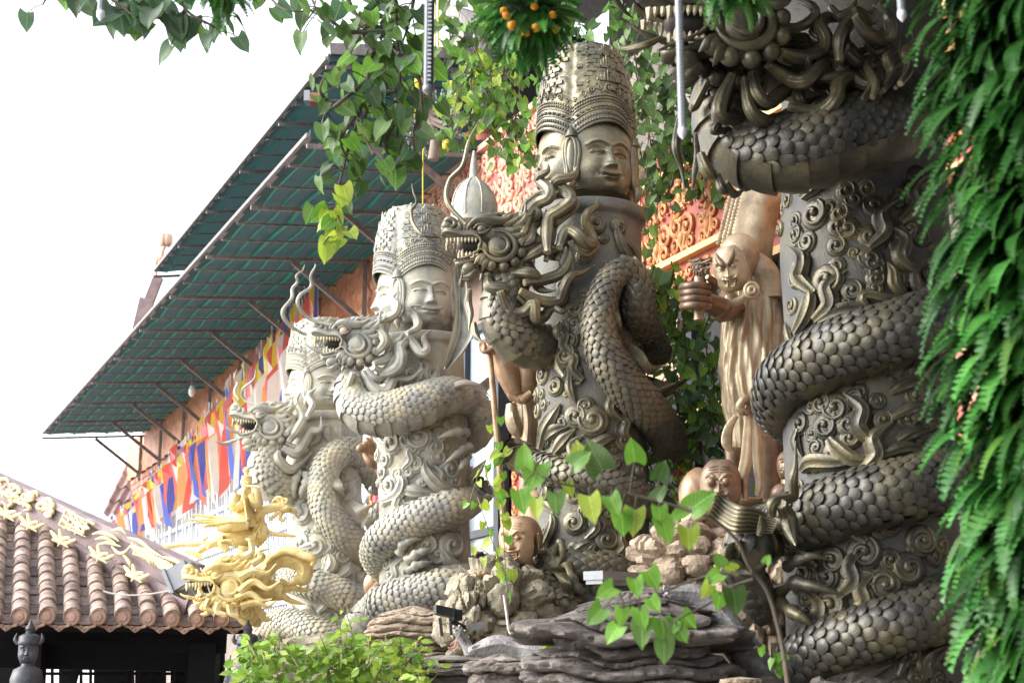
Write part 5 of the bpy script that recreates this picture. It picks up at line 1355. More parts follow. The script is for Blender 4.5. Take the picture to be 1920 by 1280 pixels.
for i in range(len(colb)):
    for Mx in tile_mats(colb[i] + [0, 0, .03], colt[i]): put(cov, 'cover_tile', pav, Mx)
    # eave disc
    c = colb[i] + np.array([0, -.015, .045])
    q = MB(); q.lathe([(rb * 1.02, .0), (rb * 1.05, .025), (rb * .92, .035), (rb * .84, .02), (rb * .55, .022), (rb * .5, .032), (rb * .1, .034)], c, 18, ax=(0, -1, 0)); q.build('eave_disc', 'tile_end', pav)
    if i < len(colb) - 1:
        a = (colb[i] + colb[i + 1]) / 2; b = (colt[i] + colt[i + 1]) / 2
        for Mx in tile_mats(a + [0, 0, -.02], b): put(pan, 'pan_tile', pav, Mx)
        # drip tile: rounded pendant with raised face
        w = (colb[i + 1] - colb[i])[0] * .5 * 1.0; cc = a + np.array([0, -.03, -.02])
        ol = [(-1, .05), (-.9, -.25), (-.5, -.38), (-.25, -.62), (0, -.8), (.25, -.62), (.5, -.38), (.9, -.25), (1, .05), (.5, -.12), (0, -.18), (-.5, -.12)]
        V = [(cc[0] + x * w, cc[1], cc[2] + z * w * .85 + (colb[i + 1] - colb[i])[2] * x * .5) for x, z in ol]
        V2 = [(x, y + .03, z) for x, y, z in V]
        q = MB(); n = len(ol)
        q.add(np.array(V + V2), [np.array([[11, 0, 1, 2], [11, 2, 3, 10], [10, 3, 4, 5], [10, 5, 6, 9], [9, 6, 7, 8]]), np.array([[k, (k + 1) % n, n + (k + 1) % n, n + k] for k in range(n)])])
        scroll(q, cc + np.array([-.3 * w, -.01, -.25 * w]), np.array([1, 0, 0]), ZZ, np.array([0, -1, 0]), w * .16, 1.2, .3, 1); scroll(q, cc + np.array([.3 * w, -.01, -.25 * w]), np.array([1, 0, 0]), ZZ, np.array([0, -1, 0]), w * .16, 1.2, .3, -1)
        q.blob(cc + np.array([0, -.01, -.4 * w]), w * .12, 8, 6); q.build('drip_tile', 'tile_end', pav, True, 35)
        under.hexa([colb[i] + [0, .25, -.08], colb[i + 1] + [0, .25, -.08], colt[i + 1] + [0, .0, -.16], colt[i] + [0, 0, -.16], colb[i] + [0, .05, -.02], colb[i + 1] + [0, .05, -.02], colt[i + 1] + [0, 0, -.03], colt[i] + [0, 0, -.03]])
under.build('roof_deck', 'black_wood', pav, False)
# beam, posts, lattice under the eave
q = MB(); q.bar(P(-80, 1222, 14.6), P(400, 1232, 15.2), .2, .28); q.build('eave_beam', 'black_wood', pav, False)
q = MB(); q.bar(P(-80, 1192, 14.7), P(425, 1203, 15.1), .1, .22); q.build('soffit_board', 'black_wood', pav, False)
for u, d, w in ((65, 14.6, .2), (385, 15.1, .26), (-60, 14.5, .2)):
    q = MB(); q.bar(P(u, 1205, d), (P(u, 1205, d)[0], d, 0), w, w, up=(0, 1, 0)); q.build('post', 'black_wood', pav, False)
for k in range(9):
    u = 240 + k * 22
    q = MB(); q.bar(P(u, 1228, 15.6), P(u, 1330, 15.6), .03, .03, up=(0, 1, 0)); q.build('lattice_bar', 'black_wood', pav, False)
for v in (1245, 1262, 1282):
    q = MB(); q.bar(P(70, v, 15.62), P(420, v, 15.8), .03, .03); q.build('lattice_rail', 'black_wood', pav, False)
for k in range(6):
    u = 80 + k * 18
    q = MB(); q.bar(P(u, 1236, 15.5), P(u, 1330, 15.5), .025, .025, up=(0, 1, 0)); q.build('lattice_bar', 'black_wood', pav, False)
for (u0, u1) in ((-90, 62), (112, 132), (178, 250), (255, 310), (322, 420)):
    q = MB(); q.bar(P((u0 + u1) / 2, 1205, 15.9), P((u0 + u1) / 2, 1330, 15.9), (u1 - u0) * PX(15.9), .05, up=(0, 1, 0)); q.build('shade_panel', 'black_wood', pav, False)  # dark sheets put in for the shade inside the pavilion
q = MB(); q.bar(P(130, 1300, 15.3), P(150, 1225, 15.3), .07, .07, up=(0, 1, 0)); q.build('brace', 'black_wood', pav, False)
# hip ridge: two stepped bands with gold reliefs
hipa, hipb = ZR(-60, 150), ZR(1080, 690)
def hip(t, up_=0.0, fr=0.0):
    q = colt[0] * (1 - t) + colt[10] * t
    return q + np.array([0, -fr, up_])
ha, hb = P(*ZR(-80, 180), 16.3), P(*ZR(1120, 735), 14.75)
def hipP(t, dz=0.0, dy=0.0): return ha * (1 - t) + hb * t + np.array([0, -dy, dz])
q = MB(); q.bar(hipP(-.1, .02), hipP(1, .02), .16, .30); q.build('hip_ridge', 'ridge_paint', pav, False)
q = MB(); q.bar(hipP(-.1, -.24, .04), hipP(1.0, -.22, .04), .26, .26); q.build('hip_base', 'ridge_paint', pav, False)
q = MB(); q.bar(hipP(-.1, .20), hipP(1, .19), .22, .07); q.build('hip_cap', 'ridge_paint', pav, False)
q = MB(); q.bar(hipP(-.1, -.12, .05), hipP(1, -.11, .05), .26, .03); q.build('hip_moulding', 'ridge_paint', pav, False)
# gold reliefs lying on the ridge, traced as small tubes
def relief(name, strokes, d0, d1, r, zm=ZR, label=None):
    q = MB()
    for pts in strokes:
        w = [P(*zm(x, y), d0 + (d1 - d0) * x / 1100) for x, y in pts]
        n = len(w); rr = r * np.sin(np.linspace(.5, math.pi - .25, n)) if n > 2 else r
        q.tube(w, rr, 7, 4)
    o = q.build(name, 'gold_pale', pav); return o
D0, D1 = 16.02, 14.5
random.seed(21)
st = []
for k in range(26):
    x = random.uniform(0, 320); y = 170 + x * .33 + random.uniform(-30, 60)
    a = random.uniform(0, 6); L = random.uniform(25, 60)
    st.append([(x, y), (x + L * .5 * math.cos(a), y + L * .5 * math.sin(a)), (x + L * math.cos(a + .9), y + L * .7 * math.sin(a + .9)), (x + L * .8 * math.cos(a + 2), y + L * .5 * math.sin(a + 2))])
relief('cloud_relief', st, D0, D1, .024)
relief('key_pattern', [[(395, 300), (450, 395)], [(425, 310), (480, 410)], [(360, 340), (400, 400)], [(460, 340), (510, 400)], [(365, 320), (500, 400)], [(355, 350), (480, 425)], [(380, 290), (340, 380)], [(420, 300), (370, 400)], [(400, 310), (440, 390), (470, 420)], [(440, 320), (400, 410)], [(480, 340), (430, 430)], [(500, 350), (540, 375)], [(380, 290), (450, 330), (530, 370)], [(340, 380), (420, 410), (490, 445)], [(500, 360), (470, 440)]], D0 - .05, D1, .014)
ph = [[(530, 430), (580, 420), (640, 440), (680, 470)], [(545, 460), (600, 450), (660, 480)], [(560, 490), (620, 480), (690, 500)], [(640, 410), (690, 400), (720, 430)], [(640, 500), (680, 540), (720, 530), (760, 480)], [(700, 540), (740, 590), (745, 620)], [(730, 450), (800, 470), (860, 520), (930, 560)], [(740, 500), (820, 520), (880, 560), (960, 590)], [(760, 540), (830, 560), (860, 600)]]
for k in range(14): ph.append([(760 + k * 17, 480 + k * 9), (775 + k * 17, 500 + k * 9 + 30), (770 + k * 17, 530 + k * 9 + 20)])
relief('phoenix_relief', ph, D0 - .05, D1, .022)
relief('flame_relief', [[(880, 560), (920, 620), (1000, 620), (1040, 590)], [(900, 600), (960, 640), (1030, 640)], [(930, 560), (1000, 580), (1050, 610)]], D0 - .05, D1, .022)
for (x, y) in ((30, 300), (160, 360), (340, 450), (560, 540), (760, 650)):
    relief('floral_relief', [[(x - 50, y - 40), (x - 20, y), (x, y + 40)], [(x, y - 50), (x + 10, y), (x + 40, y + 30)], [(x + 60, y), (x + 20, y + 10), (x - 10, y + 50)], [(x + 95, y + 10), (x + 60, y + 25), (x + 20, y + 40)], [(x - 40, y + 10), (x, y + 20), (x + 50, y + 55)]], D0 - .35, D1 - .1, .026)

# ------------------------------------------------------------------ golden phoenix rider on a dragon head
gd = 14.15; kg = .328 * PX(gd)
gp = thing('golden_roof_ornament', 'golden phoenix with flute player above a snarling dragon head on the roof corner', 'ornament', P(430, 1165, gd))
def G3(x, y, o=0.0): return P(*ZR(x, y), gd + o)
def gt(name, pts, r, n=10, o=0.0, ridge=.0, nr=5, flat=1.0, parent=None, tip=None, oo=None):
    w = [G3(x, y, o + (oo or 0) * i / max(1, len(pts) - 1)) for i, (x, y) in enumerate(pts)]
    rr = np.broadcast_to(np.asarray(r, float), (len(pts),)) * kg
    return MB().tube(w, rr, n, 6, ridge=ridge, nr=nr, flat=flat, up=(0, -1, .1)).build(name, 'gold_paint', parent or gp)
hd, HG = dragon_head(gp, G3(1310, 740, -.28), (-1, -.25, -.08), (0, 0, 1), kg * .86, 'gold_paint', teeth='gold_pale', name='dragon_head')
random.seed(3)
for pts, r in (([(1370, 680), (1450, 640), (1530, 650), (1580, 600)], 26), ([(1370, 760), (1450, 700), (1530, 740), (1600, 700)], 28), ([(1350, 800), (1430, 770), (1500, 810), (1555, 800)], 26), ([(1380, 840), (1460, 820), (1530, 840), (1580, 810)], 24), ([(1200, 800), (1180, 850), (1220, 870), (1205, 880)], 22), ([(1250, 820), (1240, 870), (1290, 890), (1265, 900)], 24), ([(1310, 830), (1320, 880), (1360, 900), (1350, 915)], 24), ([(1150, 780), (1140, 740), (1160, 700)], 20), ([(1400, 560), (1440, 530), (1430, 470), (1405, 455)], 26), ([(1440, 600), (1500, 560), (1480, 530), (1540, 510)], 24), ([(1150, 560), (1100, 540), (1055, 525)], 18), ([(1200, 500), (1160, 470), (1190, 440)], 20), ([(1300, 520), (1260, 480), (1320, 470), (1340, 500)], 22)):
    gt('mane_strand', pts, np.linspace(r, r * .2, len(pts)), 12, -.42, .1, 5)
# arched fish tail
gt('tail_arch', [(1480, 740), (1500, 680), (1540, 610), (1610, 570), (1690, 580), (1740, 620), (1730, 680), (1680, 690)], [44, 52, 54, 56, 58, 56, 50, 26], 14, -.1, .06, 6, .9)
gt('tail_arch_rim', [(1520, 600), (1570, 550), (1640, 520), (1720, 545), (1790, 575), (1780, 610)], [12, 18, 24, 24, 22, 8], 10, -.22)
gt('fish_body', [(1360, 700), (1450, 740), (1540, 750), (1620, 760)], [80, 70, 62, 48], 14, .0)
for pts in ([(1620, 750), (1680, 740), (1740, 750), (1795, 742)], [(1610, 780), (1660, 810), (1700, 820), (1745, 832)], [(1600, 700), (1650, 720), (1700, 690), (1690, 665)]):
    gt('tail_fin', pts, [34, 26, 18, 4], 10, .0, .1, 5, .6)
q = MB(); c = G3(1420, 880, -.1)
q.lathe(np.array([(75, -30), (72, 0), (60, 14), (20, 20), (4, 20)]) * kg, c, 22, ax=(0, -1, 0)); scroll(q, c + [0, -.09, 0], np.array([1, 0, 0]), ZZ, np.array([0, -1, 0]), 60 * kg, 2.2, .14, 1)
q.build('cloud_base', 'gold_paint', gp)
gt('cloud_tail', [(1450, 850), (1490, 880), (1510, 910), (1555, 920)], [30, 26, 20, 4], 10, -.1)
gt('cloud_foot', [(1440, 840), (1460, 900), (1470, 960)], [50, 44, 20], 12, .0)
# phoenix
q = MB(); q.blob(G3(1370, 440), np.array([120, 80, 66]) * kg, 18, 12); pb = q.build('phoenix_body', 'gold_paint', gp)
gt('phoenix_neck', [(1440, 460), (1490, 420), (1475, 350), (1500, 300), (1560, 280), (1610, 272), (1640, 290)], [62, 48, 36, 28, 24, 26, 20], 14, -.02, .05, 6)
q = MB(); q.blob(G3(1630, 285, -.02), np.array([38, 26, 24]) * kg, 14, 10); q.tube([G3(1655, 285), G3(1685, 296), G3(1702, 318)], np.array([14, 10, 2]) * kg, 8, 4); q.tube([G3(1655, 300), G3(1680, 310), G3(1690, 322)], np.array([9, 6, 2]) * kg, 8, 4); q.blob(G3(1640, 278, -.1), 6 * kg, 8, 6); q.build('phoenix_head', 'gold_paint', gp)
for k, pts in enumerate(([(1610, 262), (1580, 230), (1560, 250), (1575, 268)], [(1620, 258), (1610, 225), (1580, 222), (1565, 240)], [(1635, 255), (1640, 232), (1615, 228)], [(1610, 305), (1600, 340), (1620, 350), (1630, 330)], [(1590, 300), (1570, 325), (1545, 340), (1560, 350)])):
    gt('comb_curl', pts, np.linspace(13, 6, len(pts)), 8, -.02)
for k in range(12):
    t = k / 11
    gt('neck_feather', [(1490 - 30 * t + 14 * math.sin(k * 2.4), 330 + 120 * t), (1480 - 30 * t + 24 * math.sin(k * 2.4), 350 + 120 * t), (1485 - 40 * t + 30 * math.sin(k * 2.4), 372 + 120 * t)], [14, 13, 2], 7, -.10, flat=.4)
for k, (x1, y1, dr_) in enumerate(((1090, 318, -.1), (1050, 350, -.16), (1110, 365, -.2), (1160, 390, -.24), (1200, 335, .05), (1130, 340, .1))):
    gt('wing_feather', [(1400, 350 + 5 * k), (1300, 345 + 8 * k), (1200, (y1 + 345 + 8 * k) / 2), (x1, y1)], [34, 36, 24, 7], 10, dr_, .08, 4, .35)
gt('wing_shoulder', [(1420, 380), (1350, 375), (1280, 390), (1240, 400)], [22, 40, 34, 10], 12, -.22)
gt('tail_plume', [(1280, 480), (1160, 485), (1040, 490), (960, 500), (920, 485)], [26, 20, 15, 15, 4], 10, .05, .08, 5)
gt('tail_plume', [(1280, 460), (1180, 500), (1120, 540), (1060, 530)], [26, 22, 16, 4], 10, -.1, .08, 5)
gt('spur_plume', [(1500, 400), (1560, 425), (1630, 435), (1695, 442)], [12, 13, 12, 5], 9, .0)
gt('leg', [(1400, 500), (1390, 560), (1370, 600)], [40, 30, 24], 10, -.1)
# flute player
rd = MB(); rd.lathe(np.array([(95, 0), (92, 30), (74, 70), (52, 110), (46, 150), (48, 190), (40, 215), (22, 232), (16, 240)]) * kg, G3(1395, 395, -.02), 26, fn=lambda th, z: 1 + .06 * np.sin(th * 7 + z * 14))
ro = rd.build('rider_robe', 'gold_paint', gp)
gc = G3(1408, 158, -.03); fw = 30 * kg
q = MB(); q.blob(gc + [0, 0, 26 * kg], np.array([34, 36, 42]) * kg, 18, 12); q.blob(G3(1408, 66), 20 * kg, 12, 8); q.tube([G3(1408, 92), G3(1408, 76)], 12 * kg, 8, smooth=False); q.build('rider_head', 'gold_paint', ro)
q = MB(); face(q, gc + [0, -.01, -10 * kg], .5, fw * 1.05, 64 * kg, nx=30, nzv=36); q.build('rider_face', 'gold_paint', ro)
for s_ in (0, 1):
    pts = [(1350, 200), (1340, 270), (1390, 250), (1400, 180), (1405, 160)] if s_ == 0 else [(1440, 200), (1470, 260), (1465, 200), (1455, 165)]
    gt('arm', pts, [30, 34, 28, 18, 12][:len(pts)], 10, -.14, parent=None)
gt('flute', [(1385, 152), (1485, 160)], 7, 8, -.26)
gt('robe_panel', [(1400, 230), (1410, 290), (1420, 350)], [26, 34, 38], 10, -.2, .1, 5, .3)
gt('sleeve', [(1470, 250), (1480, 290), (1475, 320)], [26, 20, 4], 10, -.06)

# floodlight clamped to the ridge, with cable
fl = thing('floodlight', 'grey floodlight clamped to the tiled roof corner', 'floodlight', P(345, 1115, 14.2))
a = P(345, 1083, 14.1)
Xl, Yl, Zl = unit([.62, -.1, .35]), unit([.3, .95, -.1]), None
Zl = unit(np.cross(Xl, Yl)); Yl = np.cross(Zl, Xl)
q = MB(); q.box(a, (.2, .24, .22), Xl, Yl, Zl); q.box(a - Xl * .11, (.03, .28, .26), Xl, Yl, Zl); q.box(a + Xl * .12, (.05, .18, .16), Xl, Yl, Zl); q.build('housing', 'lamp_grey', fl, False)
q = MB(); q.box(a - Xl * .128, (.012, .23, .21), Xl, Yl, Zl); q.build('glass', 'glass', fl, False)
q = MB(); q.bar(P(318, 1108, 14.05), P(352, 1098, 14.0), .05, .03); q.bar(P(352, 1098, 14.0), P(365, 1120, 14.2), .04, .03); q.build('bracket', 'lamp_white', fl, False)
tag(MB().tube([P(*ZR(x, y), 14.25) for x, y in ((590, 755), (650, 770), (730, 778), (820, 775), (900, 765), (960, 755))], .008, 6).build('cable', 'cable'), 'thin pale cable lying across the roof tiles', 'cable')
tag(MB().tube([P(*ZR(x, y), 13.75) for x, y in ((1145, 620), (1180, 700), (1205, 770), (1250, 810), (1300, 835))], .007, 6).build('cable', 'cable'), 'thin cable hanging over the golden dragon jaw', 'cable')

# black bracket figures under the eave
def bust(u, v, d, yaw, h, label):
    k = PX(d) * h; c = P(u, v, d)
    e = thing('black_bust', label, 'statue', c - [0, 0, k * .8], 'black bracket figures under the eave')
    q = MB(); q.lathe(np.array([(.30, -.9), (.34, -.6), (.36, -.3), (.30, -.08), (.15, .0), (.13, .1)]) * k, c, 24, fn=lambda th, z: 1 + .05 * np.cos(2 * th)); 
    q.tube([c + np.array([-.3, -.1, -.3]) * k, c + np.array([0, -.36, -.55]) * k, c + np.array([.3, -.1, -.3]) * k], .025 * k, 6); q.tube([c + np.array([-.3, -.15, -.75]) * k, c + np.array([0, -.37, -.55]) * k, c + np.array([.3, -.15, -.75]) * k], .025 * k, 6)
    q.build('torso', 'black_stone', e)
    q = MB(); q.blob(c + [-.09 * math.sin(yaw) * k, .09 * math.cos(yaw) * k, .33 * k], np.array([.205, .19, .29]) * k, 18, 12); face(q, c + [0, 0, .05 * k], yaw, .225 * k, .5 * k, nx=36, nzv=44); q.build('head', 'black_stone', e)
    q = MB(); q.lathe(np.array([(.25, .48), (.27, .52), (.25, .56), (.25, .66), (.20, .70), (.10, .74), (.10, .80), (.12, .84), (.06, .94), (.01, 1.05)]) * k, c, 20); 
    for s_ in (-1, 1): q.tube([c + np.array([s_ * .24, -.05, .5]) * k, c + np.array([s_ * .31, -.05, .6]) * k, c + np.array([s_ * .28, -.05, .74]) * k], np.array([.05, .05, .01]) * k, 7)
    q.build('crown', 'black_stone', e)
    for s_ in ((-1,) if yaw > .5 else ()):
        q = MB()
        for j in range(7): q.tube([c + np.array([s_ * .30, .1, -.25 - j * .05]) * k, c + np.array([s_ * (.42 + .02 * j), .14, -.1 - j * .07]) * k, c + np.array([s_ * (.40 + .01 * j), .16, .25 - j * .16]) * k], np.array([.06, .05, .015]) * k, 7)
        q.build('wing', 'black_stone', e)
    return e
bust(52, 1248, 13.75, .1, 80, 'black crowned bracket figure facing us under the eave at far left')
bust(462, 1248, 13.8, .75, 80, 'black crowned bracket figure looking right below the golden ornament')

# ================================================================== statues
def RP(u, v, d): return P(u, v, d)
sd_ = 11.4; ks = .469 * PX(sd_)
sg = thing('robed_statue', 'tall golden robed guardian statue raising a fist between the two right pillars', 'statue', P(1405, 960, sd_))
FOLDS = (([(330, 370), (320, 450), (312, 530), (300, 580)], [10, 14, 18, 4]), ([(345, 380), (355, 470), (380, 560), (398, 650), (375, 760), (355, 815)], [9, 13, 16, 18, 14, 8]), ([(310, 380), (290, 470), (262, 580), (240, 640), (236, 700)], [9, 14, 18, 22, 6]), ([(400, 330), (420, 430), (432, 530)], [9, 12, 6]), ([(430, 330), (462, 430), (480, 540), (474, 640)], [10, 13, 15, 6]), ([(290, 560), (268, 640), (262, 740), (285, 840)], [10, 16, 20, 10]), ([(330, 560), (338, 650), (346, 760), (350, 810)], [8, 12, 14, 8]), ([(300, 620), (300, 720), (325, 800), (340, 830)], [8, 14, 14, 8]), ([(440, 580), (425, 660), (400, 740), (370, 810)], [8, 14, 14, 8]), ([(470, 560), (460, 680), (430, 790)], [8, 13, 8]), ([(255, 480), (245, 560), (258, 640)], [8, 14, 5]))
NFD = []
for pts, r in FOLDS:
    A_ = spline(np.array([(x, y, q_) for (x, y), q_ in zip(pts, r)], float), 10)
    tt = np.linspace(0, 1, len(A_)); NFD.append(np.column_stack([A_[:, :2], np.clip(A_[:, 2], 5, 30), np.minimum(1, np.minimum(tt, 1 - tt) * 5)]))
NFD = np.vstack(NFD)
prof = [(8, 1012), (70, 1005), (95, 900), (118, 800), (124, 650), (122, 500), (112, 400), (100, 300), (70, 225), (40, 200)]
cx = lambda y: 362 + (y - 500) * .005 - (14 if y < 400 else 0)
rows = spline(np.array([(max(r, 2), y) for r, y in prof], float), 16); NTH = 220; G = np.zeros((len(rows), NTH, 3)); th = np.arange(NTH) / NTH * 2 * math.pi
for i, (r, y) in enumerate(rows):
    pl_ = np.abs(np.sin(th * 7.5 + .5 * math.sin(y * .012) + .4)) ** .6
    f = 1 + (.11 * pl_ - .06) * np.clip((y - 260) / 200, 0, 1) + .015 * np.sin(th * 23 + y * .03)
    px_ = cx(y) + np.cos(th) * r * f
    d2 = (px_[:, None] - NFD[None, :, 0]) ** 2 + (y - NFD[None, :, 1]) ** 2
    w2 = NFD[None, :, 2] * .85 + 3
    e1 = np.exp(-d2 / w2 ** 2) * NFD[None, :, 3]
    e2 = np.exp(-d2 / (w2 * 2.0) ** 2) * NFD[None, :, 3]
    dsp = np.where(np.sin(th) < .2, np.max(e1 * w2 * 1.7, axis=1) - np.max(e2 * w2 * .5, axis=1), 0)
    c = P(*ZV(cx(y), y), sd_)
    rr_ = r * f + dsp
    G[i] = c + np.stack([np.cos(th) * (r * f + dsp * .3) * ks, np.sin(th) * rr_ * ks * .75, 0 * th], -1)
MB().grid(G, False, True).build('robe', 'statue_gold', sg)
def vt(name, pts, r, o=-.36, m_='statue_gold', n=12, ridge=0, flat=.7, parent=None, dd=0.0):
    w = [P(*ZV(x, y), sd_ + o + dd * i) for i, (x, y) in enumerate(pts)]
    rr = np.broadcast_to(np.asarray(r, float), (len(pts),)) * ks
    return MB().tube(w, rr, n, 6, ridge=ridge, nr=5, flat=flat, up=(1, 0, 0)).build(name, m_, parent or sg)
q = MB(); c = P(*ZV(354, 806), sd_ - .4)
for s_ in (-1, 1): q.tube([c, c + np.array([s_ * 26, -30, 14]) * ks, c + np.array([s_ * 44, -20, -16]) * ks, c + np.array([s_ * 20, -20, -36]) * ks, c], np.array([10, 16, 18, 14, 8]) * ks, 10, 5)
q.blob(c, 16 * ks, 10, 8); q.build('sash_knot', 'statue_gold', sg)
vt('sash_end', [(352, 820), (348, 920), (340, 1020), (322, 1110), (318, 1190)], [14, 22, 24, 22, 24], -.37, ridge=.12, n=24, flat=.45)
vt('sash_end', [(370, 830), (378, 930), (384, 1040), (392, 1120), (384, 1170)], [14, 20, 20, 16, 10], -.37, ridge=.12, n=24, flat=.45)
vt('hem_panel', [(300, 850), (270, 900), (262, 960), (285, 1000)], [10, 18, 22, 6], -.26, flat=.35)
vt('hem_panel', [(420, 860), (440, 890), (425, 920)], [10, 18, 6], -.26, flat=.35)
vt('leg', [(290, 980), (292, 1080), (300, 1190)], [38, 32, 28], -.12, 'statue_brown')
vt('leg', [(420, 930), (430, 1060), (430, 1200)], [64, 56, 50], -.05, 'statue_brown')
vt('shoe', [(300, 1200), (340, 1196), (405, 1186)], [16, 22, 10], -.25, 'statue_copper')
# head: bald dome looking down to the left
fc = P(*ZV(306, 352), sd_ - .22)
kd = {'dome': 1, 'frown': 1.0, 'brow': .12, 'eye': 1.15, 'nose': 1.25, 'mouth': 'snarl', 'fold': 1.6}
q = MB(); q.blob(P(*ZV(312, 215), sd_ - .12), np.array([84, 84, 100]) * ks, 26, 18)
Rm = face(q, fc, -.45, 74 * ks, 170 * ks, kd, pitch=-.35, roll=-.12, nx=56, nzv=70, zhi=1.1); hdm = q.build('head', 'statue_gold', sg)
face_teeth(hdm, fc, Rm, 74 * ks, 170 * ks, kd, 'statue_gold', 7)
for s_ in (-1, 1):
    q = MB(); q.tube([on_face(fc, Rm, 74 * ks, 170 * ks, s_ * x, z, kd, .04) for x, z in ((.08, .66), (.22, .72), (.42, .86), (.5, 1.0))], np.array([9, 13, 11, 2]) * ks, 9, 5); q.build('eyebrow', 'statue_brown', hdm)
    q = MB(); q.blob(on_face(fc, Rm, 74 * ks, 170 * ks, s_ * .335, .625, kd, -.02), 9 * ks, 9, 7); q.build('eye', 'statue_gold', hdm)
    q = MB(); q.tube([on_face(fc, Rm, 74 * ks, 170 * ks, s_ * .22, .26, kd, .0), on_face(fc, Rm, 74 * ks, 170 * ks, s_ * .23, .20, kd, .1), on_face(fc, Rm, 74 * ks, 170 * ks, s_ * .25, .15, kd, .1)], np.array([7, 6, 1]) * ks, 7, 4); q.build('fang', 'statue_gold', hdm)
q = MB(); aa = np.linspace(0, 6.28, 20); q.tube([P(*ZV(362 + 26 * math.cos(a), 350 + 28 * math.sin(a)), sd_ - .38) for a in aa], 10 * ks, 8, smooth=False); q.tube([P(*ZV(362 + 12 * math.cos(a), 350 + 13 * math.sin(a)), sd_ - .40) for a in aa], 9 * ks, 8, smooth=False); q.build('collar_rosette', 'statue_gold', sg)
vt('scarf', [(270, 370), (280, 400), (330, 380), (350, 330), (345, 240)], [18, 20, 16, 13, 10], -.33)
vt('shoulder', [(360, 230), (400, 270), (430, 320), (440, 380)], [50, 62, 60, 50], -.1)
vt('cowl', [(350, 330), (345, 200), (352, 100), (375, 0), (400, -90)], [90, 100, 104, 102, 96], .24, 'statue_gold', 45, .06, 1.0)
for j in range(3):
    for k in range(16): vt('armour_scale', [(232 + k * 3.5 + j * 17, 170 - k * 14 + 7 * (j % 2)), (227 + k * 3.5 + j * 17, 162 - k * 14 + 7 * (j % 2)), (232 + k * 3.5 + j * 17, 153 - k * 14 + 7 * (j % 2))], [8, 9, 4], .20 - .10 * j, 'statue_gold', 8, 0, .5)
vt('upper_arm', [(300, 380), (250, 420), (215, 410)], [56, 60, 52], -.2, 'statue_brown', 14)
vt('forearm', [(235, 420), (190, 400), (150, 385)], [54, 46, 36], -.36, 'statue_brown', 14, dd=-.08)
hp = P(*ZV(135, 370), sd_ - .62)
q = MB(); q.blob(hp + [.02, .05, 0], np.array([46, 44, 60]) * ks, 16, 12); hand = q.build('fist', 'statue_brown', sg)
for j in range(4):
    y = 332 + j * 26
    q = MB(); q.tube([P(*ZV(190, y + 4), sd_ - .68), P(*ZV(150, y - 2), sd_ - .80), P(*ZV(105, y), sd_ - .78), P(*ZV(84, y + 4), sd_ - .66), P(*ZV(92, y + 8), sd_ - .54)], np.array([14, 15, 15, 14, 11]) * ks, 10, 5); q.build('finger', 'statue_brown', hand)
q = MB(); q.tube([P(*ZV(205, 350), sd_ - .6), P(*ZV(208, 318), sd_ - .68), P(*ZV(192, 302), sd_ - .74), P(*ZV(182, 296), sd_ - .76)], np.array([18, 17, 14, 9]) * ks, 10, 5); q.build('thumb', 'statue_brown', hand)
q = MB(); q.tube([P(*ZV(150, 470), sd_ - .66), P(*ZV(150, 300), sd_ - .66)], 20 * ks, 10, smooth=False); q.build('staff_grip', 'statue_brown', sg)
dragon_head(sg, P(*ZV(150, 262), sd_ - .66), (.8, -.5, .1), (0, 0, 1), ks * .20, 'statue_brown', teeth='statue_gold', name='dragon_finial')

# ---- bronze figure behind the second pillar: staff, raised arm, robe
bf = 13.0; kb = .3906 * PX(bf)
ar = thing('staff_bearer_statue', 'copper statue gripping a long staff, half hidden behind the second pillar', 'statue', P(985, 1050, bf))
def bt(name, pts, r, o=0.0, m_='statue_copper', n=14, ridge=0.0, flat=1.0, parent=None, nr=5):
    w = [P(*Z6(x, y), bf + o) for x, y in pts]
    return MB().tube(w, np.broadcast_to(np.asarray(r, float), (len(pts),)) * kb, n, 6, ridge=ridge, nr=nr, flat=flat, up=(0, -1, 0)).build(name, m_, parent or ar)
bt('forearm', [(150, 85), (190, 130), (235, 210), (268, 310)], [30, 46, 56, 36], -.1)
bt('sleeve', [(330, 100), (330, 200), (322, 300), (330, 330)], [60, 70, 66, 40], .0)
bt('sleeve_edge', [(285, 320), (310, 330), (350, 300)], [18, 24, 20], -.2)
for k in range(5): bt('cuff_bead', [(240 + k * 10, 300 + k * 4), (246 + k * 10, 316 + k * 4), (252 + k * 10, 336 + k * 3)], [9, 11, 7], -.22)
bt('hanging_sleeve', [(250, 350), (262, 420), (280, 480), (295, 515)], [22, 40, 34, 8], -.05, 'statue_gold', ridge=.08)
bt('hanging_sleeve', [(300, 340), (305, 420), (300, 490)], [26, 30, 10], -.05, 'statue_gold', ridge=.08)
for k in range(4): bt('robe_fold', [(320 + 16 * k, 330), (332 + 14 * k, 460), (320 + 16 * k, 600), (318 + 18 * k, 760)], [16, 22, 22, 18], -.1 + .03 * k, 'statue_gold', ridge=.08)
bt('robe', [(380, 60), (400, 300), (400, 600), (390, 1000)], [90, 110, 110, 120], .25)
bt('hand', [(105, 62), (130, 72), (165, 85)], [26, 34, 32], -.15)
for k in range(4): bt('finger', [(150 + 6 * k, 80), (128, 100 + 0 * k), (110 + 4 * k, 90 - 8 * k), (100, 74 - 6 * k)], [12, 13, 12, 8], -.24 - .03 * k)
bt('staff', [(145, 60), (175, 400), (200, 700), (222, 1010)], [15, 15, 15, 15], -.24, n=12)

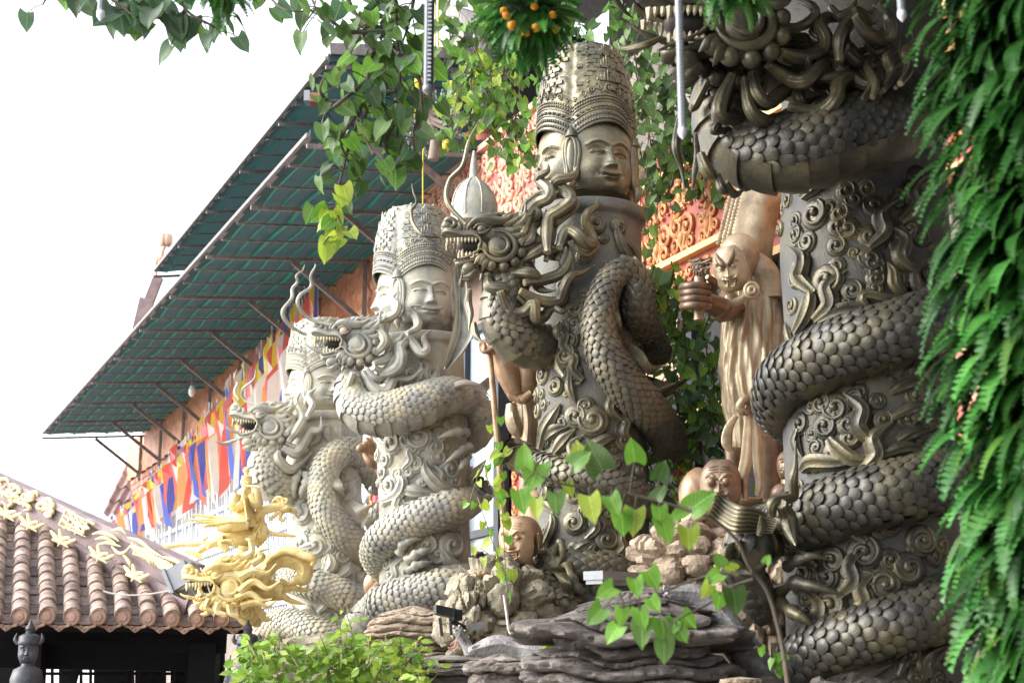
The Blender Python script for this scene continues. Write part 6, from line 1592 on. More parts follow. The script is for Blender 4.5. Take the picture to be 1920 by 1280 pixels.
def bald_head(name, label, u, v, d, hpx, yaw, pitch, kd, mm, roll=0.0, shoulder=True, teeth=True):
    kd = dict(kd, dome=1); h = hpx * PX(d); w = h * .42; c = P(u, v + hpx * .5, d)
    e = thing(name, label, 'statue', c - [0, 0, h * .5])
    q = MB(); q.blob(c + [-math.sin(yaw) * w * .38, math.cos(yaw) * w * .38, h * .60], np.array([w * .97, w * .97, h * .47]), 22, 16)
    Rm = face(q, c, yaw, w, h * .95, kd, pitch=pitch, roll=roll, nx=60, nzv=72, zhi=1.1); q.tube([c + [0, w * .5, h * .25], c + [0, w * .4, -h * .25]], [w * .62, w * .7], 16, smooth=False)
    hdo = q.build('head', mm, e)
    for s_ in (-1, 1):
        q = MB(); ear(q, c + Rm @ np.array([s_ * w * 1.02, w * .12, h * .5]), Rm, h * .34, s_); q.build('ear', mm, hdo)
        q = MB(); q.blob(on_face(c, Rm, w, h * .95, s_ * .345, .622, kd, -.10), w * .125 * kd.get('eye', 1), 14, 10); q.build('eye', mm, hdo)
        for j in range(3):
            q = MB(); q.tube([on_face(c, Rm, w, h * .95, s_ * x, .84 + j * .06 - .05 * x, kd, .0) for x in (.05, .2, .38, .52)], np.array([2, 3, 3, 1]) * w * .014, 6, 4); q.build('forehead_crease', mm, hdo)
    if teeth and kd.get('mouth') != 'smile': face_teeth(hdo, c, Rm, w, h * .95, kd, mm, 8)
    if shoulder:
        q = MB(); q.blob(c + [-w * .55, w * .3, -h * .55], np.array([w * 1.15, w * .9, h * .42]), 20, 14); q.blob(c + [w * .7, w * .5, -h * .5], np.array([w * 1.2, w * .9, h * .4]), 20, 14); q.build('shoulder', mm, e)
    return e, c, Rm, w, h
bald_head('grimacing_statue', 'bald copper figure baring its teeth on the craggy rock', 976, 1016, 11.5, 88, -.5, -.12, {'frown': .6, 'brow': .10, 'eye': 1.05, 'nose': 1.1, 'mouth': 'snarl', 'fold': 1.8}, 'statue_copper')
q = MB()
for k in range(5): q.tube([P(870 + 10 * k + 6, 1094 - k * 3, 11.3), P(872 + 10 * k, 1084 - k * 3, 11.2), P(866 + 10 * k, 1092 - k * 3, 11.15)], .025, 8)
q.tube([P(880, 1088, 11.4), P(915, 1078, 11.45), P(940, 1085, 11.6)], [.05, .06, .08], 10)
tag(q.build('statue_hand', 'statue_copper'), 'copper hand of the grimacing figure resting on the rock', 'statue hand')
e, c, Rm, w, h = bald_head('goggle_eyed_statue', 'crouching copper demon with bulging eyes at the robed statue feet', 1354, 912, 10.7, 92, -.25, -.1, {'frown': .8, 'brow': .13, 'eye': 1.55, 'nose': .8, 'mouth': 'snarl', 'fold': 1.2}, 'statue_brown', shoulder=False)
q = MB(); q.tube([P(1300, 960, 10.8), P(1310, 915, 10.85), P(1330, 900, 10.95)], [.10, .14, .08], 14, ridge=.06); q.tube([P(1290, 990, 10.7), P(1330, 975, 10.65), P(1380, 990, 10.7)], [.12, .14, .1], 14); q.build('cloak', 'statue_copper', e)
for k in range(4):
    q = MB(); q.tube([P(1320 - k * 6, 968 + k * 3, 10.5), P(1290 - k * 8, 980 + k * 4, 10.45), P(1262 - k * 2, 996 + k * 4, 10.45), P(1250 + k * 4, 1006 + k * 3, 10.5)], np.array([.03, .03, .026, .012]), 9, 5); q.build('finger', 'statue_gold', e)
bald_head('small_imp_statue', 'small round copper imp peeking from behind the near pillar', 1480, 872, 11.0, 52, -.5, .05, {'frown': .5, 'brow': .08, 'eye': .9, 'nose': .9, 'mouth': 'smile'}, 'statue_brown')
# open hand and knee between pillars three and four
q = thing('raised_hand_statue', 'copper hand raised behind the third pillar, left side', 'statue', P(695, 890, 16.4))
MB().tube([P(722, 900, 16.5), P(712, 860, 16.45), P(700, 838, 16.4)], [.10, .13, .12], 14, flat=.7).build('palm', 'statue_copper', q)
for k in range(4): MB().tube([P(712 - 8 * k, 850 - 2 * k, 16.3), P(706 - 9 * k, 832 + 2 * k, 16.22), P(690 - 7 * k + 6, 818 + 8 * k, 16.2), P(684 - 4 * k + 20, 816 + 8 * k, 16.25)], [.045, .045, .04, .025], 9, 5).build('finger', 'statue_copper', q)
MB().tube([P(708, 872, 16.25), P(694, 866, 16.15), P(682, 850, 16.15)], [.05, .045, .025], 9).build('thumb', 'statue_copper', q)
q = thing('kneeling_statue', 'copper knee and forearm low between the third and fourth pillars', 'statue', P(705, 1130, 16.4))
MB().blob(P(702, 1095, 16.4), (.12, .13, .15), 16, 12).build('knee', 'statue_copper', q)
MB().tube([P(712, 1098, 16.3), P(700, 1118, 16.25), P(688, 1140, 16.3)], [.07, .08, .05], 12).build('forearm', 'statue_copper', q)
# ================================================================== rocks
def strata_rock(name, label, c, size, layers, seed, tilt=.0, m_='rock_dark', n=120, mm=90, sharp=.14):
    G = np.zeros((mm, n, 3)); sx, sy, szv = size
    rs = np.random.default_rng(seed); ph = rs.uniform(0, 6, 8); lr = rs.uniform(.66, 1.08, layers + 3); tk = np.cumsum(rs.uniform(.5, 1.5, layers)); tk = tk / tk[-1]
    for i in range(mm):
        t = i / (mm - 1); z = -1 + 2 * t
        for j in range(n):
            a = j / n * 2 * math.pi; ca, sa = math.cos(a), math.sin(a)
            zz = t + tilt * ca + .025 * math.sin(a * 3 + ph[0]) + .015 * math.sin(a * 7 + ph[1]) + .03 * mnoise.noise(Vector((ca * 2 + seed, sa * 2, t * 2)))
            zc = min(max(zz, 0), .999); L = int(np.searchsorted(tk, zc)); L = min(L, layers - 1); lo = tk[L - 1] if L else 0; f = (zc - lo) / (tk[L] - lo)
            prof = (1 - abs(2 * f - 1) ** 3) ** .5 if f < 1 else 0
            r = lr[L] * (1 - sharp + sharp * prof) * (1 + .10 * math.sin(a * 2 + L * 1.3) * .5 + .10 * mnoise.noise(Vector((ca * 2.2, sa * 2.2, L * 3.1 + seed))) + .06 * mnoise.noise(Vector((ca * 7, sa * 7, t * 14 + seed))) + .035 * mnoise.noise(Vector((ca * 19, sa * 19, t * 40 + seed))))
            r *= (1 - max(0, t - .86) / .14 * .9) if t > .86 else 1
            r *= 1 - .18 * t
            e = 2.6
            k = (abs(ca) ** e + abs(sa) ** e) ** (-1 / e)
            G[i, j] = np.asarray(c) + np.array([ca * k * r * sx, sa * k * r * sy, z * szv + .03 * szv * mnoise.noise(Vector((ca * 3, sa * 3, 5 + seed)))])
    q = MB(); q.grid(G, False, True); q.F.append(np.array([[(mm - 1) * n + k for k in range(n)]]))
    return tag(q.build(name, m_, None, True, 32), label, 'rock')
def crag(name, label, c, size, seed, m_='rock_tan', nu=90, nv=60, amp=.32, freq=1.9):
    def fn(g):
        out = np.ones(g.shape[:2])
        for i in range(g.shape[0]):
            for j in range(g.shape[1]):
                v = Vector(g[i, j]) * freq + Vector((seed, seed * 2.3, 0))
                d = mnoise.voronoi(v)[0]
                out[i, j] = 1 + amp * (.45 - d[0]) + amp * .35 * (1 if d[1] - d[0] > .12 else -.6) + .06 * mnoise.noise(v * 4) + .03 * mnoise.noise(v * 11)
        return out
    q = MB(); q.blob(c, size, nu, nv, fn=fn)
    return tag(q.build(name, m_, None, True, 30), label, 'rock')
strata_rock('layered_rock', 'big dark layered rock at bottom centre below the leafy branch', P(1185, 1290, 7.6), (.66, .5, .46), 17, 3, .03, n=180, mm=150, sharp=.22)
strata_rock('layered_rock', 'upper slab of layered rock with the white lamp resting above', P(1230, 1150, 8.6), (.42, .36, .15), 7, 11, .03, sharp=.2)
strata_rock('layered_rock', 'layered brown rock at the foot of the pale third pillar', P(775, 1195, 12.2), (.40, .36, .25), 10, 5, -.03, 'rock_brown', sharp=.2)
strata_rock('layered_rock', 'low dark ledge left of the bottom centre rock', P(840, 1262, 10.2), (.62, .4, .12), 3, 8, .0)
strata_rock('layered_rock', 'rounded dark rock block under the white root at bottom', P(940, 1275, 9.2), (.26, .26, .16), 5, 13, .0)
strata_rock('layered_rock', 'thin brown slab at the very bottom below the white trunk', P(1390, 1283, 7.0), (.16, .2, .035), 2, 17, .0, 'rock_brown')
crag('craggy_rock', 'tan craggy rock with grey cracks under the grimacing figure', P(935, 1160, 11.4), (.42, .4, .42), 2.0)
crag('craggy_rock', 'tan craggy rock block left part beside the small black camera', P(885, 1150, 11.2), (.16, .24, .26), 5.0)
crag('craggy_rock', 'brown craggy rock under the goggle-eyed demon', P(1290, 1060, 10.6), (.38, .35, .28), 7.0, 'rock_brown')
crag('craggy_rock', 'grey brown boulder beside the near dragon claw', P(1425, 1170, 8.4), (.27, .35, .55), 9.0, 'rock_brown', amp=.2)
crag('craggy_rock', 'dark boulder under the near pillar at lower right', P(1560, 1420, 7.9), (.8, .7, .5), 12.0, 'rock_dark', amp=.2)
crag('craggy_rock', 'pale mound under the farthest pillar behind the bush', P(640, 1330, 17.5), (1.6, .9, .75), 15.0, 'rock_tan', amp=.2)
crag('craggy_rock', 'large rocky base under the second and third pillars', P(960, 1420, 13.0), (1.9, 1.2, 1.0), 18.0, 'rock_brown', amp=.2)
# rock plinth reaching the ground below the frame
q = MB(); G = np.zeros((24, 10, 3))
for i in range(24):
    t = i / 23; x = 3.2 - 6.4 * t; y = 6.6 + 10.5 * t
    for j, (o, z) in enumerate(((-1.9, 0), (-1.7, .5), (-1.3, .9), (-.8, 1.15), (0, 1.25), (.8, 1.3), (1.6, 1.35), (2.6, 1.4), (3.4, 1.4), (3.6, 0))):
        G[i, j] = (x + o * .91 + .15 * mnoise.noise(Vector((i * .7, j, 1))), y + o * .41, z + (.18 * mnoise.noise(Vector((i * .8, j * .9, 4))) if 0 < j < 9 else 0))
q.grid(G); struct(q.build('rockery_terrain', 'earth'))
# white aerial roots
def root(label, pts, r, d, seed):
    w = [P(u, v, d + .05 * math.sin(i)) for i, (u, v) in enumerate(pts)]
    q = MB(); q.tube(w, r, 14, 7, ridge=.10, nr=5)
    random.seed(seed)
    for k in range(9):
        o = np.array([random.uniform(-1, 1), -.8, random.uniform(-1, 1)]) * np.min(r) * .8
        q.tube([a + o * (1 + .3 * math.sin(i * 2 + k)) for i, a in enumerate(w)], np.array(r) * .28, 6, 6)
    return tag(q.build('tree_root', 'root_white'), label, 'root')
root('pale fibrous trunk slanting down from the upper slab to the bottom edge', [(1250, 1110), (1310, 1120), (1350, 1160), (1390, 1215), (1430, 1270), (1460, 1320)], [.03, .06, .075, .085, .09, .10], 7.7, 1)
root('whitish flat root lying along the ledge below the craggy rock', [(880, 1222), (930, 1212), (970, 1218), (1000, 1222), (1030, 1228)], [.03, .07, .06, .06, .03], 9.8, 2)
root('short whitish root slanting down beside the black camera', [(858, 1180), (870, 1200), (882, 1222)], [.035, .035, .04], 10.2, 3)
tag(MB().tube([P(u, v, 10.9) for u, v in ((945, 1115), (950, 1150), (956, 1185), (970, 1192), (985, 1196), (1000, 1212))], .012, 6).build('cable', 'cable'), 'thin beige cable running down the craggy rock', 'cable')

# lamps and camera on the rocks
lt = thing('tube_lamp', 'white box-shaped lamp lying on the rock beside the second pillar', 'lamp', P(1170, 1100, 9.0))
a, b = P(1112, 1078, 8.8), P(1200, 1082, 9.3)
X = unit(b - a); q = MB(); q.box((a + b) / 2 + [0, 0, .0], (np.linalg.norm(b - a), .13, .05), X, unit(np.cross([0, 0, 1], X)), np.cross(X, unit(np.cross([0, 0, 1], X)))); q.build('housing', 'lamp_white', lt, False)
q = MB(); q.box((a + b) / 2 - [0, 0, .035], (np.linalg.norm(b - a) * .96, .11, .03), X, unit(np.cross([0, 0, 1], X)), ZZ); q.build('diffuser', 'lamp_grey', lt, False)
q = MB(); q.bar(P(1133, 1090, 8.9), P(1137, 1112, 8.9), .05, .04, up=(0, 1, 0)); q.bar(P(1195, 1082, 9.2), P(1198, 1098, 9.2), .03, .03, up=(0, 1, 0)); q.build('foot', 'lamp_white', lt, False)
cm = thing('black_spotlight', 'small black spotlight on a bracket in front of the craggy rock', 'spotlight', P(835, 1200, 10.3))
q = MB(); q.box(P(838, 1147, 10.3), (.17, .14, .06), unit([1, .2, -.2]), unit([-.2, 1, 0])); 
for k in range(6): q.box(P(848 + k * 3, 1153, 10.28), (.006, .15, .07), unit([1, .2, -.2]), unit([-.2, 1, 0]))
q.build('housing', 'black_plastic', cm, False)
q = MB(); q.bar(P(825, 1158, 10.3), P(829, 1192, 10.3), .02, .02, up=(0, 1, 0)); q.bar(P(845, 1158, 10.3), P(846, 1190, 10.3), .02, .02, up=(0, 1, 0)); q.bar(P(848, 1165, 10.3), P(872, 1176, 10.4), .02, .03); q.build('bracket', 'black_plastic', cm, False)
q = MB(); q.bar(P(880, 1180, 10.45), P(907, 1168, 10.45), .04, .035); q.build('arm', 'lamp_grey', cm, False)
q = MB(); q.tube([P(u, v, 10.25) for u, v in ((852, 1172), (858, 1190), (852, 1212), (840, 1214))], .007, 6); q.build('cable', 'cable_red', cm)

# hanging LED tubes
def led(u, v, d, label, wpx, dark, length=1.6):
    b = P(u, v, d); w = wpx * PX(d) / 2
    e = thing('led_tube', label, 'LED tube', b, 'hanging LED meteor tubes')
    MB().lathe([(w, .03), (w, length)], b, 14).build('tube', 'led_dark' if dark else 'led_glass', e)
    MB().lathe([(w * .1, 0), (w * 1.0, .018), (w * 1.12, .022), (w * 1.12, .04), (w, .042)], b, 14).build('end_cap', 'led_dot' if not dark else 'lamp_grey', e)
    q = MB()
    for k in range(int(length / (.018 if dark else .014))):
        z = .06 + k * (.018 if dark else .014)
        q.box(b + [w * .15, -w * 1.0, z], (w * .7, w * .2, .008)); 
    q.build('led_strip', 'led_dot' if dark else 'lamp_grey', e, False)
    if not dark: MB().box(b + [w * .15, -w * .9, length / 2], (w * .5, w * .2, length * .97)).build('circuit_board', 'lamp_white', e, False)
    MB().tube([b + [0, 0, length], b + [0, 0, length + 1.5]], .004, 6, smooth=False).build('wire', 'black_plastic', e)
led(803, 180, 5.6, 'dark hanging LED tube in front of the upper terrace', 21, True)
led(1280, 262, 4.9, 'long pale LED tube hanging before the near dragon jaw', 16, False)
led(188, 40, 5.4, 'short end of an LED tube at the top left corner of the sky', 15, False)
led(1692, 42, 4.9, 'end of an LED tube at top right beside the ferns', 17, False)

# ================================================================== plants
def heart_leaf():
    V = []; Q = []; nr, nc = 10, 5
    for i in range(nr):
        t = i / (nr - 1)
        hw = .50 * (math.sin(math.pi * min(1, (.13 + .87 * t)) ** .62) ** .75) * (1 if t < .72 else 1 - .45 * ((t - .72) / .28) ** .7)
        if i == nr - 1: hw = .006
        for j in range(nc):
            x = (j - 2) / 2; ax = abs(x)
            y = t * 1.06 - .20 * ax ** 1.3 * max(0, 1 - t * 1.6)
            V.append((x * hw, -y, .24 * ax * hw + .03 * math.sin(t * 9 + x) * ax - .16 * t * t))
    for i in range(nr - 1):
        for j in range(nc - 1): Q.append([i * nc + j, (i + 1) * nc + j, (i + 1) * nc + j + 1, i * nc + j + 1])
    return np.array(V, float), [np.array(Q)]
def plain_heart():
    cl = [(0, 0, 0), (0, .36, .02), (0, .72, -.03), (0, 1.08, -.16)]
    sd2 = [(.26, -.10), (.46, .12), (.44, .42), (.24, .74)]
    V = [(x, y, z) for x, y, z in cl]
    for s_ in (1, -1): V += [(s_ * x, y, .30 * x - .10 * y * y - .05) for x, y in sd2]
    F4 = [[0, 4, 5, 1], [1, 5, 6, 2], [2, 6, 7, 7], [0, 1, 9, 8], [1, 2, 10, 9]]
    Q = [[0, 4, 5, 1], [1, 5, 6, 2], [1, 9, 8, 0], [2, 10, 9, 1]]; T = [[2, 6, 7], [2, 7, 3], [11, 10, 2], [3, 11, 2]]
    return np.array(V, float) * [1, -1, 1], [np.array(Q), np.array(T)]
def oval_leaf():
    V = [(0, 0, 0), (0, -.5, .04), (0, -1, -.1), (.24, -.25, .08), (.27, -.6, .05), (-.24, -.25, .08), (-.27, -.6, .05)]
    return np.array(V, float), [np.array([[0, 3, 4, 1], [0, 1, 6, 5]]), np.array([[1, 4, 2], [1, 2, 6]])]
HEART, OVAL = heart_leaf(), oval_leaf()
LEAFME = {}
def leaf_me(shape, m_):
    k = (id(shape), m_)
    if k not in LEAFME: LEAFME[k] = MB().add(*shape).mesh('leaf', m_, True, 60)
    return LEAFME[k]
def leaf_matrix(p, size, out, droop=.8, spread=1.0, face=None):
    """leaf hanging from p: local -Y runs to the tip"""
    tip = unit(np.array([random.gauss(0, .45) * spread, random.gauss(0, .35) * spread, -droop]) + np.asarray(out) * .5)
    n = np.array([random.gauss(0, .55), -1 + random.gauss(0, .4), .45 + random.gauss(0, .45)]) if face is None else np.asarray(face)
    n = unit(n - tip * (n @ tip)); Y = -tip; X = np.cross(Y, n)
    s = size * random.uniform(.72, 1.2)
    return M4(p, X, Y, n, (s * random.uniform(.85, 1.05), s, s))
def vine(name, label, stems, m_, size, density, d, seed, stem_r=.008, cat='vine', group=None, spread=.10, shape=None, mats=None, max_obj=300, stem_m='stem', droop=.8, face=None):
    """stems: pixel polylines; leaves sit along them on short stalks"""
    random.seed(seed); shape = shape or HEART
    e = thing(name, label, cat, P(stems[0][-1][0], stems[0][-1][1], d), group)
    sm = MB(); L = []
    for si, pts in enumerate(stems):
        dd = d + random.uniform(-.12, .12) if si else d
        w = spline(np.array([P(u, v, dd + .06 * math.sin(i * 1.9 + si)) for i, (u, v) in enumerate(pts)]), 6)
        sm.tube(w, np.linspace(stem_r, stem_r * .4, len(w)), 6, smooth=False)
        seg = np.linalg.norm(np.diff(w, axis=0), axis=1); S = np.concatenate([[0], np.cumsum(seg)])
        k = max(1, int(S[-1] * density))
        for j in range(k):
            t = (j + random.random()) / k * S[-1]; p = np.array([np.interp(t, S, w[:, c]) for c in range(3)])
            o = np.array([random.gauss(0, 1), random.gauss(0, .8), random.gauss(-.15, .5)]); q = p + unit(o) * spread * random.uniform(.2, 1.0)
            sm.tube([p, (p + q) / 2 + [0, 0, .01], q], stem_r * .3, 4, 2)
            L.append(leaf_matrix(q, size, unit(o), droop, face=face))
    sm.build('stem', stem_m, e)
    order = sorted(range(len(L)), key=lambda i: L[i][1, 3])
    ms = mats or [m_]
    for i in order[:max_obj]: put(leaf_me(shape, random.choice(ms)), 'leaf', e, L[i])
    rest = [L[i] for i in order[max_obj:]]
    if rest: stuff(MB().inst(shape[0], shape[1], np.array(rest)).build('foliage', m_, e, True, 60))
    return e
# hanging bodhi vine at top centre-left
vine('bodhi_vine', 'dense bodhi vine hanging from the top over the green eave corner', [
    [(700, -40), (705, 60), (690, 140), (672, 220), (650, 290), (636, 350), (630, 400)], [(700, 60), (650, 60), (620, 40), (560, 10)], [(740, -30), (745, 80), (750, 160), (742, 240), (760, 300)],
    [(690, 150), (640, 190), (610, 215), (600, 260)], [(672, 210), (640, 260), (655, 310)], [(742, 170), (700, 190), (680, 240), (700, 290)], [(745, 100), (780, 130), (790, 190), (775, 260), (785, 310)],
    [(640, -30), (670, 30), (720, 70), (760, 110)], [(780, -30), (770, 30), (755, 80)], [(620, 200), (600, 170), (610, 140)], [(740, 230), (720, 270), (745, 310)], [(700, 100), (680, 60), (720, 30), (760, 20)]],
     'leaf_vine', .094, 24, 7.2, 5, .012, spread=.16, mats=['leaf_vine', 'leaf_vine', 'leaf_vine', 'leaf_cool', 'leaf_bright', 'leaf_shade'], max_obj=300)
vine('bodhi_vine', 'light green vine tip dangling before the green eave', [[(636, 340), (631, 390), (628, 430), (620, 465)], [(629, 395), (640, 420), (645, 440)], [(628, 430), (612, 450), (600, 470)]], 'leaf_lime', .105, 15, 7.1, 8, .006, spread=.06, mats=['leaf_lime', 'leaf_bright', 'leaf_lime'])
vine('bodhi_branch', 'cool shaded leaf cluster against the white sky at top left', [[(180, -40), (240, 10), (300, 30), (340, 60)], [(120, -40), (210, 0), (260, 40)], [(320, -40), (350, 20), (400, 50), (415, 65)], [(260, -40), (280, 20), (330, 50)], [(100, -30), (80, 10)], [(380, -30), (410, 10), (420, 40)], [(220, -30), (270, 20), (320, 30)]], 'leaf_cool', .115, 24, 6.6, 12, .01, cat='branch', spread=.11, mats=['leaf_cool', 'leaf_cool', 'leaf_vine'])
vine('bodhi_branch', 'few leaves hanging from the top edge between the two leaf clusters', [[(480, -40), (510, 0), (540, 20), (590, 20)], [(560, -30), (590, 10), (575, 40)], [(500, -30), (495, 5)]], 'leaf_cool', .10, 11, 6.9, 14, .008, cat='branch', spread=.09, mats=['leaf_cool', 'leaf_vine'])
# branch of big heart leaves in front
fb = thing('bodhi_sapling', 'bright green heart-leaved branch arching in front of the rocks', 'branch', P(1480, 1300, 4.9))
d0 = 4.9
main = [(1480, 1300), (1465, 1200), (1440, 1110), (1405, 1060), (1380, 1010), (1330, 970), (1290, 955), (1240, 940), (1180, 925), (1120, 915), (1060, 908), (1020, 895), (995, 878)]
b2 = [(1410, 1075), (1350, 1075), (1290, 1090), (1230, 1115), (1170, 1130)]; b3 = [(1412, 1085), (1370, 1100), (1330, 1130), (1290, 1150), (1255, 1172)]; b4 = [(1408, 1070), (1425, 1062), (1435, 1055)]; b5 = [(1412, 1078), (1395, 1070), (1370, 1072)]
sm = MB()
for pts, r in ((main, np.linspace(.0085, .0025, 13)), (b2, [.005, .004, .004, .003, .002]), (b3, [.005, .004, .004, .003, .002]), (b4, [.003] * 3), (b5, [.004] * 3)): sm.tube([P(u, v, d0 + .04 * math.sin(i)) for i, (u, v) in enumerate(pts)], r, 7, 6)
random.seed(4)
heartbig = HEART
LV = [(985, 875, 60, 95), (1010, 870, 75, -110), (1075, 872, 55, 40), (1090, 870, 62, 100), (1130, 880, 85, 118), (1190, 865, 62, 95), (1235, 900, 55, 70), (975, 920, 60, -80), (1008, 935, 52, -95), (1040, 925, 56, -85), (1105, 930, 68, -80), (1145, 930, 55, -70), (1165, 960, 60, -85), (1190, 955, 66, -95), (1235, 950, 50, -85), (1240, 975, 60, -70), (1290, 990, 55, -90), (1290, 955, 60, -150), (1297, 953, 70, 36), (1060, 905, 40, -60), (1230, 935, 45, 60), (1150, 1100, 50, -150), (1190, 1085, 45, -80), (1215, 1070, 50, -60), (1130, 1140, 55, -135), (1165, 1140, 46, -95), (1200, 1140, 55, -80), (1205, 1165, 66, -95), (1240, 1160, 62, -80), (1245, 1200, 56, -90), (1280, 1150, 48, -45), (1270, 1175, 45, -60), (1265, 1160, 40, -100), (1350, 1075, 48, -150), (1355, 1060, 36, 120), (1350, 1110, 46, -100), (1375, 1105, 62, -85), (1330, 1095, 40, -120), (1435, 1055, 24, 60), (1380, 1070, 40, 160), (1160, 1175, 50, -130), (1220, 1120, 40, -60)]
lms = ['leaf_bright', 'leaf_bright', 'leaf_lime', 'leaf_vine', 'leaf_bright']
# keep every stalk on its branch: nearest stem point
stem_px = np.vstack([spline(np.array(p, float), 8) for p in (main, b2, b3, b4, b5)])
for (u, v, s_, ang) in LV:
    base = P(u, v, d0 + random.uniform(-.06, .06)); a = rad(ang)
    tip = unit(np.array([math.cos(a), random.uniform(-.35, .1), math.sin(a)]))
    n = unit(np.array([random.gauss(-.2, .35), -1, random.gauss(.35, .4)])); n = unit(n - tip * (n @ tip)); Y = -tip; X = np.cross(Y, n); S = s_ * PX(d0) * .74
    put(leaf_me(HEART, random.choice(lms)), 'leaf', fb, M4(base, X, Y, n, (S * random.uniform(.85, 1.05), S, S)))
    j = np.argmin(np.hypot(stem_px[:, 0] - u, stem_px[:, 1] - v)); sp_ = P(*stem_px[j], d0)
    sm.tube([sp_, (sp_ + base) / 2 + [0, 0, .008], base], .0022, 5, 3)
sm.build('stem', 'stem', fb)
# thin sapling before the window
vine('thin_sapling', 'thin yellow-green sapling growing up before the navy window', [[(950, 1110), (945, 1020), (940, 930), (935, 850), (930, 770)], [(948, 1080), (925, 1020), (905, 960), (895, 930)], [(942, 950), (915, 900), (905, 870), (880, 940)], [(936, 860), (960, 840), (975, 835)], [(945, 1060), (905, 1030), (890, 1025)]], 'leaf_lime', .072, 13, 10.6, 31, .005, cat='sapling', spread=.07, mats=['leaf_lime', 'leaf_bright'], stem_m='stem_green')
# leafy masses behind the pillars
def px_stems(box, n, seed, length=(90, 180)):
    r = random.Random(seed); out = []
    for _ in range(n):
        u = r.uniform(box[0], box[2]); v = r.uniform(box[1], box[3]); L = r.uniform(*length); a = r.uniform(-.6, .6)
        out.append([(u, v), (u + L * .35 * math.sin(a), v + L * .4), (u + L * .6 * math.sin(a * 1.6), v + L)])
    return out
vine('hanging_creeper', 'leafy creeper hanging right of the carved faces below the near dragon jaw', px_stems((1185, 0, 1330, 280), 34, 2), 'leaf_shade', .105, 18, 13.0, 41, .008, cat='creeper', spread=.16, mats=['leaf_shade', 'leaf_vine', 'leaf_vine'], max_obj=230)
vine('hanging_creeper', 'sunlit leafy creeper left of the carved faces above the bronze bud', px_stems((850, 80, 985, 210), 24, 3, (60, 120)), 'leaf_vine', .10, 18, 13.6, 42, .008, cat='creeper', spread=.16, mats=['leaf_vine', 'leaf_bright', 'leaf_lime', 'leaf_vine'], max_obj=200)
vine('hanging_creeper', 'creeper of green leaves behind the fern ball at top centre', px_stems((830, -60, 1200, 60), 20, 33, (70, 150)), 'leaf_vine', .125, 16, 14.2, 49, .008, cat='creeper', spread=.18, mats=['leaf_vine', 'leaf_bright', 'leaf_shade'], max_obj=180)
vine('creeper_tendril', 'sparse dark green tendrils hanging in front of the red frieze', [[(1218, 220), (1212, 330), (1214, 420), (1222, 480)], [(1240, 300), (1235, 370), (1230, 430)], [(1205, 330), (1200, 400), (1205, 450)], [(1262, 330), (1255, 370), (1262, 400)], [(1320, 330), (1325, 370)]], 'leaf_shade', .105, 10, 12.6, 43, .006, cat='creeper', spread=.12, mats=['leaf_shade', 'leaf_vine'])
vine('leafy_shrub', 'leafy green shrub filling the gap between the second pillar and robed statue', px_stems((1215, 480, 1350, 800), 40, 5, (70, 150)), 'leaf_vine', .10, 17, 12.4, 44, .008, cat='shrub', spread=.16, mats=['leaf_vine', 'leaf_bright', 'leaf_shade', 'leaf_cool'], max_obj=220)
vine('leafy_shrub', 'bright leaves beside the second pillar under the red frieze', px_stems((1215, 470, 1275, 520), 7, 6, (60, 100)), 'leaf_bright', .115, 12, 12.0, 45, .008, cat='shrub', spread=.14, mats=['leaf_bright', 'leaf_lime', 'leaf_vine'])
vine('leafy_shrub', 'fine-leaved bright bush low behind the heart-leaved branch', px_stems((1190, 820, 1310, 960), 24, 7, (50, 110)), 'leaf_bright', .055, 26, 12.2, 46, .006, cat='bush', spread=.10, mats=['leaf_bright', 'leaf_lime', 'leaf_vine'], shape=OVAL, max_obj=150)
vine('leafy_shrub', 'green leaves glimpsed between near pillar and small imp', px_stems((1440, 830, 1490, 930), 5, 17, (40, 80)), 'leaf_bright', .08, 12, 11.7, 56, .006, cat='shrub', spread=.10, mats=['leaf_bright', 'leaf_vine'])
vine('clipped_bush', 'bright yellow-green bush at the bottom below the golden ornament', px_stems((460, 1190, 790, 1300), 110, 9, (20, 60)), 'leaf_bush', .075, 46, 9.6, 47, .006, cat='bush', spread=.10, mats=['leaf_bush', 'leaf_lime', 'leaf_bright'], shape=OVAL, max_obj=300, droop=.1, stem_m='stem_green')
vine('clipped_bush', 'small bush sprig rising before the base of the pale third pillar', [[(640, 1250), (640, 1200), (625, 1150)], [(650, 1240), (660, 1190), (650, 1150)], [(620, 1240), (600, 1190)], [(690, 1250), (720, 1210), (770, 1215)], [(740, 1280), (790, 1260), (830, 1262)], [(560, 1250), (540, 1220)]], 'leaf_bush', .072, 50, 9.4, 48, .005, cat='bush', spread=.09, mats=['leaf_bush', 'leaf_lime'], shape=OVAL, droop=.1, stem_m='stem_green')
vine('rock_sprout', 'small green sprout on the ledge beside the layered rock', [[(1010, 1240), (1015, 1220), (1030, 1210)], [(1005, 1240), (1000, 1230)], [(1012, 1235), (1022, 1228)]], 'leaf_bright', .07, 40, 8.6, 51, .004, cat='plant', spread=.05, mats=['leaf_bright', 'leaf_lime'])
vine('rock_sprout', 'tiny green sprout on the boulder by the slanting trunk', [[(1455, 1260), (1452, 1235), (1460, 1222)], [(1415, 1215), (1420, 1208)]], 'leaf_bright', .045, 40, 6.9, 52, .003, cat='plant', spread=.03, mats=['leaf_bright'])
